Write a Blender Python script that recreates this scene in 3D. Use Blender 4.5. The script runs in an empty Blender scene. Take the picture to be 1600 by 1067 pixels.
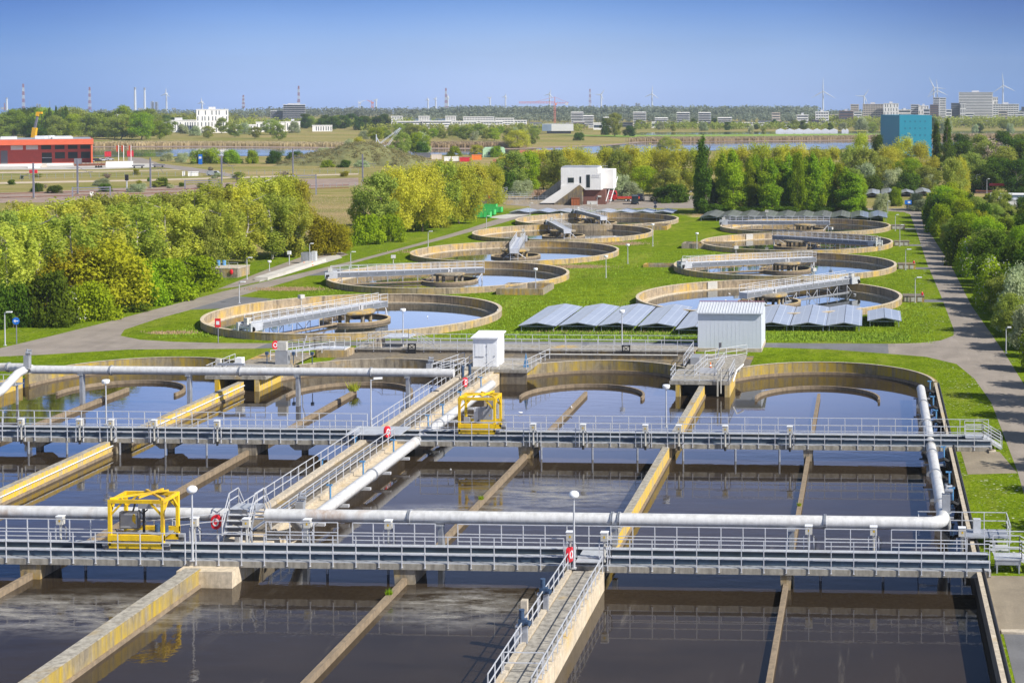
import bpy, bmesh, math, random
import numpy as np
from mathutils import Vector, Matrix
from mathutils.geometry import tessellate_polygon

random.seed(7)
RNG = np.random.default_rng(7)
SC = bpy.context.scene
COL = SC.collection
PI = math.pi
R = math.radians

# ------------------------------------------------------------------ survey
# The camera stands on a tower 30 m above the plant; Y runs along the basins,
# X across them.  W() turns a sighting in the photograph (pixels of the
# 1600 px wide picture) into the place on the ground that was sighted.
F, CX, HY, CAMH = 2400., 1250., 155., 30.
PITCH, PSI = R(1.5), R(2.62)
Y0 = HY + F*math.tan(PITCH)
_c, _s = math.cos(PSI), math.sin(PSI)
_cp, _sp = math.cos(PITCH), math.sin(PITCH)
def W(px, py, z=0.):
    a = (px-CX)/F; b = (Y0-py)/F
    fy = _cp + b*_sp; fz = -_sp + b*_cp
    t = (z-CAMH)/fz
    xc, yc = a*t, fy*t
    return (xc*_c - yc*_s, xc*_s + yc*_c)
def D(px, dist):
    # the point at image column px, dist metres ahead
    xc = (px-CX)/F*dist
    return (xc*_c - dist*_s, xc*_s + dist*_c)
def PY(px, py, Y):
    # a thing sighted at (px,py) that stands on the line Y: its X and height
    lo,hi=-20.,40.
    for _ in range(50):
        m=(lo+hi)/2
        if W(px,py,m)[1]>Y: lo=m
        else: hi=m
    return W(px,py,lo)[0],lo
def zat(py, dist):
    return CAMH - (py-HY)*dist/F
def dist_of(py, z=0.):
    return F*(CAMH-z)/(py-HY)

# ------------------------------------------------------------------ objects
def tag(o, label=None, cat=None, group=None, kind=None):
    if label: o['label'] = label
    if cat: o['category'] = cat
    if group: o['group'] = group
    if kind: o['kind'] = kind
    return o
def thing(name, label, cat, loc=(0,0,0), rz=0., group=None):
    o = bpy.data.objects.new(name, None); COL.objects.link(o)
    o.empty_display_size = .3
    o.location = loc; o.rotation_euler = (0,0,rz)
    return tag(o, label, cat, group)
def children(o):
    return [c for c in bpy.data.objects if c.parent is o]
_kids = {}
def link(o, parent=None):
    COL.objects.link(o)
    if parent is not None:
        o.parent = parent
        _kids.setdefault(parent.name, []).append(o)
    return o
def copy_tree(o, parent=None):
    c = o.copy(); link(c, parent)
    for ch in list(_kids.get(o.name, [])): copy_tree(ch, c)
    return c
def wloc(o):
    v = Vector((0,0,0)); 
    while o is not None:
        v += o.location; o = o.parent
    return v

class MB:
    def __init__(s): s.v=[]; s.f=[]
    def add(s, vs, fs):
        n=len(s.v); s.v.extend(vs); s.f.extend([tuple(i+n for i in f) for f in fs]); return s
    def box(s, x0,x1,y0,y1,z0,z1):
        vs=[(x0,y0,z0),(x1,y0,z0),(x1,y1,z0),(x0,y1,z0),(x0,y0,z1),(x1,y0,z1),(x1,y1,z1),(x0,y1,z1)]
        return s.add(vs,[(3,2,1,0),(4,5,6,7),(0,1,5,4),(1,2,6,5),(2,3,7,6),(3,0,4,7)])
    def cbox(s, c, size, rz=0.):
        x,y,z=size[0]/2,size[1]/2,size[2]/2
        ca,sa=math.cos(rz),math.sin(rz)
        vs=[]
        for dz in (-z,z):
            for dx,dy in ((-x,-y),(x,-y),(x,y),(-x,y)):
                vs.append((c[0]+dx*ca-dy*sa, c[1]+dx*sa+dy*ca, c[2]+dz))
        return s.add(vs,[(3,2,1,0),(4,5,6,7),(0,1,5,4),(1,2,6,5),(2,3,7,6),(3,0,4,7)])
    def bar(s, a, b, w, h=None):
        h=h or w
        a=Vector(a); b=Vector(b); d=(b-a)
        if d.length<1e-6: return s
        d.normalize()
        up=Vector((0,0,1)) if abs(d.z)<.98 else Vector((0,1,0))
        sx=d.cross(up).normalized(); sz=sx.cross(d).normalized()
        vs=[]
        for p in (a,b):
            for i,j in ((-1,-1),(1,-1),(1,1),(-1,1)):
                vs.append(tuple(p+sx*i*w/2+sz*j*h/2))
        return s.add(vs,[(0,1,2,3),(7,6,5,4),(0,4,5,1),(1,5,6,2),(2,6,7,3),(3,7,4,0)])
    def tube(s, pts, r, n=10, cap=True):
        pts=[Vector(p) for p in pts]; m=len(pts)
        rs=r if isinstance(r,(list,tuple)) else [r]*m
        prev=None; base=len(s.v); vs=[]
        for k,p in enumerate(pts):
            if k==0: d=pts[1]-p
            elif k==m-1: d=p-pts[k-1]
            else: d=(pts[k+1]-p).normalized()+(p-pts[k-1]).normalized()
            d.normalize()
            if prev is None:
                up=Vector((0,0,1)) if abs(d.z)<.95 else Vector((1,0,0))
                sx=d.cross(up).normalized()
            else:
                sx=(prev-d*prev.dot(d)).normalized()
            prev=sx; sy=d.cross(sx)
            for i in range(n):
                a=2*PI*i/n
                vs.append(tuple(p+(sx*math.cos(a)+sy*math.sin(a))*rs[k]))
        fs=[]
        for k in range(m-1):
            for i in range(n):
                j=(i+1)%n
                fs.append((k*n+i,k*n+j,(k+1)*n+j,(k+1)*n+i))
        if cap:
            fs.append(tuple(range(n-1,-1,-1))); fs.append(tuple((m-1)*n+i for i in range(n)))
        return s.add(vs,fs)
    def lathe(s, prof, c=(0,0,0), n=16, a0=0., a1=2*PI, closed_prof=False):
        full=abs(a1-a0-2*PI)<1e-6
        m=n if full else n+1
        vs=[]; k=len(prof)
        for i in range(m):
            a=a0+(a1-a0)*i/n
            for r,z in prof: vs.append((c[0]+r*math.cos(a),c[1]+r*math.sin(a),c[2]+z))
        fs=[]
        kk = k if closed_prof else k-1
        for i in range(n):
            j=(i+1)%m
            for q in range(kk):
                p=(q+1)%k
                fs.append((i*k+q,j*k+q,j*k+p,i*k+p))
        if closed_prof and not full:
            fs.append(tuple(range(k-1,-1,-1))); fs.append(tuple((m-1)*k+q for q in range(k)))
        return s.add(vs,fs)
    def prism(s, poly, z0, z1):
        # poly: list of (x,y) counter-clockwise
        a=sum(poly[i][0]*poly[(i+1)%len(poly)][1]-poly[(i+1)%len(poly)][0]*poly[i][1] for i in range(len(poly)))
        if a<0: poly=poly[::-1]
        n=len(poly)
        vs=[(x,y,z0) for x,y in poly]+[(x,y,z1) for x,y in poly]
        fs=[tuple(range(n-1,-1,-1)),tuple(range(n,2*n))]
        for i in range(n):
            j=(i+1)%n; fs.append((i,j,n+j,n+i))
        return s.add(vs,fs)
    def extr(s, poly, axis, a0, a1):
        # polygon in the plane across `axis` ('x': (y,z), 'y': (x,z)), extruded from a0 to a1
        n=len(poly)
        f=(lambda p,a:(a,p[0],p[1])) if axis=='x' else (lambda p,a:(p[0],a,p[1]))
        vs=[f(p,a0) for p in poly]+[f(p,a1) for p in poly]
        fs=[tuple(range(n)),tuple(range(2*n-1,n-1,-1))]
        for i in range(n):
            j=(i+1)%n; fs.append((i,n+i,n+j,j))
        return s.add(vs,fs)
    def poly(s, pts, z=0., holes=()):
        rings=[[Vector((x,y,0)) for x,y in pts]]+[[Vector((x,y,0)) for x,y in h] for h in holes]
        flat=[v for r in rings for v in r]
        fs=[]
        for t in tessellate_polygon(rings):
            a,b,c=(flat[i] for i in t)
            if (b-a).cross(c-a).z<0: t=(t[0],t[2],t[1])
            fs.append(tuple(t))
        return s.add([(v.x,v.y,z) for v in flat],fs)
    def ball(s, c, r, n=10, m=7):
        rx,ry,rz=(r,r,r) if not isinstance(r,(tuple,list)) else r
        vs=[(c[0],c[1],c[2]+rz)]
        for i in range(1,m):
            p=PI*i/m
            for j in range(n):
                a=2*PI*j/n
                vs.append((c[0]+rx*math.sin(p)*math.cos(a),c[1]+ry*math.sin(p)*math.sin(a),c[2]+rz*math.cos(p)))
        vs.append((c[0],c[1],c[2]-rz))
        fs=[]
        for j in range(n): fs.append((0,1+j,1+(j+1)%n))
        for i in range(m-2):
            for j in range(n):
                a=1+i*n+j; b=1+i*n+(j+1)%n
                fs.append((a,a+n,b+n,b))
        L=len(vs)-1; o=1+(m-2)*n
        for j in range(n): fs.append((o+j,L,o+(j+1)%n))
        return s.add(vs,fs)
    def rot(s, rz, c=(0,0)):
        ca,sa=math.cos(rz),math.sin(rz)
        s.v=[(c[0]+(x-c[0])*ca-(y-c[1])*sa, c[1]+(x-c[0])*sa+(y-c[1])*ca, z) for x,y,z in s.v]; return s
    def move(s, dx,dy,dz=0):
        s.v=[(x+dx,y+dy,z+dz) for x,y,z in s.v]; return s
    def build(s, name, mat, parent=None, smooth=False, at=None, local=False):
        o0=wloc(parent) if (parent is not None and not local) else Vector((0,0,0))
        me=bpy.data.meshes.new(name)
        vs=s.v
        if at is not None: o0=Vector(at)
        if o0.length>0: vs=[(x-o0.x,y-o0.y,z-o0.z) for x,y,z in vs]
        me.from_pydata(vs,[],s.f); me.update()
        if smooth:
            if smooth is True:
                me.polygons.foreach_set('use_smooth',[True]*len(me.polygons))
            else:
                me.polygons.foreach_set('use_smooth',[True]*len(me.polygons))
                me.set_sharp_from_angle(angle=R(smooth))
        if mat is not None:
            for mm in (mat if isinstance(mat,(list,tuple)) else [mat]): me.materials.append(mm)
        o=bpy.data.objects.new(name,me)
        if at is not None: o.location=at
        link(o,parent)
        return o
def put(src, parent, loc, rz=None):
    # a further copy of a part, sharing its mesh
    c=src.copy(); c.location=loc
    if rz is not None: c.rotation_euler=(0,0,rz)
    link(c,parent); return c

# ------------------------------------------------------------------ materials
def newmat(name):
    m=bpy.data.materials.new(name); m.use_nodes=True
    nt=m.node_tree; nt.nodes.clear()
    out=nt.nodes.new('ShaderNodeOutputMaterial'); b=nt.nodes.new('ShaderNodeBsdfPrincipled')
    nt.links.new(b.outputs[0],out.inputs[0])
    return m,nt,b,out
def N(nt,t,**k):
    n=nt.nodes.new(t)
    for a,v in k.items():
        if a.startswith('i_'): n.inputs[a[2:].replace('_',' ')].default_value=v
        else: setattr(n,a,v)
    return n
def coords(nt, world=True, scale=(1,1,1)):
    if world: g=N(nt,'ShaderNodeNewGeometry'); o=g.outputs['Position']
    else: g=N(nt,'ShaderNodeTexCoord'); o=g.outputs['Object']
    mp=N(nt,'ShaderNodeMapping'); mp.inputs['Scale'].default_value=scale
    nt.links.new(o,mp.inputs['Vector']); return mp.outputs[0]
def noise(nt, vec, scale, detail=4, rough=.6):
    n=N(nt,'ShaderNodeTexNoise'); n.inputs['Scale'].default_value=scale
    n.inputs['Detail'].default_value=detail; n.inputs['Roughness'].default_value=rough
    nt.links.new(vec,n.inputs['Vector']); return n.outputs['Fac']
def ramp(nt, fac, a, b):
    m=N(nt,'ShaderNodeMapRange'); m.inputs['From Min'].default_value=a; m.inputs['From Max'].default_value=b
    nt.links.new(fac,m.inputs['Value']); return m.outputs[0]
def mix(nt, fac, a, b, mode='MIX'):
    m=N(nt,'ShaderNodeMix',data_type='RGBA',blend_type=mode)
    if isinstance(fac,(int,float)): m.inputs[0].default_value=fac
    else: nt.links.new(fac,m.inputs[0])
    for i,x in ((6,a),(7,b)):
        if isinstance(x,(tuple,list)): m.inputs[i].default_value=(*x[:3],1)
        else: nt.links.new(x,m.inputs[i])
    return m.outputs[2]
def mul(nt,a,b):
    m=N(nt,'ShaderNodeMath',operation='MULTIPLY')
    for i,x in ((0,a),(1,b)):
        if isinstance(x,(int,float)): m.inputs[i].default_value=x
        else: nt.links.new(x,m.inputs[i])
    return m.outputs[0]
def bump(nt,b,h,strength,dist):
    n=N(nt,'ShaderNodeBump'); n.inputs['Strength'].default_value=strength; n.inputs['Distance'].default_value=dist
    nt.links.new(h,n.inputs['Height']); nt.links.new(n.outputs[0],b.inputs['Normal'])
def plain(name, col, rough=.6, metal=0., var=.25, scale=1.5, world=True, bumpd=0.):
    m,nt,b,_=newmat(name)
    b.inputs['Roughness'].default_value=rough; b.inputs['Metallic'].default_value=metal
    v=coords(nt,world)
    f=ramp(nt,noise(nt,v,scale,5,.65),.3,.7)
    lo=tuple(c*(1-var) for c in col); hi=tuple(min(1,c*(1+var*.6)) for c in col)
    nt.links.new(mix(nt,f,lo,hi),b.inputs['Base Color'])
    if bumpd: bump(nt,b,noise(nt,v,scale*6,4),.6,bumpd)
    return m
def concrete(name, base, lichen=(.55,.33,.03), amount=.5, dirt=.5, rough=.85, fv=(.72,1.18)):
    """weathered concrete: grey-beige, blackish grime in vertical runs, orange-yellow lichen patches"""
    m,nt,b,_=newmat(name); b.inputs['Roughness'].default_value=rough
    v=coords(nt,True,(1,1,1)); vs=coords(nt,True,(1.6,1.6,.22))
    fine=noise(nt,v,3.,6,.7)
    c=mix(nt,ramp(nt,fine,.3,.7),tuple(x*fv[0] for x in base),tuple(min(1,x*fv[1]) for x in base))
    run=ramp(nt,noise(nt,vs,1.7,5,.65),.42,.72)
    c=mix(nt,mul(nt,run,dirt),c,(.06,.05,.04))
    if amount>0:
        patch=ramp(nt,noise(nt,v,.23,3,.6),.62-.3*amount,.78-.3*amount)
        runs=ramp(nt,noise(nt,vs,1.1,6,.7),.36,.6)
        c=mix(nt,mul(nt,patch,runs),c,lichen)
    # faint pour joints every 4 m
    nt.links.new(c,b.inputs['Base Color'])
    bump(nt,b,fine,.5,.02)
    return m

M={}
M['conc']=concrete('weathered_concrete',(.32,.275,.205),amount=.42,dirt=.85)
M['conc_rim']=concrete('clarifier_concrete',(.40,.315,.21),(.54,.35,.06),amount=.52,dirt=.85)
M['conc_lichen']=concrete('lichen_concrete',(.42,.36,.25),(.66,.42,.012),amount=1.25,dirt=.3)
M['conc_moss']=concrete('mossy_concrete',(.28,.235,.16),(.42,.29,.025),amount=.95,dirt=.75)
M['conc_grey']=concrete('grey_beam_concrete',(.36,.33,.27),amount=.0,dirt=.6)
M['cap']=concrete('weathered_wall_top',(.40,.37,.31),(.30,.20,.05),amount=.35,dirt=.7)
M['conc_dark']=concrete('dark_concrete',(.20,.17,.13),(.34,.22,.03),amount=.3,dirt=.8)
M['conc_clean']=concrete('pale_concrete',(.52,.45,.35),amount=.12,dirt=.35)
M['conc_cream']=concrete('cream_concrete',(.62,.52,.38),(.55,.36,.10),amount=.3,dirt=.35)
M['deck']=concrete('deck_concrete',(.36,.335,.29),amount=.05,dirt=.7)
M['baffle']=concrete('baffle_concrete',(.27,.205,.135),amount=.0,dirt=.5)
M['galv']=plain('galvanised_steel',(.63,.64,.665),.42,.25,.15,3)
M['galv_dull']=plain('dull_galvanised_steel',(.40,.42,.46),.5,.5,.25,2)
M['pipe']=concrete('grey_painted_pipe',(.60,.60,.595),(.34,.22,.13),amount=.08,dirt=.28,rough=.42,fv=(.90,1.05))
M['girder']=plain('dark_blue_steel',(.045,.075,.11),.5,.2,.3,1.2)
M['flange']=plain('pale_steel_flange',(.52,.54,.57),.5,.3,.2,1.4)
M['side_plate']=plain('grey_side_plate',(.22,.235,.26),.5,.35,.2,.8)  # greyed down: shade on the girder faces put into the colour
M['yellow']=concrete('yellow_paint',(.83,.54,.006),(.34,.17,.03),amount=.25,dirt=.22,rough=.48,fv=(.88,1.05))
M['yellow_dark']=plain('worn_yellow_paint',(.62,.40,.01),.5,0,.3,4)
M['red']=plain('red_plastic',(.72,.02,.035),.4,0,.1,5)
M['white']=concrete('white_paint',(.80,.81,.82),amount=0,dirt=.14,rough=.5,fv=(.95,1.03))
M['offwhite']=plain('offwhite_casing',(.50,.485,.44),.5,0,.2,5)
M['blue']=plain('blue_enamel',(.10,.28,.52),.4,.0,.2,4)
M['pump_blue']=plain('dark_blue_pump',(.04,.075,.14),.45,.1,.25,5)
M['lamp']=plain('lamp_post_grey',(.55,.56,.58),.45,.3,.1,2)
M['lamp_head']=plain('lamp_head',(.78,.79,.8),.35,0,.05,2)
M['black']=plain('black_rubber',(.015,.015,.017),.6,0,.3,3)
M['grey_box']=plain('grey_cabinet',(.33,.34,.36),.5,.2,.15,2)
M['dark_box']=plain('dark_cabinet',(.12,.12,.13),.5,.2,.2,2)
M['hut']=concrete('grey_blue_cladding',(.60,.635,.70),amount=0,dirt=.07,rough=.5,fv=(.97,1.02))
M['sign_white']=plain('white_sign',(.82,.82,.82),.5,0,.03,1)
M['sign_black']=plain('black_figure',(.01,.01,.01),.6,0,.03,1)
M['sign_blue']=plain('blue_sign',(.01,.16,.62),.4,0,.03,1)
M['sign_red']=plain('red_sign',(.78,.02,.03),.4,0,.03,1)
M['glass']=plain('dark_window_glass',(.02,.03,.04),.08,0,.3,.3)
M['brick']=plain('red_brown_brick',(.19,.085,.065),.85,0,.25,3)
M['orange_clad']=plain('orange_red_cladding',(.58,.10,.035),.6,0,.1,.4)
M['orange_wall']=plain('brick_red_wall',(.42,.055,.035),.7,0,.15,.6)
M['teal']=plain('teal_cladding',(.0,.20,.30),.5,0,.05,.05)
M['teal_dot']=plain('dark_teal_vent',(.0,.11,.19),.5,0,.05,.05)
M['roof_grey']=plain('roof_membrane',(.30,.32,.35),.7,0,.3,.2)
M['timber']=plain('rusty_timber',(.30,.09,.03),.8,0,.3,2)
M['rust']=plain('rust_brown',(.19,.07,.035),.8,.2,.35,2)
M['green_bin']=plain('bright_green_steel',(.06,.50,.12),.5,0,.12,1)
M['crane_yellow']=plain('crane_yellow',(.80,.42,.01),.5,0,.1,1)
M['pole_grey']=plain('catenary_grey',(.20,.20,.25),.6,.2,.2,1)
M['bwhite']=plain('white_render',(.80,.78,.75),.8,0,.08,.2)
M['bgrey']=plain('grey_render',(.54,.54,.56),.8,0,.1,.2)
M['bdark']=plain('dark_facade',(.13,.13,.15),.7,0,.2,.2)
M['bbrown']=plain('brown_facade',(.16,.10,.09),.8,0,.2,.2)
M['bbeige']=plain('beige_facade',(.60,.52,.44),.8,0,.12,.2)
M['bblue']=plain('blue_grey_facade',(.20,.26,.34),.6,0,.15,.2)
M['window']=plain('far_window',(.06,.08,.11),.15,0,.3,.15)
M['awning']=plain('pale_awning',(.62,.62,.60),.7,0,.06,.2)
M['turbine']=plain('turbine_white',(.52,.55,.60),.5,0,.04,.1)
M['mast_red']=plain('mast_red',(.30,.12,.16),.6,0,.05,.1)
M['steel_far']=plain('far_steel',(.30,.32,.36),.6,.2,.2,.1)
M['crane_red']=plain('crane_red',(.55,.16,.12),.6,0,.1,.1)
M['palegreen']=plain('pale_green_sheet',(.42,.62,.40),.6,0,.1,.2)
M['tile_roof']=plain('red_roof_tiles',(.50,.18,.10),.8,0,.2,.5)
M['bark']=plain('grey_brown_bark',(.13,.105,.075),.9,0,.4,2,world=False)
M['bark_pale']=plain('pale_birch_bark',(.40,.36,.30),.9,0,.4,2.5,world=False)
M['rubber']=plain('tyre_rubber',(.012,.012,.013),.8,0,.2,3)
M['car_dark']=plain('dark_car_paint',(.03,.04,.055),.25,.2,.1,1)
M['car_light']=plain('silver_car_paint',(.45,.47,.50),.3,.3,.1,1)
M['truck_red']=plain('truck_red',(.45,.02,.025),.4,0,.12,1)
M['container_red']=plain('container_red',(.55,.02,.03),.5,0,.1,1)
M['orange']=plain('orange_paint',(.80,.20,.02),.5,0,.1,1)

def water_mat(name, deep, bumpy, foam=None, tint=None):
    m,nt,b,_=newmat(name)
    b.inputs['Roughness'].default_value=.03; b.inputs['IOR'].default_value=1.38
    v=coords(nt,True,(1,1,1)); v2=coords(nt,True,(.35,1,1))
    big=ramp(nt,noise(nt,v,.06,3),.35,.65)
    c=mix(nt,big,tuple(x*.82 for x in deep),tuple(x*1.15 for x in deep))
    if foam:
        st=mul(nt,ramp(nt,noise(nt,coords(nt,True,(1.2,.10,1)),.8,5,.7),.60,.70),ramp(nt,noise(nt,v,.045,3),.48,.62))
        c=mix(nt,mul(nt,st,.30),c,(.26,.23,.18))
        c=mix(nt,mul(nt,ramp(nt,noise(nt,v2,.16,5,.7),.5,.7),.6),c,tuple(x*.45 for x in deep))
    h=N(nt,'ShaderNodeMath',operation='ADD')
    nt.links.new(noise(nt,v2,.9,3,.5),h.inputs[0]); nt.links.new(mul(nt,noise(nt,v,3.2,2,.5),.35),h.inputs[1])
    calm=ramp(nt,noise(nt,v,.035,2),.40,.62)
    hh=mul(nt,h.outputs[0],calm)
    if foam:
        tot=None
        g=N(nt,'ShaderNodeNewGeometry')
        for (fx,fy,rx,ry) in foam:
            mp=N(nt,'ShaderNodeMapping',vector_type='TEXTURE')
            mp.inputs['Location'].default_value=(fx,fy,-1); mp.inputs['Scale'].default_value=(rx,ry,1)
            nt.links.new(g.outputs['Position'],mp.inputs['Vector'])
            gr=N(nt,'ShaderNodeTexGradient',gradient_type='SPHERICAL'); nt.links.new(mp.outputs[0],gr.inputs[0])
            if tot is None: tot=gr.outputs[1]
            else:
                a=N(nt,'ShaderNodeMath',operation='MAXIMUM'); nt.links.new(tot,a.inputs[0]); nt.links.new(gr.outputs[1],a.inputs[1]); tot=a.outputs[0]
        fo=mul(nt,ramp(nt,noise(nt,v2,.9,6,.75),.40,.75),ramp(nt,tot,.05,.7))
        c=mix(nt,fo,c,(.42,.40,.36))
        rr=N(nt,'ShaderNodeMapRange'); rr.inputs['To Min'].default_value=.03; rr.inputs['To Max'].default_value=.6
        nt.links.new(fo,rr.inputs['Value']); nt.links.new(rr.outputs[0],b.inputs['Roughness'])
    nt.links.new(c,b.inputs['Base Color'])
    bump(nt,b,hh,1.0,bumpy)
    return m
M['ditch_water']=water_mat('brown_ditch_water',(.037,.027,.018),.012,
    foam=[(-24.5,119,9,6.5),(-30,113,10,3.5),(-48,90,12,5),(-68,93,9,4),(-25,92,6,5)])
M['clear_water']=water_mat('dark_settled_water',(.030,.036,.036),.005)
M['river_water']=water_mat('river_water',(.10,.10,.10),.02)

def leaf_mat(name, a, b2, dark, trans=.48):
    """leaves: per-tree and per-clump tint, some light passing through"""
    m=bpy.data.materials.new(name); m.use_nodes=True
    nt=m.node_tree; nt.nodes.clear()
    out=nt.nodes.new('ShaderNodeOutputMaterial')
    oi=N(nt,'ShaderNodeObjectInfo')
    tc=N(nt,'ShaderNodeTexCoord')
    v=tc.outputs['Object']
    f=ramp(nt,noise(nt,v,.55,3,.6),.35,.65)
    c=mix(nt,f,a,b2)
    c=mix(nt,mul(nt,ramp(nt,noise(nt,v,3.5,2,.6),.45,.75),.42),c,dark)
    hs=N(nt,'ShaderNodeHueSaturation'); nt.links.new(c,hs.inputs['Color'])
    r=N(nt,'ShaderNodeMapRange'); r.inputs['To Min'].default_value=.478; r.inputs['To Max'].default_value=.520
    nt.links.new(oi.outputs['Random'],r.inputs['Value']); nt.links.new(r.outputs[0],hs.inputs['Hue'])
    r2=N(nt,'ShaderNodeMapRange'); r2.inputs['To Min'].default_value=.80; r2.inputs['To Max'].default_value=1.22
    m2=N(nt,'ShaderNodeMath',operation='FRACT'); m3=mul(nt,oi.outputs['Random'],7.31); nt.links.new(m3,m2.inputs[0])
    nt.links.new(m2.outputs[0],r2.inputs['Value']); nt.links.new(r2.outputs[0],hs.inputs['Value'])
    d=N(nt,'ShaderNodeBsdfDiffuse'); t=N(nt,'ShaderNodeBsdfTranslucent')
    nt.links.new(hs.outputs[0],d.inputs[0]); nt.links.new(hs.outputs[0],t.inputs[0])
    ms=N(nt,'ShaderNodeMixShader'); ms.inputs[0].default_value=trans
    nt.links.new(d.outputs[0],ms.inputs[1]); nt.links.new(t.outputs[0],ms.inputs[2])
    nt.links.new(ms.outputs[0],out.inputs[0])
    return m
M['leaf_birch']=leaf_mat('birch_leaves',(.42,.48,.07),(.56,.57,.08),(.24,.29,.05),.55)
M['leaf_yellow']=leaf_mat('yellow_green_leaves',(.60,.60,.06),(.51,.54,.06),(.34,.37,.055),.55)
M['leaf_green']=leaf_mat('fresh_green_leaves',(.25,.36,.015),(.34,.44,.02),(.11,.18,.012))
M['leaf_upright']=leaf_mat('light_green_leaves',(.27,.42,.02),(.36,.50,.03),(.12,.21,.015),.5)
M['leaf_dark']=leaf_mat('dark_green_leaves',(.07,.125,.012),(.11,.175,.016),(.03,.06,.008),.35)
M['leaf_olive']=leaf_mat('olive_leaves',(.33,.34,.02),(.42,.41,.025),(.18,.19,.015))
M['leaf_grey']=leaf_mat('grey_green_leaves',(.36,.42,.20),(.48,.52,.32),(.19,.24,.09))
M['leaf_mid']=leaf_mat('mid_green_leaves',(.27,.34,.06),(.34,.39,.07),(.15,.20,.04))
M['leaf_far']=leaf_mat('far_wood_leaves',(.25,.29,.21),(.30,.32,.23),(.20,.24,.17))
M['blossom']=leaf_mat('white_blossom',(.68,.66,.56),(.58,.58,.44),(.36,.38,.22))
M['leaf_heap']=leaf_mat('rough_heap_scrub',(.25,.23,.09),(.31,.26,.13),(.15,.15,.06))
M['twig']=leaf_mat('bare_twigs',(.30,.24,.18),(.36,.29,.22),(.18,.14,.10),.1)
M['reed']=leaf_mat('dry_reed',(.56,.42,.25),(.62,.48,.30),(.44,.32,.18),.4)
M['roof_pale']=plain('pale_ribbed_roof',(.64,.67,.72),.45,.2,.1,.5)
M['dry_grass']=plain('dry_grass',(.50,.38,.20),.9,0,.35,.8)
M['tuft']=plain('rank_grass',(.22,.34,.02),.9,0,.4,.7)
# ------------------------------------------------------------------ camera, sun, sky, air
cam=bpy.data.cameras.new('camera'); camo=bpy.data.objects.new('camera',cam); COL.objects.link(camo)
camo.location=(0,0,CAMH); camo.rotation_euler=(PI/2-PITCH,0,PSI)
cam.lens=36*F/1600; cam.sensor_width=36; cam.sensor_fit='HORIZONTAL'
cam.shift_x=(800-CX)/1600; cam.shift_y=(Y0-533.5)/1600
cam.clip_start=1; cam.clip_end=30000
SC.camera=camo
SUN_AZ, SUN_EL = R(-20), R(40)        # azimuth from +X, towards the camera side
sd=Vector((math.cos(SUN_EL)*math.cos(SUN_AZ),math.cos(SUN_EL)*math.sin(SUN_AZ),math.sin(SUN_EL)))
sl=bpy.data.lights.new('sun','SUN'); so=bpy.data.objects.new('sun',sl); COL.objects.link(so)
sl.energy=4.6; sl.angle=R(.53); sl.color=(1,.955,.87)
so.rotation_euler=sd.to_track_quat('Z','Y').to_euler(); so.location=(300,-100,300)
w=bpy.data.worlds.new('World'); SC.world=w; w.use_nodes=True
nt=w.node_tree; nt.nodes.clear()
wo=nt.nodes.new('ShaderNodeOutputWorld'); bg=nt.nodes.new('ShaderNodeBackground')
sky=nt.nodes.new('ShaderNodeTexSky'); sky.sky_type='NISHITA'; sky.sun_disc=False
sky.sun_elevation=SUN_EL
sky.sun_rotation=PI/2-SUN_AZ
sky.altitude=10; sky.air_density=1.0; sky.dust_density=.4; sky.ozone_density=3.0
# clear spring sky: pale blue at the skyline, deeper above, then an added bright band
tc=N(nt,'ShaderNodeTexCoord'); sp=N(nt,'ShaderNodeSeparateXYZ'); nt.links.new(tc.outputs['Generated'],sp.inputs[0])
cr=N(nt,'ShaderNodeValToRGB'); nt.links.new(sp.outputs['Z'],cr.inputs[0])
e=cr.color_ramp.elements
SKYTINT=[(0.0,(.73,.98,2.10)),(.0349,(.48,.64,1.24)),(.064,(.222,.385,.88)),(.085,(.9,.95,1.3)),(.122,(2.4,2.05,2.4)),(.19,(2.95,2.3,2.55)),(.25,(1.40,1.10,1.22)),(.32,(.72,.58,.60)),(.574,(.85,.74,.64)),(1,(.9,.82,.68))]  # band over the frame brightened for the water reflections
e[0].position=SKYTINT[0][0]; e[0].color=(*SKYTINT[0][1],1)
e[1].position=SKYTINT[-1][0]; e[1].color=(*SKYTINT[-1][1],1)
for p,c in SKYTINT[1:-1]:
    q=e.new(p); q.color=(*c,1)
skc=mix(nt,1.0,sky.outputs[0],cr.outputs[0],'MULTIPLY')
# palest towards the far skyline; the corner vignette is put in as darker sides
vm=N(nt,'ShaderNodeVectorMath',operation='MULTIPLY'); vm.inputs[1].default_value=(1,1,0); nt.links.new(tc.outputs['Generated'],vm.inputs[0])
vn=N(nt,'ShaderNodeVectorMath',operation='NORMALIZE'); nt.links.new(vm.outputs[0],vn.inputs[0])
vd=N(nt,'ShaderNodeVectorMath',operation='DOT_PRODUCT'); nt.links.new(vn.outputs[0],vd.inputs[0]); az=R(90+12.5); vd.inputs[1].default_value=(math.cos(az),math.sin(az),0)
ac=N(nt,'ShaderNodeMath',operation='ARCCOSINE'); nt.links.new(vd.outputs['Value'],ac.inputs[0])
an=N(nt,'ShaderNodeMath',operation='DIVIDE'); nt.links.new(ac.outputs[0],an.inputs[0]); an.inputs[1].default_value=PI
c2=N(nt,'ShaderNodeValToRGB'); nt.links.new(an.outputs[0],c2.inputs[0]); e2=c2.color_ramp.elements
c2.color_ramp.interpolation='EASE'
e2[0].position=0; e2[0].color=(1.02,1.02,1.02,1); e2[1].position=1; e2[1].color=(.95,.95,.95,1)
for p_,k_ in ((.045,(.80,.88,.96)),(.105,(.27,.47,.70)),(.24,(.9,.92,.95))):
    q_=e2.new(p_); q_.color=(*k_,1)
skc=mix(nt,1.0,skc,c2.outputs[0],'MULTIPLY')
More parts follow.
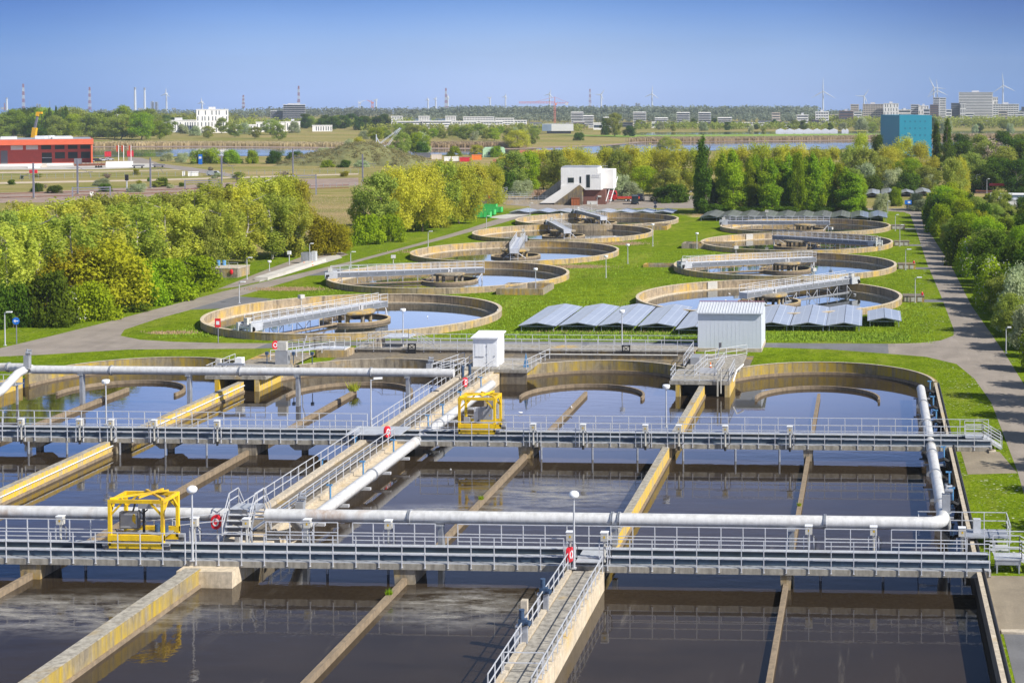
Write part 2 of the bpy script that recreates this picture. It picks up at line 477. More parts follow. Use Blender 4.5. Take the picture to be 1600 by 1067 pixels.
mp_=N(nt,'ShaderNodeMapping'); mp_.inputs['Scale'].default_value=(3,3,26); nt.links.new(tc.outputs['Generated'],mp_.inputs['Vector'])
veil=ramp(nt,noise(nt,mp_.outputs[0],1.6,5,.55),.42,.75)
skc=mix(nt,mul(nt,veil,.09),skc,(.50,.58,.72))
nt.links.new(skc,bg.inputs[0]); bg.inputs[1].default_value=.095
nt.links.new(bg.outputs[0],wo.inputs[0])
SC.view_settings.view_transform='Standard'; SC.view_settings.look='None'
SC.view_settings.exposure=0.6; SC.view_settings.gamma=1
SC.cycles.max_bounces=6; SC.cycles.transparent_max_bounces=4; SC.cycles.diffuse_bounces=2; SC.cycles.glossy_bounces=3
SC.cycles.volume_bounces=0; SC.cycles.sample_clamp_indirect=6
SC.cycles.use_denoising=True

# ------------------------------------------------------------------ layout of the works (metres)
LANES=[-5.3,-29.7,-54.2,-78.7]        # middle of each basin lane pair
DIV=[7.0,-17.5,-42.0,-66.5,-91.0]     # walls between them
YE=160.4; RE=11.95                    # the rounded far ends
CLAR=[('1',-70.3,206.2),('2',-69.9,252.0),('3',-68.0,291.6),('4',-67.4,334.6),('5',-66.3,370.6),
      ('4',-14.95,227.0),('5',-15.0,271.0),('6',-15.0,313.9),('7',-14.95,354.0)]
RC=19.7
Y_NEAR=62.
def circle(cx,cy,r,n=64): return [(cx+r*math.cos(2*PI*i/n),cy+r*math.sin(2*PI*i/n)) for i in range(n)]
def basin_outline(out=.25):
    pts=[(DIV[0]+out-.1,Y_NEAR),(DIV[0]+out-.1,YE)]
    for k,xc in enumerate(LANES):
        n=28
        a0=0 if k==0 else 0.0
        for i in range(0 if k==0 else 1,n+1):
            a=PI*i/n
            pts.append((xc+(RE+out)*math.cos(a),YE+(RE+out)*math.sin(a)))
        if k<3:
            x=DIV[k+1]; pts[-1]=(x+.2,YE+.6); 
            pts.append((x-.2,YE+.6))
    pts.append((DIV[4]-out,YE)); pts.append((DIV[4]-out,Y_NEAR))
    # drop points that would fold back at the piers
    res=[]
    for p in pts:
        if not res or (abs(p[0]-res[-1][0])+abs(p[1]-res[-1][1])>.05): res.append(p)
    return res
BAS=basin_outline()
holes=[circle(x,y,RC-.1) for _,x,y in CLAR]+[BAS]

# ------------------------------------------------------------------ ground
def ground_mat():
    m,nt,b,_=newmat('meadow_ground'); b.inputs['Roughness'].default_value=.95; b.inputs['Specular IOR Level'].default_value=0.
    v=coords(nt,True)
    g=N(nt,'ShaderNodeNewGeometry'); sp=N(nt,'ShaderNodeSeparateXYZ'); nt.links.new(g.outputs['Position'],sp.inputs[0])
    n1=noise(nt,v,.035,4,.6); n2=noise(nt,v,.35,5,.7); n3=noise(nt,v,2.6,4,.7)
    # lawn of the works
    lawn=mix(nt,ramp(nt,n1,.35,.65),(.115,.185,.006),(.180,.250,.010))
    lawn=mix(nt,mul(nt,ramp(nt,n2,.42,.68),.8),lawn,(.060,.105,.005))
    lawn=mix(nt,mul(nt,ramp(nt,n3,.48,.68),.7),lawn,(.25,.31,.035))
    lawn=mix(nt,mul(nt,ramp(nt,noise(nt,coords(nt,True,(1,.3,1)),.12,5,.7),.52,.72),.55),lawn,(.30,.30,.06))
    lawn=mix(nt,mul(nt,ramp(nt,noise(nt,v,.9,4,.75),.50,.66),.55),lawn,(.055,.095,.005))
    # dry patches of straw-coloured grass
    for (px,py,rx,ry) in ((690,394,7.5,3.2),(895,417,6,2.6),(965,381,5.5,4),(452,452,6,2.2),(1090,338,3,5),(270,520,4,1.4),(1270,512,2,1),(1345,357,2.2,5)):
        x,y=W(px,py)
        mp=N(nt,'ShaderNodeMapping',vector_type='TEXTURE'); mp.inputs['Location'].default_value=(x,y,0); mp.inputs['Scale'].default_value=(rx,ry,1)
        nt.links.new(g.outputs['Position'],mp.inputs['Vector'])
        gr=N(nt,'ShaderNodeTexGradient',gradient_type='SPHERICAL'); nt.links.new(mp.outputs[0],gr.inputs[0])
        f=mul(nt,ramp(nt,gr.outputs[1],.02,.4),ramp(nt,n2,.34,.58))
        lawn=mix(nt,f,lawn,(.50,.37,.20))
    # daisies along the verges
    vo=N(nt,'ShaderNodeTexVoronoi'); vo.inputs['Scale'].default_value=2.3; nt.links.new(v,vo.inputs['Vector'])
    dz=ramp(nt,vo.outputs['Distance'],.30,.12)
    ver=ramp(nt,sp.outputs['X'],5.6,8.2); ver2=ramp(nt,sp.outputs['X'],-93.5,-97.); 
    mx=N(nt,'ShaderNodeMath',operation='MAXIMUM'); nt.links.new(ver,mx.inputs[0]); nt.links.new(mul(nt,ver2,.35),mx.inputs[1])
    lawn=mix(nt,mul(nt,mul(nt,dz,ramp(nt,n2,.47,.62)),mx.outputs[0]),lawn,(.62,.62,.50))
    # rough fields beyond the tree belt
    fld=mix(nt,ramp(nt,noise(nt,coords(nt,True,(.25,1,1)),.03,5,.6),.4,.6),(.30,.25,.10),(.19,.20,.05))
    fld=mix(nt,mul(nt,ramp(nt,noise(nt,coords(nt,True,(.2,1,1)),.09,4,.6),.5,.7),.7),fld,(.42,.31,.17))
    fld=mix(nt,mul(nt,ramp(nt,n2,.5,.75),.5),fld,(.13,.14,.04))
    fld=mix(nt,mul(nt,ramp(nt,noise(nt,coords(nt,True,(.3,1,1)),.05,6,.75),.53,.62),.65),fld,(.40,.29,.16))
    a=ramp(nt,sp.outputs['Y'],405,425); c=ramp(nt,sp.outputs['X'],-113,-120)
    mx2=N(nt,'ShaderNodeMath',operation='MAXIMUM'); nt.links.new(a,mx2.inputs[0]); nt.links.new(c,mx2.inputs[1])
    nt.links.new(mix(nt,mx2.outputs[0],lawn,fld),b.inputs['Base Color'])
    bump(nt,b,n3,.9,.25)
    return m
M['ground']=ground_mat()
g=MB(); xa_,xb_,ya_,yb_=-150.,80.,55.,440.
g.poly([(xa_,ya_),(xb_,ya_),(xb_,yb_),(xa_,yb_)],0,holes)
g.add([(-6000,ya_,0),(xa_,ya_,0),(xa_,yb_,0),(-6000,yb_,0)],[(0,1,2,3)])
g.add([(xb_,ya_,0),(5000,ya_,0),(5000,yb_,0),(xb_,yb_,0)],[(0,1,2,3)])
g.add([(-6000,yb_,0),(xa_,yb_,0),(xb_,yb_,0),(5000,yb_,0),(5200,3000,0),(-6200,3000,0),(5600,6200,-32),(-7000,6200,-32)],[(0,1,2,3,4,5),(5,4,6,7)])
tag(g.build('ground',M['ground']),kind='structure')

def asphalt(name,a,b2):
    m,nt,b,_=newmat(name); b.inputs['Roughness'].default_value=.85
    v=coords(nt,True)
    c=mix(nt,ramp(nt,noise(nt,v,.25,4,.6),.35,.65),a,b2)
    c=mix(nt,mul(nt,ramp(nt,noise(nt,coords(nt,True,(1,.25,1)),.6,4,.6),.5,.75),.4),c,tuple(x*.7 for x in a))
    c=mix(nt,mul(nt,ramp(nt,noise(nt,v,6,3,.6),.5,.8),.4),c,tuple(min(1,x*1.35) for x in b2))
    c=mix(nt,mul(nt,ramp(nt,noise(nt,v,.11,6,.75),.56,.62),.35),c,tuple(x*.72 for x in a))
    c=mix(nt,mul(nt,ramp(nt,noise(nt,coords(nt,True,(1,.12,1)),.9,5,.7),.55,.8),.5),c,tuple(min(1,x*1.4) for x in b2))
    nt.links.new(c,b.inputs['Base Color']); bump(nt,b,noise(nt,v,9,3),.4,.01)
    return m
M['road']=asphalt('worn_grey_asphalt',(.225,.192,.160),(.290,.248,.208))
M['road_dark']=asphalt('newer_asphalt',(.12,.12,.125),(.16,.16,.165))
M['paving']=asphalt('pale_concrete_paving',(.42,.40,.36),(.52,.49,.44))
M['gravel']=asphalt('brown_gravel',(.20,.165,.12),(.28,.235,.17))
M['track']=asphalt('sandy_track',(.46,.37,.26),(.54,.45,.33))
M['ballast']=asphalt('railway_ballast',(.24,.17,.13),(.33,.24,.18))

def sheet(name,pts,mat,z,px=True):
    if px: pts=[W(x,y) for x,y in pts]
    m=MB(); m.poly(pts,z)
    return tag(m.build(name,mat),kind='structure')
# left works road with its junction, the cross road and the right works road
lroad=[(-118,176),(-104.8,179.6),(-103.6,190),(-102.7,200.6),(-100.9,235),(-98.4,257),(-95.9,279.9),(-94,315),(-93.0,350.3),(-93.2,385),(-93.4,419),(-97,432),(-104,445),(-60,446),(-57,424),
       (-72,414),(-85,404),(-88.0,396),(-89.3,360),(-91.1,327.4),(-93,300),(-95.0,267),(-95.8,240),(-96.1,223.8),(-97.3,205),(-97.0,195.1),(-95,190),(-91,187),(-86,185.6),(-80.2,184.9),(-74,185),(-74,180.9),(-82,180.2),(-88.9,179.6),(-97,175.5),(-118,168)]
sheet('left_road',lroad,M['road'],.004,False)
sheet('cross_road',[(-74,180.9),(-74,185),(-66,186.4),(-60,188),(2.2,188.1),(2.2,180.7),(-5,183.6),(-12,184.6),(-60,184.4),(-66,182.9)],M['road_dark'],.004,False)
sheet('right_road',[(10.6,60),(11.3,100),(11.9,124),(12.0,152),(11.2,165),(9.8,174),(6.5,178.8),(2.2,180.7),(2.2,188.1),(6.2,188.9),(8.8,191),(10.6,195),(10.9,200),(10.8,235),(10.4,277),(10.5,335),(10.4,400),(9,408),(2,414),(-8,416),(-8,422),(8,422),(13.6,424),(13.5,400),(13.3,352),(14.6,275),(14.7,224),(15.9,181.6),(16.2,162),(17.6,120),(18.6,60)],M['road'],.004,False)
spurs=[228.5,272.5,315.5,355.5]
for y in spurs:
    sheet('path',[(6.2,y-1.7),(10.9,y-1.7),(10.9,y+1.7),(6.2,y+1.7)],M['road_dark'],.008,False)
sheet('yard',[(-104,432),(-97,426),(-60,420),(-46,420),(-42,470),(-70,480),(-104,470)],M['road'],.0115,False)
sheet('path',[(760,340),(815,331),(850,331),(790,342)],M['paving'],.008)
sheet('path',[(340,452),(372,448),(440,432),(500,410),(545,398),(525,391),(470,402),(420,420),(380,436)],M['road'],.012)
sheet('path',[(405,441),(455,427),(500,413),(535,403),(528,397),(480,408),(410,433)],M['paving'],.016)
for px,py in ((330,470),(415,465),(640,385)): pass
sheet('path',[(-97,214),(-90.6,216),(-88,220),(-89,226),(-96.5,229)],M['road_dark'],.008,False)
sheet('path',[(-95.5,256),(-89,259),(-88,263),(-95,268)],M['road_dark'],.008,False)
sheet('gravel',[(1500,700),(1562,706),(1590,739),(1512,741)],M['gravel'],.006)
sheet('paving',[(7.3,86),(11,86),(11,96.5),(7.3,96.5)],M['gravel'],.006,False)
sheet('asphalt',[(7.5,60),(10.7,60),(11,85.9),(7.5,85.9)],M['road_dark'],.008,False)
tag(MB().box(7.4,11.2,85.9,86.4,0,.12).build('kerb',M['conc_clean']),kind='structure')

# water of the ditches and of the round tanks
wb=MB(); wb.poly(BAS,-1.0)
# concrete apron behind the middle lanes
ap=[(-61.8,178),(-61.8,170.2)]+[(LANES[2]+12.5*math.cos(a),YE+12.5*math.sin(a)) for a in [R(128-4*i) for i in range(27)]]+[(LANES[1]+12.5*math.cos(a),YE+12.5*math.sin(a)) for a in [R(156-4*i) for i in range(33)]]+[(-17.4,166),(-13.5,170.0),(-13.5,178)]
sheet('apron',ap,M['conc_dark'],.05,False)
tag(wb.build('basin_water',M['ditch_water']),kind='structure')
for k,(nm,x,y) in enumerate(CLAR):
    m=MB(); m.poly(circle(x,y,RC-.3),-.32)
    tag(m.build('tank_water',M['clear_water']),kind='structure')
# the river, the second water beyond it, banks of reed and dyke
def zone(name,pts,mat,z): return sheet(name,pts,mat,z)
sheet('river',[(-60,231),(150,231),(310,230),(600,233),(800,234),(950,228),(1010,222.5),(1240,221),(1330,219.5),(1420,219),(1700,218),(1700,233),(1420,233),(1100,236),(900,241),(600,243),(300,245),(-60,247)],M['river_water'],.15)
sheet('river',[(985,212),(1000,207.6),(1300,205.8),(1700,205),(1700,209.5),(1290,209.8)],M['river_water'],.25)
sheet('dyke',[(860,211.5),(1000,212),(1290,210),(1700,209.8),(1700,213),(1000,216)],M['tuft'],.35)
sheet('mudflat',[(-60,229.4),(310,228.6),(600,231.3),(800,232),(950,226.5),(1005,221),(1240,219.6),(1420,217.6),(1700,216.5),(1700,218.2),(1420,219.4),(1240,221.6),(1010,223),(950,228.5),(800,234.4),(600,233.4),(310,230.6),(-60,231.4)],M['ballast'],.22)
# railway land on the left
sheet('railway_bed',[(-60,318),(120,316),(300,303),(420,297),(560,290),(560,278),(420,282),(280,290),(60,300),(-60,303)],M['ballast'],.02)
sheet('track',[(-60,289),(220,283.2),(420,277.5),(560,273),(560,271.3),(420,275.2),(220,281),(-60,286)],M['track'],.03)
sheet('track',[(-60,272),(150,269),(300,266),(300,265),(150,267.4),(-60,269.5)],M['track'],.03)
sheet('access_road',[(200,246),(222,247),(250,256),(300,262),(350,270),(385,277),(370,278),(310,270),(240,260),(160,264),(150,258),(200,254)],M['road'],.04)
sheet('yard',[(-60,256),(150,255),(240,256),(240,262),(150,265),(-60,266)],M['paving'],.05)
#sheet('field',[(380,340),(480,337),(540,345),(545,318),(520,318),(380,322)],M['reed'],.015)
# ------------------------------------------------------------------ small builders used all over the works
_post={}
def post_mesh(h,w=.055):
    k=(round(h,2),w)
    if k not in _post:
        m=MB(); m.box(-w/2,w/2,-w/2,w/2,0,h); m.box(-w,w,-w,w,0,.03)
        me=bpy.data.meshes.new('post'); me.from_pydata(m.v,[],m.f); me.materials.append(M['galv']); _post[k]=me
    return _post[k]
def railing(parent, a, b, z, h=1.1, sp=1.5, rails=(1.,.55,.12), base=0., t=.05, name='railing', z2=None):
    """handrail from a to b (x,y) on a deck at z (z2 at b): rails as one part, each post a sub-part"""
    z2=z if z2 is None else z2
    L=math.hypot(b[0]-a[0],b[1]-a[1])
    m=MB()
    for f in rails: m.bar((a[0],a[1],z+h*f),(b[0],b[1],z2+h*f),t,t)
    r=m.build(name,M['galv'],parent)
    o=wloc(parent)
    n=max(1,round(L/sp))
    for i in range(n+1):
        f=i/n
        p=bpy.data.objects.new('post',post_mesh(h-base))
        p.location=(a[0]+(b[0]-a[0])*f-o.x,a[1]+(b[1]-a[1])*f-o.y,z+(z2-z)*f+base-o.z)
        p.rotation_euler=(0,0,math.atan2(b[1]-a[1],b[0]-a[0]))
        link(p,r)
    return r
def railpath(parent,pts,z,**k):
    for a,b in zip(pts,pts[1:]): railing(parent,a,b,z,**k)
def ring(mb,c,ri,ro,z0,z1,n=64,a0=0.,a1=2*PI):
    return mb.lathe([(ri,z0),(ro,z0),(ro,z1),(ri,z1)],(c[0],c[1],0),n,a0,a1,closed_prof=True)

# ------------------------------------------------------------------ basin walls
def wall(name,label,mb,mat,at,group=None,cat='wall'):
    o=mb.build(name,mat,at=at); return tag(o,label,cat,group)
ww=.5
t=thing('basin_wall','long straight concrete wall along the grass verge at the right side of the basins','wall',(7.1,110,-1.5))
MB().box(6.75,7.25,Y_NEAR,YE,-1.5,.33).build('wall_body',M['conc_dark'],t)
MB().box(6.70,6.98,Y_NEAR,YE,.334,.38).build('coping',M['conc_clean'],t)
MB().tube([(7.14,Y_NEAR,.42),(7.14,YE-.5,.42)],.07,8).build('cable_duct',M['black'],t)
for k,xc in enumerate(LANES):
    lab=['rounded concrete end wall of the rightmost basin lane by the grass','rounded concrete end wall below the grey footbridge, left of the weir platform',
         'rounded concrete end wall left of the white hut behind the long grey pipe','rounded concrete end wall beside the leftmost weir platform']
    n=48; e=.05
    t=thing('end_wall',lab[k],'wall',(xc,YE,-1.5),group='rounded ends of the basin lanes')
    m=MB(); ring(m,(xc,YE),RE,RE+.5-(.0),-1.5,.33 if k in(0,3) else .36,n,e,PI-e); m.build('wall_body',M['conc_moss'] if k!=2 else M['conc'],t)
    m=MB(); ring(m,(xc,YE),RE-.02,RE+.22,.37,.41,n,e,PI-e); m.build('coping',M['conc_clean'],t)
    m=MB(); ring(m,(xc,YE),RE-.16,RE-.004,-1.5,-.72,n,e,PI-e); m.build('water_ledge',M['baffle'],t)
labw=['yellow lichen covered dividing wall running out from the weir platform to the near bridge',
      None,'yellow lichen covered dividing wall in the left basin, running under both bridges']
for k in (1,3):
    x=DIV[k]; y0=94.9 if k==1 else Y_NEAR; y1=YE-1.4
    t=thing('dividing_wall',labw[0] if k==1 else labw[2],'wall',(x,(y0+y1)/2,-1.5))
    MB().box(x-.28,x+.28,y0,y1,-1.5,.10).build('wall_body',M['conc_lichen'],t)
    m=MB()
    for i in range(int((y1-y0)/6)):
        pass
    m.box(x-.30,x+.275,y0,y1,.104,.135); m.build('wall_cap',M['cap'],t)
    MB().box(x+.284,x+.40,y0,y1,-1.5,-.78).build('water_ledge',M['baffle'],t)
    if k==3: MB().tube([(x+.36,y0+8,-.28),(x+.36,y1,-.28)],.05,8).build('cable_pipe',M['white'],t)
t=thing('dividing_wall','broad mossy concrete wall running from the near bridge to the bottom left corner','wall',(-43,79,-1.5))
MB().box(-43.55,-42.55,Y_NEAR,95.2,-1.5,.12).build('wall_body',M['conc_moss'],t)
MB().box(-43.57,-42.60,Y_NEAR,95.2,.124,.16).build('wall_cap',M['cap'],t)
MB().box(-42.546,-42.42,Y_NEAR,95.2,-1.5,-.78).build('water_ledge',M['baffle'],t)
t=thing('basin_wall','concrete outer wall of the leftmost basin under the bent grey pipe','wall',(-91.2,110,-1.5))
MB().box(-91.5,-91.0,Y_NEAR,YE,-1.5,.33).build('wall_body',M['conc_lichen'],t)
# low guide baffles in the middle of each lane pair, and the curved ones round their far ends
blab=['low concrete guide wall in the middle of the rightmost lane','low concrete guide wall between the middle walkway and the weir platform wall','low concrete guide wall left of the middle walkway with a tuft of grass at its tip','low concrete guide wall in the leftmost lane pair']
alab=['curved guide wall in the water of the rightmost lane','curved guide wall in the water left of the weir platform','curved guide wall in the water behind the long grey pipe, left of the white hut','curved guide wall in the water below the leftmost weir platform']
for k,xc in enumerate(LANES):
    y1=158.9
    wall('guide_wall',blab[k],MB().box(xc-.15,xc+.15,Y_NEAR,y1,-1.6,-.58),M['baffle'],(xc,Y_NEAR,-1.6),'straight guide walls in the lanes')
    m=MB(); ring(m,(xc-.1,157.3),6.24,6.46,-1.6,-.66,40,R(-8),PI+R(8))
    wall('curved_guide_wall',alab[k],m,M['baffle'],(xc,157.3,-1.6),'curved guide walls at the lane ends')
# piers that carry the bridges on the walls
pier_lab={ }
def pier(x,y,w,d,z0,z1,label,mat='conc'):
    m=MB(); m.extr([(x-w/2,z0),(x+w/2,z0),(x+w/2+.12,z1),(x-w/2-.12,z1)],'y',y-d/2,y+d/2)
    return wall('bridge_pier',label,m,M[mat],(x,y,z0),'piers under the two bridges','pier')

# ------------------------------------------------------------------ the two bridges
def bridge(name,label,yf,x0,x1,z0=0.):
    """concrete beam with two dark blue rail girders and a railing on either side; yf = front face"""
    t=thing(name,label,'bridge',((x0+x1)/2,yf+1.4,z0))
    MB().box(x0,x1,yf,yf+.5,z0,z0+.38).build('edge_beam',M['conc_grey'],t)
    MB().box(x0,x1,yf+2.5,yf+2.9,z0,z0+.38).build('edge_beam',M['conc_grey'],t)
    MB().box(x0,x1,yf+.5,yf+2.5,z0+.08,z0+.30).build('deck',M['deck'],t)
    for y,nm in ((yf+.62,'front'),(yf+2.42,'rear')):
        MB().box(x0,x1,y-.11,y-.07,z0+.44,z0+.80).build('girder',M['girder'],t)
        m=MB(); m.box(x0,x1,y-.2,y+.2,z0+.80,z0+.86); m.build('rail_flange',M['flange'],t)
    MB().box(x0,x1,yf+.04,yf+.50,z0+.384,z0+.435).build('bottom_flange',M['flange'],t)
    MB().box(x0,x1,yf+2.30,yf+2.75,z0+.384,z0+.435).build('bottom_flange',M['flange'],t)
    MB().box(x0,x1,yf+1.0,yf+1.9,z0+.304,z0+.50).build('walkway',M['conc_clean'],t)
    return t
Y1,Y2=96.0,130.6
B1=bridge('footbridge','nearer of the two long railed bridges across the basins, under the big grey pipe',Y1,-66,7.6)
def side_rails(t,yf,segs_f,segs_r):
    for a,b in segs_f: railing(t,(a,yf-.03),(b,yf-.03),.85,h=1.3,sp=1.457,base=-.72,rails=(1,.5,.12))
    for a,b in segs_r: railing(t,(a,yf+2.93),(b,yf+2.93),.85,h=1.3,sp=1.457,base=-.72,rails=(1,.5,.12))
side_rails(B1,Y1,[(-66,-43.9),(-43.2,-19.4),(-16.6,7.5)],[(-66,-60.2),(-58.8,-45.9),(-39.8,-35),(-34,-28.5),(-27,-3.9),(-2.9,.4),(1.4,6.2),(7.4,10.6)])
B2=bridge('footbridge','farther of the two long railed bridges, with a yellow carriage near its middle',Y2,-92,10.4)
side_rails(B2,Y2,[(-92,-43.9),(-38.9,-22.3),(-21.5,-16),(-15.2,10.3)],[(-92,-44.5),(-40.2,6.6),(6.6,10.3)])
for x,wd,nm in ((-29.7,1.2,'pier on the low guide wall under the near bridge, left of the short railed walkway'),(-5.3,.5,'thin pier on the rightmost guide wall under the near bridge'),
             (-42.95,.75,'wide pier at the end of the broad mossy wall under the near bridge'),(-54.2,1.2,'wide pier under the left part of the near bridge')):
    pier(x,Y1+1.45,wd,2.6,-1.5,-.004,nm)
for x,wd,nm in ((-29.7,1.1,'pier on the guide wall under the far bridge, right of the yellow carriage'),(-5.3,.6,'thin pier on the rightmost guide wall under the far bridge'),
             (-17.5,.8,'dark pier on the yellow wall under the far bridge'),(-54.2,1.5,'wide pier on the guide wall under the far bridge, left of the middle walkway'),(-66.5,1.3,'wide pier on the left yellow wall under the far bridge'),(7.3,.6,'small pier at the right basin wall under the far bridge')):
    pier(x,Y2+1.45,wd,2.6,-1.5,-.004,nm)
def tpier(x,label):
    t=thing('t_pier',label,'pier',(x,Y2+1.2,-1.6),group='t-shaped piers under the far bridge')
    MB().box(x-.22,x+.22,Y2+1.,Y2+1.5,-1.6,-.55).build('column',M['conc_dark'],t)
    m=MB(); m.extr([(x-.55,-.55),(x+.55,-.55),(x+1.0,-.2),(x+1.0,-.006),(x-1.0,-.006),(x-1.0,-.2)],'y',Y2+.3,Y2+2.4); m.build('head',M['conc'],t)
for px,l in ((51,'t-shaped pier in the water under the far bridge, nearest the left edge of the photo'),(262,'t-shaped pier in the water under the far bridge, right of the left yellow wall'),(476,'t-shaped pier in the water under the far bridge, left of the middle walkway')):
    tpier(W(px,690,0)[0],l)
# round guide tubes hanging from the bridges into the water
def gtube(x,y,lab,grp):
    o=MB().tube([(x,y,-1.6),(x,y,0.06)],.09,8).build('guide_tube',M['galv_dull'],at=(x,y,-1.6))
    tag(o,lab,'tube',grp)
for px in (35,97,182,255,321,850,930,1000,1071,1152,1220): gtube(W(px,700,-.3)[0],Y2-.12,'thin steel guide tube hanging from the far bridge into the water','guide tubes of the far bridge')
for px in (89,187,276,487,586,1281,1380,1484): gtube(W(px,900,-.3)[0],Y1+2.2,'thin dark guide tube under the near bridge standing in the water','guide tubes of the near bridge')
# sensor posts on the bridges
def sensor(x,y,z,label,grp,h=1.25):
    t=thing('sensor_post',label,'sensor',(x,y,z),group=grp)
    MB().tube([(x,y,z),(x,y,z+h)],.085,8).build('post',M['offwhite'],t)
    m=MB(); m.cbox((x,y,z+h+.27),(.44,.36,.52)); m.build('housing',M['offwhite'],t)
    MB().cbox((x,y,z+h+.56),(.50,.42,.05)).build('lid',M['lamp_head'],t)
    MB().box(x-.04,x+.07,y-.19,y-.183,z+h+.2,z+h+.34).build('plate',M['yellow_dark'],t)
    m=MB(); m.box(x-.36,x-.30,y-.05,y+.05,z-.15,z+h*.9); m.box(x+.30,x+.36,y-.05,y+.05,z-.15,z+h*.9); m.build('bracket',M['galv'],t)
    m=MB(); m.tube([(x+.2,y-.1,z+h),(x+.5,y-.15,z+h-.3),(x+.45,y-.1,z+.3),(x+.2,y-.05,z+.1)],.025,6); m.build('cable',M['black'],t)
    MB().tube([(x,y,z-.35),(x,y,z-.004)],.1,8).build('foot',M['black'],t)
nm=['first','second','third','fourth','fifth','sixth','seventh','eighth','ninth','tenth','eleventh','twelfth']
for i,px in enumerate((22,116,167,236,337,837,915,1012,1064,1136,1236)):
    sensor(W(px,690,.3)[0],Y2-.16,.25,'%s pale sensor housing from the left on the front of the far bridge'%nm[i],'sensor housings on the far bridge')
for i,px in enumerate((70,288,372,470,600,1264,1365,1502)):
    sensor(W(px,845,1.2)[0],Y1+3.1,.5,'%s pale sensor housing from the left at the back of the near bridge'%nm[i],'sensor housings on the near bridge')

# ------------------------------------------------------------------ yellow carriages
def carriage(x0,x1,yf,label,kind):
    z=.90; y0,y1=yf+.45,yf+2.6; top=z+3.05
    t=thing('inspection_carriage',label,'carriage',((x0+x1)/2,yf+1.5,z))
    m=MB()
    p=.2
    for x in (x0,x1):
        for y in (y0,y1): m.box(x-p/2,x+p/2,y-p/2,y+p/2,z+.3,top)
    for y in (y0,y1): m.bar((x0-.1,y,top+.1),(x1+.1,y,top+.1),.2,.22)
    for x in (x0,x1): m.bar((x,y0+.1,top+.1),(x,y1-.1,top+.1),.18,.2)
    for y in (y0,y1):
        for x,s in ((x0,1),(x1,-1)): m.bar((x,y,top-.85),(x+s*.8,y,top),.1,.12)
    for x in (x0,x1):
        m.bar((x,y0,top-.75),(x,y0+.7,top),.1,.12); m.bar((x,y1,top-.75),(x,y1-.7,top),.1,.12)
    m.build('frame',M['yellow'],t)
    m=MB(); m.bar((x0,y0,top+.27),(x1-.6,y1,top+.30),.16,.1); m.bar((x0+1.4,y1,top+.31),(x1,y0,top+.28),.16,.1); m.bar((x0+1.9,y0,top+.36),(x0+2.5,y1,top+.38),.14,.12)
    m.build('roof_brace',M['yellow'],t)
    for y in (y0,y1):
        MB().box(x0-.1,x1+.1,y-.13,y+.13,z+.62,z+.98).build('chassis_beam',M['yellow'],t)
    for y in (y0,y1):
        MB().box(x0-.05,x1+.05,y-.10,y+.10,z+.12,z+.50).build('rail_beam',M['yellow'],t)
    MB().box(x0+.2,x1-.2,y0+.15,y1-.15,z+.66,z+.74).build('floor',M['galv_dull'],t)
    for x in (x0-.28,x1+.28):
        for y in (y0,y1):
            w_=MB().lathe([(0,-.06),(.2,-.06),(.2,.06),(0,.06)],(0,0,0),14)
            w_.v=[(a,c,b_) for a,b_,c in w_.v]; w_.move(x,y,z+.17)
            q=w_.build('wheel',M['dark_box'],t)
            MB().cbox((x,y,z+.38),(.34,.3,.18)).build('axle_box',M['grey_box'],q)
    xc=x0+(.95 if kind==0 else 2.1)
    q=MB().cbox((xc,y0+.75,z+1.75),(1.25,.35,1.1)).build('control_cabinet',M['dark_box'] if kind==0 else M['grey_box'],t)
    MB().cbox((xc,y0+.572,z+1.75),(1.1,.006,.95)).build('door',M['grey_box'],q)
    MB().cbox((xc+.42,y0+.566,z+1.6),(.1,.004,.12)).build('warning_plate',M['yellow_dark'],q)
    if kind==0:
        MB().tube([(x0+1.85,y0+.8,z+.7),(x0+1.85,y0+.8,top-.6)],.09,8).build('hoist_post',M['black'],t)
        m=MB(); m.tube([(x0+1.3,y0+.8,top-.1),(x0+1.25,y0+.7,top-.5),(x0+1.1,y0+.75,top-.9),(x0+1.2,y0+.7,top-1.1)],.06,6)
        m.tube([(x0+1.5,y0+.8,top-.65),(x0+1.8,y0+.75,top-.9),(x0+2.1,y0+.8,top-.62)],.05,6); m.tube([(x0+.25,y0+.2,z+1.3),(x0+.6,y0+.1,z+.9),(x0+1.6,y0+.15,z+.85),(x0+2.4,y0+.2,z+1.0)],.04,6); m.build('cable_loop',M['black'],t)
        for k_ in range(2): MB().tube([(x0+2.35+k_*.55,y1-.5,z+.75),(x0+2.35+k_*.55,y1-.5,z+1.25)],.17,10).build('pump_motor',M['pump_blue'],t)
        MB().cbox((x0+2.0,y0+.95,top-.32),(1.0,.4,.5)).build('winch_box',M['grey_box'],t)
        MB().ball((x0+1.3,y0+.6,top-1.15),(.14,.12,.3)).build('hook_block',M['yellow_dark'],t)
    else:
        MB().cbox((x0+.55,y0+.5,z+1.15),(.5,.4,.6)).build('motor',M['grey_box'],t)
        m=MB(); m.tube([(xc-.5,y0+.6,z+1.2),(xc-.9,y0+.4,z+.95),(x0+.7,y0+.35,z+1.0)],.04,6); m.tube([(xc+.2,y0+.6,top-.1),(xc+.25,y0+.5,top-.6),(xc+.1,y0+.55,z+2.2)],.04,6); m.build('cable',M['black'],t)
        MB().cbox((xc-.75,y0+.8,z+1.6),(.5,.3,1.3)).build('switch_panel',M['galv'],t)
    return t
xa,_=W(172,850,1.2); xb,_=W(262,850,1.2)
carriage(xa+.1,xb-.15,Y1,'yellow steel carriage on the near bridge with a dark control cabinet and hoist',0)
xa,_=W(721,670,1.2); xb,_=W(778,670,1.2)
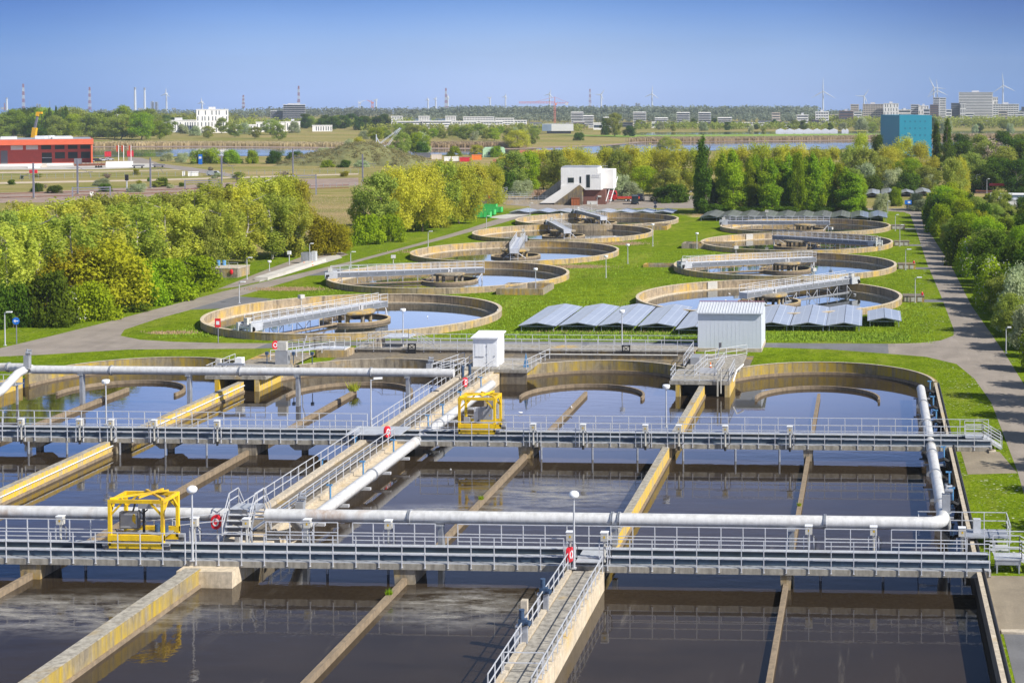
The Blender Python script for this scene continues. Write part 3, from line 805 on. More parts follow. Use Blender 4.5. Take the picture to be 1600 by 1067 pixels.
carriage(xa+.1,xb,Y2,'yellow steel carriage on the far bridge right of the middle walkway',1)
# clumps of weed growing on guide walls
def weed(x,y,z,r,label,n=60,mat='leaf_green'):
    m=MB()
    for i in range(n):
        a=random.random()*2*PI; q=random.random()**.5*r
        b=Vector((x+q*math.cos(a),y+q*math.sin(a),z)); h=random.uniform(.4,1.2)*r*1.5
        d=Vector((random.gauss(0,.35),random.gauss(0,.35),1))*h; s=Vector((math.cos(a+1.5),math.sin(a+1.5),0))*.05
        m.add([tuple(b-s),tuple(b+s),tuple(b+d)],[(0,1,2)])
    tag(m.build('weed',M[mat],at=(x,y,z)),label,'plant')
weed(-54.2,158.3,-.58,.6,'shaggy clump of pale grass on the tip of the guide wall behind the lamp',110,'leaf_yellow')
x,y=W(606,928,-.58); weed(-29.7,y,-.58,.22,'small green weed on the guide wall just below the near bridge')
x,y=W(756,780,-.58); weed(-29.7,y,-.58,.20,'small green plant on the guide wall under the water foam patch')
x,y=W(1250,790,-.58); weed(-5.3,y,-.58,.16,'straggly plant on the rightmost guide wall')
# ------------------------------------------------------------------ lifebuoys in red cases
def buoy(x,y,z,face,label,post=0.):
    t=thing('lifebuoy',label,'lifebuoy',(x,y,z))
    m=MB()
    n=20; pr=[]
    for i in range(n):
        a=2*PI*i/n; pr.append((.34*math.copysign(abs(math.cos(a))**.8,math.cos(a)), .48*math.copysign(abs(math.sin(a))**.8,math.sin(a))))
    m.extr(pr,'y',-.11,.11); m.v=[(a,b,c+.0) for a,b,c in m.v]
    q=m.rot(face).move(x,y,z); q.build('case',M['red'],t)
    m=MB(); m.lathe([(.14,-.125),(.22,-.125),(.22,-.112),(.14,-.112)],(0,0,0),20,closed_prof=True)
    m.v=[(a,c,b*1.25) for a,b,c in m.v]; m.rot(face).move(x,y,z).build('ring_mark',M['white'],t)
    if post: 
        m=MB(); m.bar((x,y+.14,z-post),(x,y+.14,z+.2),.06); m.build('post',M['galv'],t)
x,z_=PY(338,815,101.0); buoy(x,101.0,z_,0,'red lifebuoy case with a white ring, left of the stairs over the near pipe',1.6)
x,_=W(583,683,1.6); buoy(-41.6,Y2-.6,1.35,R(70),'red lifebuoy case where the middle walkway meets the far bridge',1.0)
x,_=W(889,885,1.2); buoy(-18.95,95.6,1.25,R(75),'red lifebuoy case at the top of the short railed walkway',1.0)
x,_=W(731,587,1.2); buoy(-41.2,154,1.2,R(75),'red lifebuoy case on the middle walkway below the white hut',1.0)
x,_=W(391,558,1.8); buoy(x,171.5,2.0,R(15),'red lifebuoy case with a white ring on the leftmost weir platform',1.2)
# ------------------------------------------------------------------ pipes
PR=.43
def flange(mb,p,axis,r):
    a=Vector(p); d={'x':Vector((.05,0,0)),'y':Vector((0,.05,0))}[axis]
    mb.tube([tuple(a-d*1.6),tuple(a-d*.5)],r,18); mb.tube([tuple(a+d*.5),tuple(a+d*1.6)],r,18)
def support(t,x,y,z0,z1,axis='x'):
    m=MB(); a,b=(.16,.55) if axis=='x' else (.55,.16)
    m.box(x-a,x+a,y-b*.5,y+b*.5,z0,z1); m.box(x-a*1.5,x+a*1.5,y-b,y+b,z1,z1+.1)
    m.build('support',M['galv_dull'],t)
PZ=1.88; YA=99.4+2.1
# near pipe
def pipe_run(label,pts,fl,sup,mat='pipe',axis='x'):
    t=thing('pipe',label,'pipe',pts[0])
    MB().tube(pts,PR,20).build('pipe_body',M[mat],t,smooth=40)
    for f in fl:
        m=MB(); flange(m,f,axis,PR+.09); m.build('flange',M['galv_dull'],t)
    for s in sup: support(t,*s,axis=axis)
    return t
xl,_=W(388,800,PZ); xr,_=W(418,803,PZ); xe=5.0
def pb(x,y,z=PZ): return (x,y,z)
pipe_run('big grey pipe behind the near bridge, left of the stairs',[(-66,YA,PZ),(xl,YA,PZ)],[(W(232,800,PZ)[0],YA,PZ)],[(-62.5,YA,-1.5,1.38),(W(392,800,PZ)[0]-.6,YA,-1.5,1.38)])
el=[(xr,YA,PZ),(xe-1.2,YA,PZ)]+[(xe-1.2+1.1*math.sin(a),YA+1.1*(1-math.cos(a)),PZ) for a in (R(22),R(45),R(68),R(90))]+[(xe-.1,YA+2.2,PZ),(xe+.1,YA+3.6,1.2),(xe+.2,YA+4.6,.45),(xe+.2,YA+5.6,.35)]
pipe_run('long light grey pipe crossing behind the near bridge to the right bank',el,[(W(640,808,PZ)[0],YA,PZ),(W(957,811,PZ)[0],YA,PZ),(W(962,811,PZ)[0]+.25,YA,PZ),(W(1289,817,PZ)[0],YA,PZ)],
   [(W(470,820,1.5)[0],YA,-1.5,1.38),(W(686,820,1.5)[0],YA,-1.5,1.38),(W(960,822,1.5)[0],YA,.14,1.38),(W(1236,830,1.5)[0],YA,-1.5,1.38)])
pipe_run('grey pipe lying along the right basin wall under both bridges',[(5.2,YA+5.6,.33),(5.2,157.2,.33)],[(5.2,112,.33),(5.2,121,.33),(5.2,128,.33),(5.2,140,.33),(5.2,149,.33)],[(5.2,y,-1.5,-.12) for y in (110,118,126,136,146,154)],axis='y')
pipe_run('grey pipe lying beside the middle walkway from the near pipe to the white hut',[(-39.35,YA+.8,1.6),(-39.35,YA+2.2,.6),(-39.35,YA+4,.33),(-39.35,157.6,.33)],[(-39.35,119,.33),(-39.35,138,.33)],[],axis='y')
for i,y in enumerate((107,112,117,122,127,136,142,148,154)):
    o=MB().box(-40.2,-38.75,y-.12,y+.12,-.36,-.16).build('bracket',M['galv'],bpy.data.objects['pipe.003'])
YB=152.2; PZ=2.45
xv,_=W(40,578,PZ)
pipe_run('long grey pipe in front of the rounded lane ends, left of the middle walkway',[(xv+.6,YB,PZ),(W(712,581,PZ)[0],YB,PZ)],[(W(178,577,PZ)[0],YB,PZ),(W(378,579,PZ)[0],YB,PZ),(W(583,580,PZ)[0],YB,PZ)],
   [(W(px,600,1.)[0],YB,-1.5,1.98) for px in (129,300,472,645)])
a,b=W(36,580,PZ),W(28,606,.9); 
pipe_run('bent grey pipe dropping towards the left edge beside the leftmost wall',[(xv-.2,YB+.1,PZ),(xv-.3,YB-1.2,PZ-.2),(xv-.6,YB-3.5,1.0),(xv-.9,YB-5.5,.45),(xv-1.0,YB-8,.33),(xv-1.0,YB-22,.33),(xv-1.0,Y_NEAR+40,.33)],[],[])
pipe_run('grey pipe reaching in from the left edge behind the bent pipe',[(xv-14,YB+1.2,PZ),(xv-1.2,YB+1.2,PZ),(xv+.2,YB+.4,PZ)],[(xv-2.6,YB+1.2,PZ)],[(xv-8,YB+1.2,0,1.95)])
def valve(x,y,z,label,col='grey_box'):
    t=thing('valve_drive',label,'valve',(x,y,z))
    MB().cbox((x,y,z+.5),(.55,.5,1.2)).build('gearbox',M[col],t)
    MB().lathe([(.36,-.06),(.36,.06)],(x,y,z-.12),14).build('collar',M['galv_dull'],t)
    m=MB(); m.tube([(x,y,z+1.1),(x,y,z+1.75)],.1,8); m.tube([(x-.1,y-.05,z+1.35),(x+.45,y-.1,z+1.35)],.14,8); m.tube([(x,y,z+1.6),(x+.4,y+.1,z+1.62)],.09,8); m.build('actuator',M['galv_dull'] if col=='grey_box' else M[col],t)
valve(xv+.1,YB-.1,PZ+.35,'valve drive standing on the corner of the bent grey pipe')
valve(xe+.15,YA+2.0,1.88+.35,'tall valve drive on the elbow of the near pipe at the right bank')
valve(W(697,572,2.)[0],YB+.4,PZ-.2,'valve drive at the end of the long pipe beside the middle walkway')
x,y=W(465,790,1.2); valve(x,y+.5,.3,'valve drive between the middle walkway and the near pipe')
# blue spindle handles along the lying pipes
def spindle(x,y,z,h,label,grp):
    t=thing('valve_spindle',label,'valve',(x,y,z),group=grp)
    MB().tube([(x,y,z),(x,y,z+h)],.07,8).build('stem',M['blue'],t)
    MB().box(x-.28,x+.16,y-.07,y+.07,z+h-.1,z+h).build('handle',M['blue'],t)
    MB().cbox((x,y,z+.06),(.3,.3,.14)).build('foot',M['galv_dull'],t)
L=['nearest','second nearest','third nearest','fourth nearest','fifth nearest','sixth nearest','seventh nearest','farthest']
for i,(px,py) in enumerate(((388,986),(605,832),(800,690),(968,528),(1122,460),(1238,378),(1410,282))):
    Xp=400+px/4; Yp=540+py/4
    x,y=W(Xp,Yp,.0); spindle(-40.0,y,.0,1.45,'%s blue valve spindle beside the pipe along the middle walkway'%L[i],'blue spindles at the middle walkway')
for i,(px,py) in enumerate(((533,640),(325,780),(1043,320))):
    x,y=W(400+px/4,540+py/4,-.2); spindle(-44.5,y,-.4,1.2,'%s blue valve spindle on the left flank of the middle walkway'%L[i],'blue spindles at the middle walkway')
for i,(px,py) in enumerate(((1003,310),(1025,410),(1048,500),(1103,740),(1136,905),(1180,1010))):
    x,y=W(1200+px/4,540+py/4,-.3); spindle(6.15,y,-.5,1.7,'%s blue valve spindle along the right basin wall'%['farthest','second farthest','third farthest','third nearest','second nearest','nearest'][i],'blue spindles at the right basin wall')
    m=MB(); m.tube([(5.6,y-1,.2),(6.1,y-1,.35),(6.6,y-1,.1),(6.7,y-1,-.6)],.16,8); tag(m.build('branch_pipe',M['black'],at=(6.1,y-1,-.6)),'short dark branch pipe hooked over the right basin wall below the %s blue spindle'%['farthest','second farthest','third farthest','third nearest','second nearest','nearest'][i],'pipe','branch pipes at the right wall')
# ------------------------------------------------------------------ middle walkway
t=thing('walkway','long railed concrete walkway between the middle basins, leading up to the white hut','walkway',(-42.2,130,-1.5))
ya,yb=103.2,170
for (a,b) in ((ya,Y2-.02),(Y2+2.94,yb)):
    MB().box(-44.2,-40.25,a,b,-1.5,.18).build('wall_body',M['conc_cream'],t)
    MB().box(-44.15,-43.6,a,b,.184,.50).build('kerb',M['conc_clean'],t)
    MB().box(-41.3,-40.9,a,b,.184,.42).build('kerb',M['conc_clean'],t)
    MB().box(-43.58,-41.32,a,b,.186,.26).build('deck_planks',M['conc_dark'],t)
    m=MB(); n=int((b-a)/1.2)
    m.box(-42.75,-42.45,a,b,.264,.29); m.build('cable_tray',M['galv_dull'],t)
    railing(t,(-44.1,a),(-44.1,b),.5,h=1.15,rails=(1,.5),base=-.1,sp=1.6)
    railing(t,(-41.15,a),(-41.15,b),.42,h=1.15,rails=(1,.5),base=-.1,sp=1.6)
MB().box(-44.0,-40.4,94.9,103.15,-1.5,.05).build('wall_body',M['conc_cream'],t)
MB().box(-45.4,-40.6,Y2-.3,Y2+3.1,.95,1.02).build('crossing_plate',M['flange'],t)
# stairs over the near pipe
x0,x1=-43.0,-41.3; zl=2.48
t=thing('stair_platform','grey steel steps over the near pipe at the end of the middle walkway','stairs',((x0+x1)/2,YA,0))
n=4
for i in range(n):
    z=zl-(n-i)*.33; y=YA-.75-(n-i)*.27
    MB().box(x0,x1,y,y+.29,z-.05,z).build('step',M['galv'],t)
    MB().box(x0+.04,x1-.04,y+.24,y+.26,z-.33,z-.054).build('riser',M['dark_box'],t)
MB().box(x0,x1,YA-.74,YA+.74,zl-.06,zl).build('landing',M['flange'],t)
for i in range(n):
    z=zl-(i+1)*.33; y=YA+.75+i*.27
    MB().box(x0,x1,y,y+.29,z-.05,z).build('step',M['galv'],t)
for x in (x0-.03,x1+.03):
    m=MB(); m.bar((x,YA-2.0,.25),(x,YA-.74,zl-.1),.05,.2); m.bar((x,YA+.74,zl-.1),(x,YA+2.0,.25),.05,.2); m.box(x-.025,x+.025,YA-.74,YA+.74,zl-.22,zl-.004); m.build('stringer',M['galv_dull'],t)
    railing(t,(x,YA-1.9),(x,YA-.74),1.0,h=1.05,z2=zl,rails=(1,.5),sp=1.2); railing(t,(x,YA-.74),(x,YA+.74),zl,h=1.05,rails=(1,.5),sp=1.5); railing(t,(x,YA+.74),(x,YA+1.9),zl,h=1.05,z2=1.0,rails=(1,.5),sp=1.2)
railing(t,(-48.0,99.2),(x0-.2,100.4),1.0,h=1.0,z2=1.3,rails=(1,.5))
# short railed walkway at the bottom
t=thing('walkway','short railed concrete walkway running down to the bottom edge, with two blue drives','walkway',(-18,80,-1.5))
MB().box(-19.15,-16.75,Y_NEAR,95.6,-1.5,.18).build('wall_body',M['conc_cream'],t)
m=MB(); y=Y_NEAR
while y<95.4:
    m.box(-18.7,-17.05,y,min(y+1.35,95.5),.184,.235); y+=1.38
m.build('deck_slabs',M['deck'],t)
MB().box(-19.1,-18.78,Y_NEAR,95.5,.184,.34).build('kerb',M['conc_clean'],t)
railing(t,(-19.0,75),(-19.0,95.3),.3,h=1.1,rails=(1,.5),sp=1.45)
railing(t,(-16.8,75),(-16.8,95.3),.18,h=1.1,rails=(1,.5),base=-.25,sp=1.3)
x,y=W(780,1050,.8); railing(t,(-19.0,78.3),(-16.9,78.3),.2,h=1.1,rails=(1,.5),sp=2.1)
MB().box(-18.6,-17.0,95.7,98.2,.7,.78).build('step_plate',M['flange'],t)
for i,(px,py,l) in enumerate(((835,950,'farther blue motor drive on the left edge of the short walkway'),(805,1000,'nearer blue motor drive on the left edge of the short walkway, beside a concrete post'))):
    x,y=W(px,py,1.4); x=-19.05
    y={0:88.0,1:82.6}[i]
    t=thing('motor_drive',l,'drive',(x,y,.2),group='blue drives on the short walkway')
    MB().box(x-.3,x-.12,y-.14,y+.14,-.6,1.25).build('guide_post',M['galv'],t)
    MB().box(x+.06,x+.34,y-.14,y+.14,.24,1.25).build('guide_post',M['galv_dull'],t)
    m=MB(); m.cbox((x+.08,y,1.42),(.46,.34,.32)); m.tube([(x+.2,y,1.42),(x+.50,y-.15,1.38)],.15,10); m.build('gear_housing',M['pump_blue'],t)
    m=MB(); m.tube([(x+.02,y,1.58),(x+.02,y,2.02)],.145,12); m.tube([(x+.02,y,2.03),(x+.02,y,2.10)],.16,12); m.build('motor',M['pump_blue'],t)
    m=MB(); m.tube([(x+.3,y-.2,1.3),(x-.3,y-.3,1.1),(x-.4,y-.2,1.4)],.03,6); m.build('cable',M['black'],t)
t=tag(MB().box(-19.55,-19.2,84.6,85.0,-1.5,1.9).build('concrete_post',M['conc_clean'],at=(-19.4,84.8,-1.5)),'pale concrete post beside the nearer blue motor drive','post')
for px,lab in ((897,None),):
    pass
for x,l in ((-18.95,'pale sensor housing at the left railing end of the short walkway'),(-16.75,'pale sensor housing at the right railing end of the short walkway')):
    sensor(x-.1,96.3,.6,l,'sensor housings on the near bridge',h=1.35)
# ------------------------------------------------------------------ lamps
def lamp(x,y,z,h,label,arm=.9,ang=0.,ball=False,grp='lamp posts of the works'):
    t=thing('lamp_post',label,'lamp',(x,y,z),group=grp)
    m=MB(); m.tube([(x,y,z),(x,y,z+h)],[.085,.05],8); m.cbox((x,y,z+.04),(.28,.28,.08)); m.build('post',M['lamp'],t)
    ca,sa=math.cos(ang),math.sin(ang)
    if ball:
        MB().ball((x,y,z+h+.12),(.34,.34,.26),12,8).build('lamp_head',M['lamp_head'],t,smooth=True)
    elif arm>0:
        MB().tube([(x,y,z+h-.1),(x+arm*.4*ca,y+arm*.4*sa,z+h+.05)],.04,6).build('arm',M['lamp'],t)
        q=MB(); q.cbox((x+arm*.62*ca,y+arm*.62*sa,z+h+.08),(arm*.75,.28,.14),ang); q.build('lamp_head',M['lamp_head'],t)
    else:
        MB().lathe([(0,.0),(.30,.0),(.36,.2),(.30,.32),(0,.34)],(x,y,z+h),12).build('lamp_head',M['lamp_head'],t)
def lamp_px(px,ptop,pbase,z,label,**k):
    x,y=W(px,pbase,z); d=y*_c-x*_s
    h=(pbase-ptop)*d/F
    lamp(x,y,z,h,label,**k)
for px,pt,pb_,z,lab,k in (
 (301,766,876,.4,'lamp post with a round white head on the near bridge beside the yellow carriage',dict(ball=True)),
 (897,774,888,.4,'lamp post with a round white head on the near bridge at the short walkway',dict(ball=True)),
 (580,592,672,.5,'lamp post with twin heads on the middle walkway at the far bridge',dict(arm=1.0,ang=.3)),
 (166,598,664,.4,'lamp post behind the far bridge near the left edge',dict(arm=0)),
 (1041,606,668,.4,'lamp post behind the far bridge right of the yellow carriage',dict(arm=0)),
 (630,486,549,0,'lamp post in front of the largest round tank, beside the grey footbridge',dict(arm=0)),
 (972,488,550,0,'lamp post on the footbridge before the front solar tables',dict(arm=0)),
 (837,422,458,0,'lamp post by the square concrete basin',dict(arm=0)),
 (947,402,434,0,'lamp post on the lawn between the tank rows, front one',dict(arm=0)),
 (981,384,412,0,'lamp post on the lawn between the tank rows, middle one',dict(arm=0)),
 (1020,352,385,0,'lamp post beside the right rim of the farthest left tank',dict(arm=0)),
 (1089,366,389,0,'lamp post on the lawn left of the third right hand tank',dict(arm=0)),
 (374,441,474,0,'lamp post at the road beside the largest round tank',dict(arm=.9)),
 (386,403,437,0,'lamp post by the pump pit under the trees',dict(arm=.9)),
 (421,410,424,0,'short lamp post on the bank of the sunken channel',dict(arm=0)),
 (484,381,412,0,'lamp post at the grey cabinet on the channel slab',dict(arm=.7)),
 (548,394,418,0,'lamp post at the road beside the second left tank',dict(arm=.9)),
 (669,362,386,0,'lamp post at the road beside the third left tank',dict(arm=.9)),
 (760,338,360,0,'lamp post at the road beside the green containers',dict(arm=.8)),
 (828,318,338,0,'lamp post at the road beside the farthest left tank',dict(arm=.8)),
 (1430,434,473,0,'lamp post at the weir box of the nearest right tank',dict(arm=1.)),
 (1415,390,422,0,'lamp post at the weir box of the second right tank',dict(arm=1.)),
 (1406,352,385,0,'lamp post at the weir box of the third right tank',dict(arm=.8)),
 (1399,336,361,0,'lamp post at the weir box of the farthest right tank',dict(arm=.8)),
 (1387,315,334,0,'lamp post before the far solar field',dict(arm=.7)),
 (8,488,540,0,'lamp post at the left edge beside the blue round sign',dict(arm=.9)),
 (1572,512,552,0,'lamp post among the bushes right of the works road',dict(arm=.6)),
 (1161,313,332,0,'lamp post before the dark green tree row',dict(arm=.5)),
 (1077,300,315,0,'lamp post at the corner of the yard beside the tall poplar',dict(arm=.7)),
 (750,297,315,0,'lamp post on the inlet works, left one',dict(arm=.5)),
 (779,291,312,0,'lamp post on the inlet works, right one',dict(arm=.5)),
 (1526,273,300,0,'lamp post in the trees right, left one of the pair',dict(arm=.9)),
 (1542,280,307,0,'lamp post in the trees right, right one of the pair',dict(arm=.9)),
 (933,307,322,0,'lamp post in front of the brick base of the white building',dict(arm=.6)),
): lamp_px(px,pt,pb_,z,lab,**k)
# ------------------------------------------------------------------ footbridge channel behind the middle lanes
t=thing('channel','long concrete inlet channel with a railed footbridge between the basins and the cross road','channel',(-40,180,0))
MB().box(-61,-20.4,178.0,178.4,-.4,.46).build('front_wall',M['conc_dark'],t)
MB().box(-61,-20.4,182.0,182.4,-.4,.46).build('rear_wall',M['conc_dark'],t)
MB().box(-61,-20.4,177.9,182.45,.464,.56).build('deck',M['deck'],t)
MB().box(-61,-20.4,173.6,177.98,-.4,.10).build('apron',M['conc_dark'],t)
MB().box(-38,-22,174.6,174.75,.104,.62).build('pipe_screen',M['conc'],t)
MB().tube([(-38,174.5,.66),(-22,174.5,.66)],.09,8).build('handrail',M['offwhite'],t)
railing(t,(-60.5,178.0),(-46.5,178.0),.6,h=1.2,base=-.35,sp=2.0); railing(t,(-45,178.0),(-38.8,178.0),.6,h=1.2,base=-.35,sp=1.9); railing(t,(-37.5,178.0),(-20.6,178.0),.6,h=1.2,base=-.35,sp=1.9)
railing(t,(-60.5,182.3),(-20.6,182.3),.56,h=1.15,sp=2.0)
# stair flight and rails at the left part
m=MB()
for i in range(5): m.box(-59.6+i*.0+i*.35,-59.2+i*.35,178.5,180.2,.564,.75+i*.25)
m.build('stairs',M['conc_clean'],t)
railing(t,(-60.2,178.3),(-57.6,178.3),.6,z2=1.9,h=1.0,rails=(1,.5)); railing(t,(-57.6,178.3),(-54.4,178.3),1.9,h=1.0,rails=(1,.5)); railing(t,(-54.4,178.3),(-51.4,178.3),1.9,z2=.6,h=1.0,rails=(1,.75,.5,.25))
MB().box(-57.6,-54.4,178.6,181.4,1.78,1.86).build('stair_landing',M['galv'],t)
for i,px in enumerate((627,972)):
    x=W(px,556,.5)[0]
    t=thing('hatch_frame','%s black steel hatch frame on the front of the concrete channel'%['left','right'][i],'hatch',(x,177.8,.1),group='black hatch frames')
    m=MB(); 
    for dx in (-.42,.42): m.box(x+dx-.06,x+dx+.06,177.6,177.8,.1,1.25)
    m.box(x-.48,x+.48,177.6,177.8,1.15,1.27); m.bar((x-.42,177.7,1.2),(x+.2,177.7,.7),.07); m.bar((x+.42,177.7,1.2),(x-.2,177.7,.7),.07); m.build('frame',M['black'],t)
    MB().box(x-.38,x+.38,177.62,177.78,.1,.62).build('plate',M['black'],t)
# ramp with railings from the left weir platform up to the channel
t=thing('ramp','sloping pale ramp with white railings from the left weir platform to the footbridge','ramp',(-65,176,0))
m=MB(); m.extr([(-68.5,.30),(-68.5,.45),(-64.5,1.0),(-61.0,1.0),(-61.0,.85),(-64.5,.85)],'y',175.2,177.2); m.build('deck',M['galv'],t)
MB().box(-64.4,-60.6,175.0,177.4,-.3,.84).build('pier',M['conc_rim'],t)
for y in (175.2,177.2):
    railing(t,(-68.5,y),(-64.5,y),.45,z2=1.0,h=1.1,rails=(1,.5)); railing(t,(-64.5,y),(-61.0,y),1.0,h=1.1,rails=(1,.5),sp=1.7)
# ------------------------------------------------------------------ weir platforms at the wall ends
def platform(name,label,x0,x1,y0,y1,z,legs):
    t=thing(name,label,'platform',((x0+x1)/2,(y0+y1)/2,-1.5))
    MB().box(x0,x1,y0,y1,z-.35,z).build('deck',M['deck'],t)
    for x in legs: MB().box(x-.25,x+.25,y0+.02,y1-.6,-1.5,z-.354).build('leg_wall',M['conc_lichen'],t)
    return t
t=platform('weir_platform','grey railed weir platform at the end of the right yellow wall, before the grey hut',-20.9,-14.6,158.6,166,.62,(-20.0,-14.85))
MB().box(-19.7,-15.1,160.2,160.5,-1.5,.26).build('weir_plate',M['black'],t)
MB().box(-20.2,-14.2,166.0,176,.3,.60).build('rear_deck',M['deck'],t)
railing(t,(-20.8,158.7),(-14.7,158.7),.62,h=1.15,sp=1.5); railing(t,(-20.8,158.7),(-20.8,163),.62,h=1.15); railing(t,(-14.7,158.7),(-14.7,166),.62,h=1.15); 
railing(t,(-18.6,161.6),(-18.0,169),.62,h=1.15,sp=1.2); railing(t,(-16.4,162),(-16.2,170),.62,h=1.15,sp=1.2); railing(t,(-20.4,167),(-20.4,176),.62,h=1.3); railing(t,(-18.5,171),(-14.2,176),.62,h=1.1)
MB().box(-19.9,-18.9,169,171.5,.604,1.35).build('cabinet',M['grey_box'],t)
MB().box(-18.2,-16.4,163.2,163.3,.62,1.25).build('gate_plate',M['galv'],t)
MB().box(-15.9,-15.75,158.4,158.6,-.9,1.9).build('gate_post',M['offwhite'],t)
MB().tube([(-15.5,158.5,-.6),(-15.5,158.5,1.9)],.07,8).build('gate_spindle',M['offwhite'],t)
MB().tube([(-14.4,160.5,.3),(-14.1,161.5,1.3),(-13.6,164,1.5)],.08,8).build('bent_rail',M['white'],t)
o=MB(); o.lathe([(.24,0),(.24,.06),(.17,.06),(.04,.75),(0,.75)],(0,0,0),10)
def cone(x,y,z,label):
    t=thing('traffic_cone',label,'cone',(x,y,z)); m=MB(); m.cbox((x,y,z+.02),(.42,.42,.04)); m.lathe([(.17,.04),(.04,.72),(0,.72)],(x,y,z),10); m.build('cone_body',M['orange'],t)
    m=MB(); m.lathe([(.135,.26),(.10,.46)],(x,y,z),10); m.build('white_band',M['white'],t)
cone(-17.4,166.4,.6,'orange and white traffic cone on the weir platform before the grey hut')
t=thing('level_sensor','leaning grey sensor post on the rear of the weir platform','sensor',(-17.2,173,.6))
MB().bar((-17.4,172.6,.6),(-17.0,173.2,2.0),.1).build('post',M['galv_dull'],t); MB().cbox((-17.0,173.2,2.1),(.3,.3,.5)).build('housing',M['dark_box'],t)
t=platform('weir_platform','railed weir platform at the left yellow wall with a lifebuoy and white boxes',-70.6,-64.0,159.4,167,.62,(-65.0,-69.3))
MB().box(-68.6,-65.6,160.9,161.2,-1.5,.26).build('weir_plate',M['black'],t)
MB().box(-70.2,-64.4,167,174.8,.3,.60).build('rear_deck',M['conc'],t)
railing(t,(-70.5,159.5),(-64.1,159.5),.62,h=1.1); railing(t,(-70.5,159.5),(-70.5,167),.62,h=1.1); railing(t,(-67.5,169.5),(-62.5,176),.62,h=1.1,rails=(1,.5))
MB().box(-69.5,-66.6,160.0,160.4,1.6,1.85).build('beam',M['galv_dull'],t)
for x,y,s,nmx in ((-70.2,162,.5,'offwhite'),(-68.3,163,.75,'white')): MB().box(x-s/2,x+s/2,y-s/2,y+s/2,1.2,2.0).build('box',M[nmx],t)
MB().box(-65.9,-64.5,166.8,167.6,.62,2.1).build('control_cabinet',M['grey_box'],t); MB().box(-65.7,-64.7,166.9,167.5,2.14,3.1).build('upper_cabinet',M['offwhite'],t)
MB().tube([(-62.9,167,.6),(-62.9,167,2.2),(-62.4,167,3.8)],.06,8).build('davit',M['galv'],t)
for x in (-66.9,-63.9,-61.8): 
    m=MB(); m.tube([(x,167,.62),(x,167,1.7)],.05,6); m.cbox((x,167,1.8),(.3,.3,.35)); m.build('gauge',M['pump_blue'],t)
t=platform('weir_platform','railed concrete platform in front of the white hut at the top of the middle walkway',-44.4,-37.2,164.6,172.2,.62,(-40.5,))
MB().box(-40.2,-37.3,164.8,164.95,-1.5,.26).build('weir_plate',M['conc_dark'],t)
railing(t,(-40.3,164.7),(-37.3,164.7),.62,h=1.1,sp=1.4,rails=(1,.5)); railing(t,(-37.3,164.7),(-36.3,172),.62,h=1.1,rails=(1,.5)); railing(t,(-46.6,160),(-44.0,164.5),.8,h=1.1,rails=(1,.5)); railing(t,(-46.6,160),(-45.0,168),.8,h=1.1,rails=(1,.5))
railing(t,(-45.6,160.4),(-43.4,160.4),.8,h=1.1,rails=(1,.5),sp=1)
m=MB(); m.extr([(-38.0,.62),(-37.4,.62),(-37.7,2.2)],'y',166.2,166.3); m.build('ladder',M['blue'],t)
for x,y in ((-43.2,160.6),(-42.6,161.2)):
    m=MB(); m.tube([(x,y,.5),(x,y,1.7)],.16,10); m.build('pump',M['pump_blue'],t)
# ------------------------------------------------------------------ the two huts
x0,y0=W(739,573,.62); x1,_=W(776,574,.62)
hd=3.2; zb=.624; hh=3.1
t=thing('white_hut','small white flat roofed hut with a shutter at the top of the middle walkway','hut',((x0+x1)/2,y0+hd/2,zb))
MB().box(x0,x1,y0,y0+hd,zb,zb+hh).build('wall',M['white'],t)
m=MB(); m.extr([(y0-.25,zb+hh+.02),(y0+hd+.2,zb+hh+.25),(y0+hd+.2,zb+hh+.40),(y0-.25,zb+hh+.17)],'x',x0-.18,x1+.18); m.build('roof',M['white'],t)
q=MB().box(x0+.25,x0+1.25,y0-.03,y0-.003,zb+1.15,zb+2.5).build('shutter',M['offwhite'],t); q.data.materials[0]=M['white']
MB().box(x0+.25,x0+1.25,y0-.06,y0-.033,zb+1.1,zb+1.16).build('sill',M['grey_box'],q)
q=MB().box(x0+1.55,x1-.12,y0-.03,y0-.003,zb+.05,zb+2.55).build('door',M['white'],t)
for z in (.4,1.3,2.2): MB().box(x0+1.50,x0+1.60,y0-.05,y0-.031,zb+z,zb+z+.14).build('hinge',M['grey_box'],q)
MB().box(x1-.35,x1-.25,y0-.08,y0-.031,zb+1.1,zb+1.25).build('handle',M['grey_box'],q)
x0,y0=W(1088,549,.3); x1=-12.9; y0=181.2; zb=.0; dp=7.
t=thing('metal_hut','windowless grey blue metal hut with a ribbed roof between the solar tables','hut',((x0+x1)/2,y0+3,zb))
MB().box(x0-.05,x1+.05,y0-.08,y0+dp+.1,zb,zb+.42).build('plinth',M['conc_clean'],t)
m=MB(); m.box(x0,x1,y0,y0+dp,zb+.424,zb+4.65)
m.build('wall',M['hut'],t)
m=MB(); x=x0+.01
while x<x1: m.box(x,x+.04,y0-.010,y0-.002,zb+.43,zb+4.5); x+=.5
m.build('cladding_rib',M['hut'],t)
m=MB(); m.extr([(y0-.35,4.55),(y0+dp*.5,5.35),(y0+dp+.3,4.60),(y0+dp+.3,4.72),(y0+dp*.5,5.47),(y0-.35,4.67)],'x',x0-.2,x1+.2)
x=x0-.1
while x<x1+.15: m.extr([(y0-.33,4.675),(y0+dp*.5,5.475),(y0+dp*.5,5.53),(y0-.33,4.73)],'x',x,x+.07); x+=.34
m.build('roof',M['roof_pale'],t)
m=MB(); m.box(x0-.2,x1+.2,y0+dp*.5-.08,y0+dp*.5+.08,5.535,5.60); m.build('ridge_cap',M['mast_red'],t)
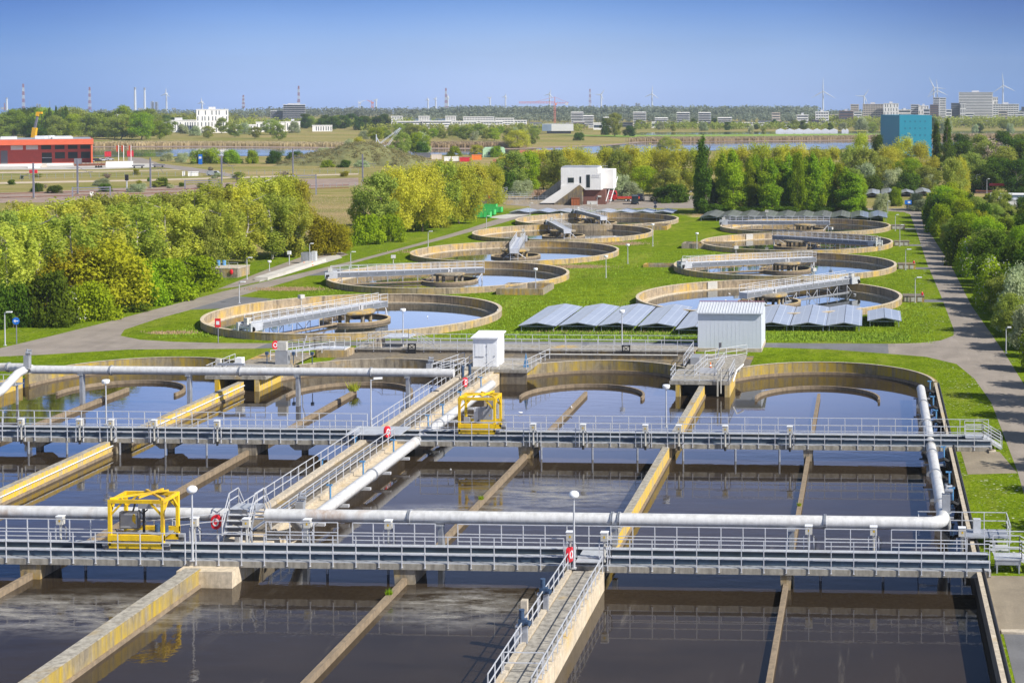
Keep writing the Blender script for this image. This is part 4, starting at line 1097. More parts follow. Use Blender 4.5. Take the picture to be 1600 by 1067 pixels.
MB().box(x0-.03,x0-.003,y0+.5,y0+1.6,zb+.43,zb+2.9).build('door',M['bblue'],t)
# ------------------------------------------------------------------ round settling tanks
tl=['largest round tank in front at the left, behind the grey footbridge','second round tank in the left row, with a straight bridge across it','third round tank in the left row, its bridge pointing away','fourth round tank in the left row, its bridge slanting to the back left','farthest round tank in the left row, below the white building',
    'nearest round tank in the right row, behind the solar tables and grey hut','second round tank in the right row, with a straight bridge across it','third round tank in the right row, with a ladder on its bridge end','farthest round tank in the right row, before the back row of solar tables']
def clarifier(x,y,label):
    t=thing('settling_tank',label,'tank',(x,y,0),group='round settling tanks')
    m=MB(); ring(m,(x,y),RC-.40,RC,-.7,.90,96); m.build('tank_wall',M['conc_rim'],t,smooth=40)
    m=MB(); ring(m,(x,y),RC-.44,RC+.03,.904,.955,96); m.build('coping',M['conc_cream'],t,smooth=40)
    m=MB(); ring(m,(x,y),RC-1.35,RC-1.2,-.7,-.16,96); m.build('launder_lip',M['conc_cream'],t,smooth=40)
    m=MB(); ring(m,(x,y),RC-1.196,RC-.404,-.6,-.24,96); m.build('launder',M['conc_cream'],t,smooth=40)
    m=MB(); m.lathe([(0,.78),(2.6,.78),(2.7,.9),(2.7,1.12),(2.5,1.22),(0,1.28)],(x,y,0),40); c=m.build('centre_table',M['conc'],t,smooth=35)
    for i in range(6):
        a=2*PI*i/6+.3; px,py=x+2.0*math.cos(a),y+2.0*math.sin(a)
        MB().tube([(px,py,-.6),(px,py,.778)],.24,10).build('column',M['conc'],c)
    m=MB(); ring(m,(x,y),4.35,4.7,-.6,.02,56); m.build('stilling_ring',M['baffle'],t,smooth=40)
    m=MB(); ring(m,(x,y),4.34,4.71,.024,.07,56); m.build('ring_cap',M['dry_grass'],t,smooth=40)
    return t
for (nm_,x,y),l in zip(CLAR,tl): clarifier(x,y,l)
RA,TA=RC-.2,5.6
def scraper():
    t=thing('scraper_bridge','','bridge',(0,0,0))
    z=1.72; x0,x1=-TA,RA
    MB().box(x0,x1,-.75,.75,z,z+.06).build('walkway',M['galv'],t)
    for y in (-.78,.78):
        MB().box(x0,x1,y-.04,y+.04,z-.62,z+.04).build('girder',M['side_plate'],t)
        MB().box(x0,x1,y-.07,y+.07,z+.064,z+.13).build('top_rail',M['flange'],t)
    for y in (-.78,.78):
        m=MB(); m.box(x0,x1,y-.10,y+.10,z-.68,z-.624); m.build('lower_flange',M['galv_dull'],t)
    MB().box(x0-.06,x0-.004,-.8,.8,z-.8,z+.1).build('end_plate',M['galv'],t)
    for y in (-.84,.84): railing(t,(x0,y),(x1-.6,y),z,h=1.15,sp=1.42,rails=(1,.55,.12),base=-.25,t=.055)
    # end carriage on the rim
    m=MB(); m.box(x1-1.6,x1+.35,-1.25,-.92,.98,z+.3); m.box(x1-1.6,x1+.35,.92,1.25,.98,z+.3); m.box(x1-.3,x1+.2,-1.25,1.25,z-.45,z-.1); c=m.build('end_carriage',M['flange'],t)
    for y in (-1.3,1.3):
        q=MB(); q.lathe([(0,-.08),(.30,-.08),(.30,.08),(0,.08)],(0,0,0),14); q.v=[(c_,b_,a_) for a_,b_,c_ in q.v]
        q.move(x1,y,1.26); q.build('wheel',M['rubber'],c)
    MB().cbox((x1-.5,-.2,z+.45),(.7,.6,.8)).build('drive_cabinet',M['offwhite'],t)
    # hangers and scraper blade reaching into the water
    m=MB(); x=2.8; k=0
    while x<x1-1.5:
        for y in (-.78,.78): m.bar((x,y,z-.8),(x,y,-.5),.07)
        if k%2==0: m.bar((x,-.78,z-.9),(x+1.2,-.78,-.35),.06)
        else: m.bar((x,-.78,z-.9),(x-1.2,-.78,-.35),.06)
        x+=2.4; k+=1
    m.build('hanger',M['galv'],t)
    m=MB(); m.bar((2.6,-.80,-.25),(x1-1.8,-.80,-.25),.1,.2); m.build('scum_blade',M['galv_dull'],t)
    m=MB(); m.bar((x0+.4,-.8,z-.8),(x0+1.7,-2.4,-.4),.1); m.bar((x0+.4,.8,z-.8),(x0+1.7,2.4,-.4),.1); m.bar((x0+.3,-.7,z-.8),(x0+.3,-.7,-.5),.09); m.bar((x0+.3,.7,z-.8),(x0+.3,.7,-.5),.09); m.bar((x0+.3,-.7,-.1),(x0+.3,.7,-.1),.07); m.build('tail_arm',M['galv'],t)
    m=MB(); m.tube([(4.6,.95,-.06),(x1-2.,1.2,-.06)],.16,8); m.build('scum_pipe',M['baffle'],t)
    l=MB(); l.tube([(9,-.95,z),(9,-.95,z+2.1)],.06,8); l.cbox((9,-.95,z+2.3),(.75,.5,.5)); l.build('control_box',M['offwhite'],t)
    return t
S0=scraper()
ends=[(370,503,2.3),(512,427,1.75),(811,372,2.3),(869,346,2.3),(903,325,2.3),(1302,433,2.3),(1056,407,2.3),(1352,377,1.75),(1147,342,2.3)]
sl_=['scraper bridge over the largest round tank, reaching in from the left rim','straight scraper bridge lying across the second left tank','scraper bridge of the third left tank seen end on','scraper bridge of the fourth left tank slanting from the back rim','scraper bridge of the farthest left tank slanting from the back rim',
     'scraper bridge over the nearest right tank, rising to the back rim','straight scraper bridge lying across the second right tank','scraper bridge of the third right tank reaching to its right rim','scraper bridge of the farthest right tank reaching to its left rim']
first=True
signs=[]
for (nm_,x,y),(px,py,pz),l in zip(CLAR,ends,sl_):
    s=S0 if first else copy_tree(S0)
    first=False
    ex,ey=W(px,py,pz); a=math.atan2(ey-y,ex-x)
    s.location=(x,y,0); s.rotation_euler=(0,0,a); tag(s,l,'bridge','rotating scraper bridges')
    signs.append((s,a))
def digit(s,a,ch,off,face=0.):
    # number plate hung on the bridge above the centre table
    lx,ly=off
    m=MB(); m.box(-.36,.36,-.02,.02,0,.72)
    p=m.build('number_plate',M['sign_white'],None,local=True); COL.objects.unlink(p); 
    link(p,s); p.location=(lx,ly,1.28); p.rotation_euler=(0,0,-a+face)
    cu=bpy.data.curves.new('figure','FONT'); cu.body=ch; cu.size=.82; cu.align_x='CENTER'; cu.extrude=.006
    f0=bpy.data.objects.new('figure_text',cu); COL.objects.link(f0); dg=bpy.context.evaluated_depsgraph_get(); dg.update()
    me=bpy.data.meshes.new_from_object(f0.evaluated_get(dg)); bpy.data.objects.remove(f0); bpy.data.curves.remove(cu); me.materials.clear(); me.materials.append(M['sign_black'])
    f=bpy.data.objects.new('figure',me); link(f,p)
    f.rotation_euler=(PI/2,0,0); f.location=(0,-.03,.09)
for idx,ch in ((0,'1'),(1,'2'),(5,'4'),(6,'5')):
    s,a=signs[idx]
    # hang it on the side of the bridge that faces the basins
    side=-.95 if math.cos(a)>0 else .95
    digit(s,a,ch,(0.0,side*1.05))
t=signs[7][0]
m=MB(); 
for y in (-.3,.3): m.bar((RA+.4,y,-.0),(RA+.4,y,2.9),.06)
for i in range(8): m.bar((RA+.4,-.3,.2+i*.34),(RA+.4,.3,.2+i*.34),.05)
o=m.build('ladder',M['galv'],None,local=True); COL.objects.unlink(o); link(o,t)
# weir boxes beside the right hand tanks
for i,(y,l) in enumerate(zip((227,271,314,354),('nearest','second','third','farthest'))):
    t=thing('weir_box','concrete weir box with pale hatches at the right side of the %s right tank'%l,'weir box',(6.0,y+1,0),group='weir boxes of the right tanks')
    MB().box(4.9,8.0,y-.2,y+2.6,-.3,.85).build('box_wall',M['conc'],t)
    MB().box(4.85,8.05,y-.25,y+2.65,.854,.93).build('cover',M['conc_dark'],t)
    for k in range(3): MB().box(5.1+k*.95,5.75+k*.95,y-.24,y-.205,.1,.7).build('hatch',M['offwhite'],t)
    if i<2: MB().ball((7.7,y-.0,1.25),(.16,.12,.28)).build('float_case',M['red'],t)
for i,(px,py) in enumerate(((345,472),(420,466),(673,388))):
    pass
# square concrete basins between the tanks
def sqbasin(x0,x1,y0,y1,h,label):
    t=thing('square_basin',label,'basin',((x0+x1)/2,(y0+y1)/2,0),group='small concrete basins on the lawn')
    m=MB(); e=.35
    m.box(x0,x1,y0,y0+e,-.2,h); m.box(x0,x1,y1-e,y1,-.2,h); m.box(x0,x0+e,y0+e,y1-e,-.2,h); m.box(x1-e,x1,y0+e,y1-e,-.2,h); m.build('basin_wall',M['conc'],t)
    MB().box(x0+e,x1-e,y0+e,y1-e,.05,.12).build('floor',M['conc_dark'],t)
    MB().box(x0+1.,x0+3.,y0+.6,y1-.6,.124,h*.8).build('cross_wall',M['conc'],t)
sqbasin(-57.3,-50.0,232.5,240.5,.95,'low square concrete basin on the lawn behind the largest round tank')
sqbasin(-53.5,-46.5,349.5,357,.9,'low square concrete basin on the lawn beside the fourth left tank')
sqbasin(-37.8,-27,306.3,311,1.0,'low square concrete basin on the lawn behind the second right tank')
sqbasin(-40.5,-33,272,274.5,.5,'shallow concrete chamber on the lawn left of the second right tank')
# niches in tank walls
for (x,y,a,l) in ((-14.95,227,R(122),'nearest right'),(-15,313.9,R(125),'third right'),(-68,291.6,R(-52),'third left'),(-70.3,206.2,R(10),'largest left')):
    r=RC-.52
    o=MB().cbox((x+r*math.cos(a),y+r*math.sin(a),.35),(.2,1.7,1.15),a).build('weir_gate',M['offwhite'],at=(x+r*math.cos(a),y+r*math.sin(a),-.2))
    tag(o,'pale weir gate plate on the inner wall of the %s round tank'%l,'gate','weir gates in the tank walls')
# ------------------------------------------------------------------ solar tables
def solar_mat(name,a,b2,line):
    m,nt,b,_=newmat(name); b.inputs['Roughness'].default_value=.30
    tc=N(nt,'ShaderNodeTexCoord'); 
    br=N(nt,'ShaderNodeTexBrick'); br.offset=0; br.inputs['Scale'].default_value=1.0
    br.inputs['Brick Width'].default_value=1.0; br.inputs['Row Height'].default_value=1.65; br.inputs['Mortar Size'].default_value=.035
    br.inputs['Color1'].default_value=(*a,1); br.inputs['Color2'].default_value=(*b2,1); br.inputs['Mortar'].default_value=(*line,1)
    nt.links.new(tc.outputs['Object'],br.inputs['Vector']); nt.links.new(br.outputs['Color'],b.inputs['Base Color'])
    return m
M['solar']=solar_mat('solar_modules',(.28,.31,.37),(.32,.35,.41),(.55,.57,.60))
M['solar_d']=solar_mat('weak_reflection_solar_modules',(.15,.16,.165),(.18,.19,.195),(.30,.31,.32))  # darker modules: weaker reflection at this view angle put into the colour
M['solar_w']=solar_mat('solar_modules_grey',(.32,.33,.34),(.36,.37,.38),(.50,.51,.52))
_sol={}
def solar_proto(w,L,h0,h1):
    k=(w,L,h0,h1)
    if k in _sol: return None
    t=thing('solar_table','','solar table',(0,0,0))
    for s in (-1,1):
        m=MB(); x0,x1=(.04*s,w/2*s)
        vs=[(x0,-L/2,h1),(x1,-L/2,h0),(x1,L/2,h0),(x0,L/2,h1)]
        if s<0: vs=vs[::-1]
        vs2=[(x,y,z-.06) for x,y,z in vs]
        m.add(vs+vs2,[(0,1,2,3),(7,6,5,4),(0,4,5,1),(1,5,6,2),(2,6,7,3),(3,7,4,0)])
        m.build('module_field',M['solar_d'] if k[1]==18 else M['solar'] if s>0 else M['solar_w'],t)
    m=MB()
    for y in (-L/2+.3,-L/6,L/6,L/2-.3):
        for x in (-w*.42,w*.42):
            z=h1+(h0-h1)*abs(x)/(w/2)-.07
            m.bar((x,y,0),(x,y,z),.08)
        m.bar((-w*.45,y,h0-.12),(w*.45,y,h0-.12),.07,.09)
        m.bar((-w*.45,y,h0-.1),(0,y,h1-.12),.06); m.bar((w*.45,y,h0-.1),(0,y,h1-.12),.06)
    for x in (-w*.42,w*.42,0): m.bar((x,-L/2+.2,h1+(h0-h1)*abs(x)/(w/2)-.16),(x,L/2-.2,h1+(h0-h1)*abs(x)/(w/2)-.16),.07,.09)
    m.build('rack',M['galv_dull'],t)
    _sol[k]=t
    return t
def solar_row(specs,w,L,h0,h1,label,grp,cat='solar table'):
    proto=solar_proto(w,L,h0,h1); used=False
    for i,(x,y,rz) in enumerate(specs):
        if proto is not None and not used: o=proto; used=True
        else: o=copy_tree(_sol[(w,L,h0,h1)])
        o.location=(x,y,0); o.rotation_euler=(0,0,rz); tag(o,label(i),cat,grp)
ordn=['first','second','third','fourth','fifth','sixth','seventh','eighth','ninth','tenth','eleventh','twelfth']
sk=R(0)
solar_row([(-42.9,204.8,sk),(-37.7,205.2,sk),(-32.6,205.4,sk),(-27.4,205.2,sk),(-22.2,202.6,sk)],4.95,18.5,.80,1.22,lambda i:'%s solar table from the left in the front row beside the lamp post'%ordn[i],'solar tables left of the grey hut')
solar_row([(-17.4,206.2,sk),(-12.7,206.3,sk),(-8.0,206.3,sk),(-3.35,206.4,sk)],4.6,17.5,.80,1.2,lambda i:('solar table half hidden behind the grey hut' if i==0 else '%s solar table to the right of the grey hut'%ordn[i-1]),'solar tables right of the grey hut')
solar_row([(1.9,206.5,sk)],4.5,9.5,.85,1.3,lambda i:'short last solar table at the right end of the front row','solar tables right of the grey hut')
solar_row([(-39.6+i*4.62,384.5,sk) for i in range(10)],4.55,18,1.0,1.55,lambda i:'%s solar table from the left in the row behind the farthest right tank'%ordn[i],'solar tables before the dark tree row')
solar_row([(-91.5+i*5.4,401,sk) for i in range(3)]+[(-70.0+i*5.4,401,sk) for i in range(4)],5.3,10,.5,.95,lambda i:('%s low solar table left of the scraper behind the farthest left tank'%ordn[i]) if i<3 else '%s low solar table right of the scraper behind the farthest left tank'%ordn[i-3],'solar tables below the white building')
solar_row([(0.6+i*5.3,488+i*3,sk) for i in range(4)],5.0,46,1.0,1.7,lambda i:'%s long solar table in the far field beside the tree row'%ordn[i],'solar tables in the far field')
# ------------------------------------------------------------------ small things along the left road
t=thing('pump_pit','concrete pump pit with blue motors and a red lifebuoy case under the trees','pump station',W(353,433)+(0,))
x,y=W(353,434)
MB().box(x-2.6,x+2.0,y,y+5,0,1.5).build('pit_wall',M['conc'],t); MB().box(x-2.7,x+2.1,y-.05,y+5.1,1.504,1.62).build('cover',M['conc_clean'],t)
for dx in (-3.0,-2.0): MB().tube([(x+dx,y+4,1.6),(x+dx,y+4,2.5)],.3,10).build('motor',M['blue'],t)
MB().ball((x+1.0,y-.15,1.0),(.3,.14,.45)).build('float_case',M['red'],t)
railing(t,(x-2.5,y+.1),(x+2,y+.1),1.62,h=.9,rails=(1,.5))
x,y=W(484,412)
t=thing('switch_cabinet','grey switch cabinet on the pale slab beside the left road','cabinet',(x,y,0))
MB().box(x-1.6,x+.2,y,y+1.1,0.02,2.0).build('cabinet_body',M['galv_dull'],t); MB().box(x+.25,x+1.0,y+.2,y+1.1,.02,2.2).build('side_cabinet',M['galv'],t); MB().box(x-1.4,x-.7,y-.03,y-.004,.2,1.8).build('door',M['grey_box'],t)
x,y=W(475,415); cone(x,y,.02,'orange traffic cone left of the grey switch cabinet'); x,y=W(488,415); cone(x,y,.02,'orange traffic cone right of the grey switch cabinet')
x,y=W(452,414); t=thing('gauge_post','pale instrument post with a small white box beside the channel slab','sensor',(x,y,0))
MB().tube([(x,y,0),(x,y,1.9)],.08,8).build('post',M['lamp'],t); MB().cbox((x,y,2.2),(.6,.4,.6)).build('housing',M['white'],t)
m=MB(); a=W(408,438); b=W(500,408); m.bar((a[0],a[1],.25),(b[0],b[1],.25),2.2,.5); tag(m.build('sunken_channel',M['paving'],at=(a[0],a[1],0)),'long low grey concrete channel beside the left road','channel')
# signs
def sign(px,pt,pb_,label,kind):
    x,y=W(px,pb_); d=y*_c-x*_s; h=(pb_-pt)*d/F
    t=thing('road_sign',label,'sign',(x,y,0))
    MB().tube([(x,y,0),(x,y,h)],.06,8).build('post',M['pole_grey'],t)
    def disc(z,r,mat):
        m=MB(); m.lathe([(0,-.03),(r,-.03),(r,.0),(0,.0)],(0,0,0),20); m.v=[(a,c,b) for a,b,c in m.v]; m.move(x,y-.08,z); return m.build('plate',mat,t)
    if kind=='blue':
        q=disc(h-.4,.45,M['sign_blue'])
        m=MB(); m.box(x-.1,x+.30,y-.118,y-.112,h-.46,h-.34); m.add([(x-.32,y-.115,h-.4),(x-.05,y-.115,h-.62),(x-.05,y-.115,h-.18)],[(0,1,2)]); m.build('arrow',M['sign_white'],q)
    elif kind=='red':
        q=MB().box(x-.36,x+.36,y-.10,y-.07,h-1.1,h-.02).build('plate',M['sign_red'],t)
        MB().box(x-.2,x+.2,y-.112,y-.104,h-.78,h-.34).build('white_field',M['sign_white'],q)
    elif kind=='dark':
        disc(h-.5,.45,M['bdark']); disc(h-1.5,.42,M['bdark'])
    else:
        MB().box(x-.9,x+.9,y-.10,y-.07,h-1.1,h).build('plate',M['sign_blue'],t)
        MB().box(x-.1,x+.6,y-.112,y-.104,h-.8,h-.3).build('white_field',M['sign_white'],t)
sign(26,496,537,'round blue direction sign with a white arrow at the left road','blue')
sign(341,497,536,'small red and white sign before the largest round tank','red')
sign(1024,314,333,'two round signs on one post seen from behind at the yard','dark')
sign(1419,313,330,'square blue sign among the bushes before the far solar field','board')
# green open containers at the road
def container(x,y,rz,label,L=6.2):
    t=thing('waste_container',label,'container',(x,y,0),rz,'green containers by the road')
    m=MB(); w=2.4; h=1.5; e=.08
    for s in (-1,1): m.extr([(s*w/2,.2),(s*(w/2-e),.2),(s*(w/2-e),h),(s*w/2,h)],'x',-L/2,L/2)
    m.v=[(a,b,c) for a,b,c in m.v]
    m.box(-L/2,-L/2+e,-w/2,w/2,.2,h); m.box(L/2-e,L/2,-w/2,w/2,.2,h); m.box(-L/2,L/2,-w/2,w/2,.15,.25)
    for i in range(9):
        xx=-L/2+.3+i*(L-.6)/8
        m.box(xx-.05,xx+.05,-w/2-.07,-w/2,.2,h); m.box(xx-.05,xx+.05,w/2,w/2+.07,.2,h)
    m.build('skip_body',M['green_bin'],t,local=True)
    MB().box(-L/2+.1,L/2-.1,-w/2+.1,w/2-.1,.26,1.05).build('load',M['rust'],t,local=True)
for i,(px,py,l) in enumerate(((742,341,'front bright green open container by the left road'),(757,337,'second bright green open container, behind the front one'),(768,333,'third bright green open container, behind the second one'),(766,328,'small dark green trough behind the green containers'))):
    x,y=W(px,py); container(x-1,y+1.2,0,l,L=(9.5 if i==0 else 7 if i<3 else 5))
# slender plants in front of the solar tables, rank grass on the lawn
def tufts(name,label,pts,mat,hmin,hmax,cat='grass'):
    n=len(pts); P=np.array(pts); 
    a=RNG.random(n)*2*PI; h=hmin+(hmax-hmin)*RNG.random(n)
    wv=.03+.05*RNG.random(n)
    dx=np.cos(a)*wv; dy=np.sin(a)*wv
    lean=RNG.normal(0,.25,(n,2))*h[:,None]
    v=np.zeros((n,3,3)); v[:,0,0]=P[:,0]-dx; v[:,0,1]=P[:,1]-dy; v[:,1,0]=P[:,0]+dx; v[:,1,1]=P[:,1]+dy
    v[:,2,0]=P[:,0]+lean[:,0]; v[:,2,1]=P[:,1]+lean[:,1]; v[:,2,2]=h
    me=bpy.data.meshes.new(name); me.vertices.add(n*3); me.vertices.foreach_set('co',v.reshape(-1).astype(np.float32))
    me.loops.add(n*3); me.loops.foreach_set('vertex_index',np.arange(n*3,dtype=np.int32)); me.polygons.add(n); me.polygons.foreach_set('loop_start',np.arange(0,n*3,3,dtype=np.int32))
    me.update(); me.materials.append(mat); o=bpy.data.objects.new(name,me); link(o); tag(o,label,cat,kind='stuff'); return o
def free(x,y):
    for _,cx,cy in CLAR:
        if (x-cx)**2+(y-cy)**2<(RC+.3)**2: return False
    return True
pts=[]
def scatter(n,x0,x1,y0,y1):
    k=0
    while k<n:
        x=random.uniform(x0,x1); y=random.uniform(y0,y1)
        if free(x,y): pts.append((x,y)); k+=1
scatter(5000,-47,5,193.0,196.5); scatter(9000,-52,5,189.5,194)
scatter(16000,-90,8,188.5,226); scatter(9000,-88,8,226,300)
tufts('grass','rank green grass on the lawn between the round tanks',pts,M['tuft'],.08,.26)
pts=[]
for (px,py,rx,ry,n) in ((690,394,7.5,3.2,2200),(895,417,6,2.6,2200),(965,381,5.5,4,2000),(452,452,6,2.2,1700),(1100,336,6,4,1000),(270,520,3,1.2,400)):
    cx,cy=W(px,py)
    for i in range(n):
        x=random.gauss(cx,rx*.5); y=random.gauss(cy,ry*.5)
        if free(x,y): pts.append((x,y))
scatter(400,-44,-20,194.6,196.2)
for i in range(9000):
    x,y=W(random.uniform(385,565),random.uniform(306,352)); 
    pts.append((x,y))
tufts('dry_grass','patches of straw coloured dead grass on the lawn',pts,M['reed'],.10,.32)
# ------------------------------------------------------------------ trees
def leafmesh(name, blobs, mat, n, size, seed, droop=0., flat=.35):
    """leaf clusters spread through a set of clumps (cx,cy,cz,rx,ry,rz)"""
    rg=np.random.default_rng(seed)
    B=np.array(blobs,float); vol=(B[:,3]*B[:,4]*B[:,5])**(2/3); pr=vol/vol.sum()
    k=rg.choice(len(B),n,p=pr)
    d=rg.normal(0,1,(n,3)); d/=np.linalg.norm(d,axis=1)[:,None]
    rr=(.35+.85*rg.random(n)**.8)
    p=B[k,:3]+d*B[k,3:6]*rr[:,None]
    if droop: p[:,2]-=droop*rg.random(n)*(np.abs(d[:,0])+np.abs(d[:,1]))
    p[:,2]=np.maximum(p[:,2],.12)
    nrm=d*(1,1,1.)+rg.normal(0,.75,(n,3)); nrm[:,2]+=flat; nrm/=np.linalg.norm(nrm,axis=1)[:,None]
    t=np.cross(nrm,rg.normal(0,1,(n,3))); t/=np.linalg.norm(t,axis=1)[:,None]; b=np.cross(nrm,t)
    s=size*(.6+.8*rg.random(n))[:,None]; as_=(.55+.5*rg.random(n))[:,None]
    v=np.stack([p-t*s*.5, p-b*s*as_*.5+t*s*.1, p+t*s*.55, p+b*s*as_*.5-t*s*.08],1).reshape(-1,3)
    me=bpy.data.meshes.new(name); me.vertices.add(4*n); me.vertices.foreach_set('co',v.reshape(-1).astype(np.float32))
    me.loops.add(4*n); me.loops.foreach_set('vertex_index',np.arange(4*n,dtype=np.int32)); me.polygons.add(n); me.polygons.foreach_set('loop_start',np.arange(0,4*n,4,dtype=np.int32))
    me.update(); me.materials.append(mat); return me
def crown_blobs(kind,h,r,seed):
    rg=random.Random(seed); bl=[]
    if kind=='birch':      # airy, pointed, light clumps
        for i in range(52):
            f=rg.random()**.8; z=h*(.14+.84*f); rad=r*math.sin(PI*min(1,.22+.78*(1-f)))**.8*rg.uniform(.35,1.0)
            a=rg.random()*2*PI; q=r*rg.uniform(.13,.30)*(1.05-.5*f)
            bl.append((rad*.8*math.cos(a),rad*.8*math.sin(a),z,q,q,q*1.5))
        bl.append((0,0,h*.93,r*.2,r*.2,h*.07))
    elif kind=='round':    # broad willow-like crowns
        for i in range(48):
            f=rg.random(); z=h*(.16+.76*f); prof=math.sin(PI*(.18+.72*f))**.7
            a=rg.random()*2*PI; rad=r*prof*rg.uniform(.25,.95); q=r*rg.uniform(.13,.32)
            bl.append((rad*math.cos(a),rad*math.sin(a),z,q,q,q*.95))
        bl.append((0,0,h*.86,r*.45,r*.45,h*.12))
    elif kind=='column':   # Lombardy poplar
        for i in range(30):
            f=i/29; z=h*(.06+.90*f); prof=(math.sin(PI*(.16+.80*f))**.6)
            a=rg.random()*2*PI; rad=r*prof*rg.uniform(.1,.6); q=r*prof*rg.uniform(.35,.6)+.15
            bl.append((rad*math.cos(a),rad*math.sin(a),z,q,q,h*.07))
    elif kind=='oval':     # hornbeam / field maple, dense to the ground
        for i in range(34):
            f=rg.random(); z=h*(.10+.82*f); prof=math.sin(PI*(.20+.74*f))**.75
            a=rg.random()*2*PI; rad=r*prof*rg.uniform(.3,.85); q=r*rg.uniform(.22,.40)
            bl.append((rad*math.cos(a),rad*math.sin(a),z,q,q,q*1.25))
    else:                  # shrub
        for i in range(26):
            f=rg.random()**1.1; z=h*(.12+.70*f); prof=math.sqrt(max(0,1-(f*.86)**2))
            a=rg.random()*2*PI; rad=r*prof*rg.uniform(.2,.82); q=r*rg.uniform(.20,.36)
            bl.append((rad*math.cos(a),rad*math.sin(a),z,q,q,min(q,h*.25)))
    return bl
def trunk_mesh(h,r,kind,seed,mat):
    rg=random.Random(seed); m=MB()
    top=h*(.9 if kind in('birch','column') else .7)
    pts=[(0,0,-.2)]; x=y=0.
    for i in range(1,6):
        x+=rg.gauss(0,.02*h); y+=rg.gauss(0,.02*h); pts.append((x,y,top*i/5))
    br=max(.10,h*.016); m.tube(pts,[br*(1-.17*i) for i in range(6)],7)
    for k in range(9):
        i=rg.randint(1,4); f=rg.random(); b0=Vector(pts[i]).lerp(Vector(pts[i+1]),f)
        a=rg.random()*2*PI; L=r*rg.uniform(.35,.62); up=rg.uniform(.25,.8) if kind!='column' else 2.2
        if kind=='column': L*=.45
        e=b0+Vector((math.cos(a)*L,math.sin(a)*L,up*L)); mid=b0.lerp(e,.5)+Vector((0,0,-.06*L))
        m.tube([tuple(b0),tuple(mid),tuple(e)],[br*.42,br*.28,br*.10],5)
    me=bpy.data.meshes.new('trunk'); me.from_pydata(m.v,[],m.f); me.materials.append(mat); return me
TREES={}
def tree_proto(key,name,kind,h,r,leaf,n,size,bark='bark',droop=0.,seeds=(1,2),flower=None):
    TREES[key]=[]
    for sd in seeds:
        bl=crown_blobs(kind,h,r,sd*17+3)
        cm=leafmesh('crown',bl,M[leaf],n,size,sd*31+7,droop)
        tm=trunk_mesh(h,r,kind,sd*13+1,M[bark])
        fm=None
        if flower:
            fm=leafmesh('blossom',[(a,b,c+.1,d*1.05,e*1.05,f*1.05) for a,b,c,d,e,f in bl],M[flower],int(n*.16),size*.8,sd*5+2)
        TREES[key].append((name,h,r,cm,tm,fm))
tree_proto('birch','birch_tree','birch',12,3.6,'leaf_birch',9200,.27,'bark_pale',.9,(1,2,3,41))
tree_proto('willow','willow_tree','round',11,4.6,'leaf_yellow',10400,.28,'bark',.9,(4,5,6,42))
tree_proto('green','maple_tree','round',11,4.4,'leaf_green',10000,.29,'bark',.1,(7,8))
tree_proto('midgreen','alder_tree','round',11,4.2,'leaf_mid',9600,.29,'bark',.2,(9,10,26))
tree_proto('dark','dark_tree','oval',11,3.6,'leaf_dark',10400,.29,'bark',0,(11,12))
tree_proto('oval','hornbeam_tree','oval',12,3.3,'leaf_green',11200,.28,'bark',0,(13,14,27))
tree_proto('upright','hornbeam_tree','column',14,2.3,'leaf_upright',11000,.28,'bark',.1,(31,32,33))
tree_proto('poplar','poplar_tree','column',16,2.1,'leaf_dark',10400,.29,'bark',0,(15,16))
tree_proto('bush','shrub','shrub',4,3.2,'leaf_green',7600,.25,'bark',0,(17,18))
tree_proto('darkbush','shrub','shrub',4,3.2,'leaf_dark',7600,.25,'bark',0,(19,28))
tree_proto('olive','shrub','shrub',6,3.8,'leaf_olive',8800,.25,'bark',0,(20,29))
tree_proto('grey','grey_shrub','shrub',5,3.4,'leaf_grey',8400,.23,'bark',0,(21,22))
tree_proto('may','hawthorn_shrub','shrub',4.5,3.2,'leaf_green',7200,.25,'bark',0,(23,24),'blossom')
tree_proto('bare','bare_tree','birch',9,3.2,'twig',4400,.28,'bark',0,(25,))
_tc=0
def tree(key,x,y,h,r,label,group,cat='tree'):
    global _tc; _tc+=1
    v=TREES[key]; name,h0,r0,cm,tm,fm=v[_tc%len(v)]
    e=bpy.data.objects.new(name,None); COL.objects.link(e); e.empty_display_size=.3
    e.location=(x,y,0); e.rotation_euler=(0,0,(_tc*2.399)%(2*PI)); e.scale=(r/r0,r/r0,h/h0)
    tag(e,label,cat,group)
    for nm_,me in (('crown',cm),('trunk',tm),('blossom',fm)):
        if me: link(bpy.data.objects.new(nm_,me),e)
    return e
def tpx(key,px,pb_,pt,wpx,label,group,cat='tree'):
    # a tree sighted with its foot at (px,pb), its top at row pt, wpx pixels wide
    x,y=W(px,pb_); d=y*_c-x*_s
    return tree(key,x,y,(pb_-pt)*d/F,wpx*.5*d/F,label,group,cat)
DESC={'upright':'upright light green hornbeam','birch':'light green birch','willow':'yellow green willow','green':'fresh green round tree','midgreen':'mid green round tree','dark':'dark green tree','oval':'dense fresh green oval tree','poplar':'slender dark poplar','bush':'bright green rounded bush','darkbush':'dark green bush','olive':'olive yellow shrub','grey':'grey green flowering shrub','may':'white hawthorn bush','bare':'almost leafless pale tree'}
def belt(rows,where,group,cat='tree'):
    for key,px,pb_,pt,wpx in rows: tpx(key,px,pb_,pt,wpx,DESC[key]+' '+where,group,cat if key not in('bush','darkbush','olive','grey','may') else 'shrub')
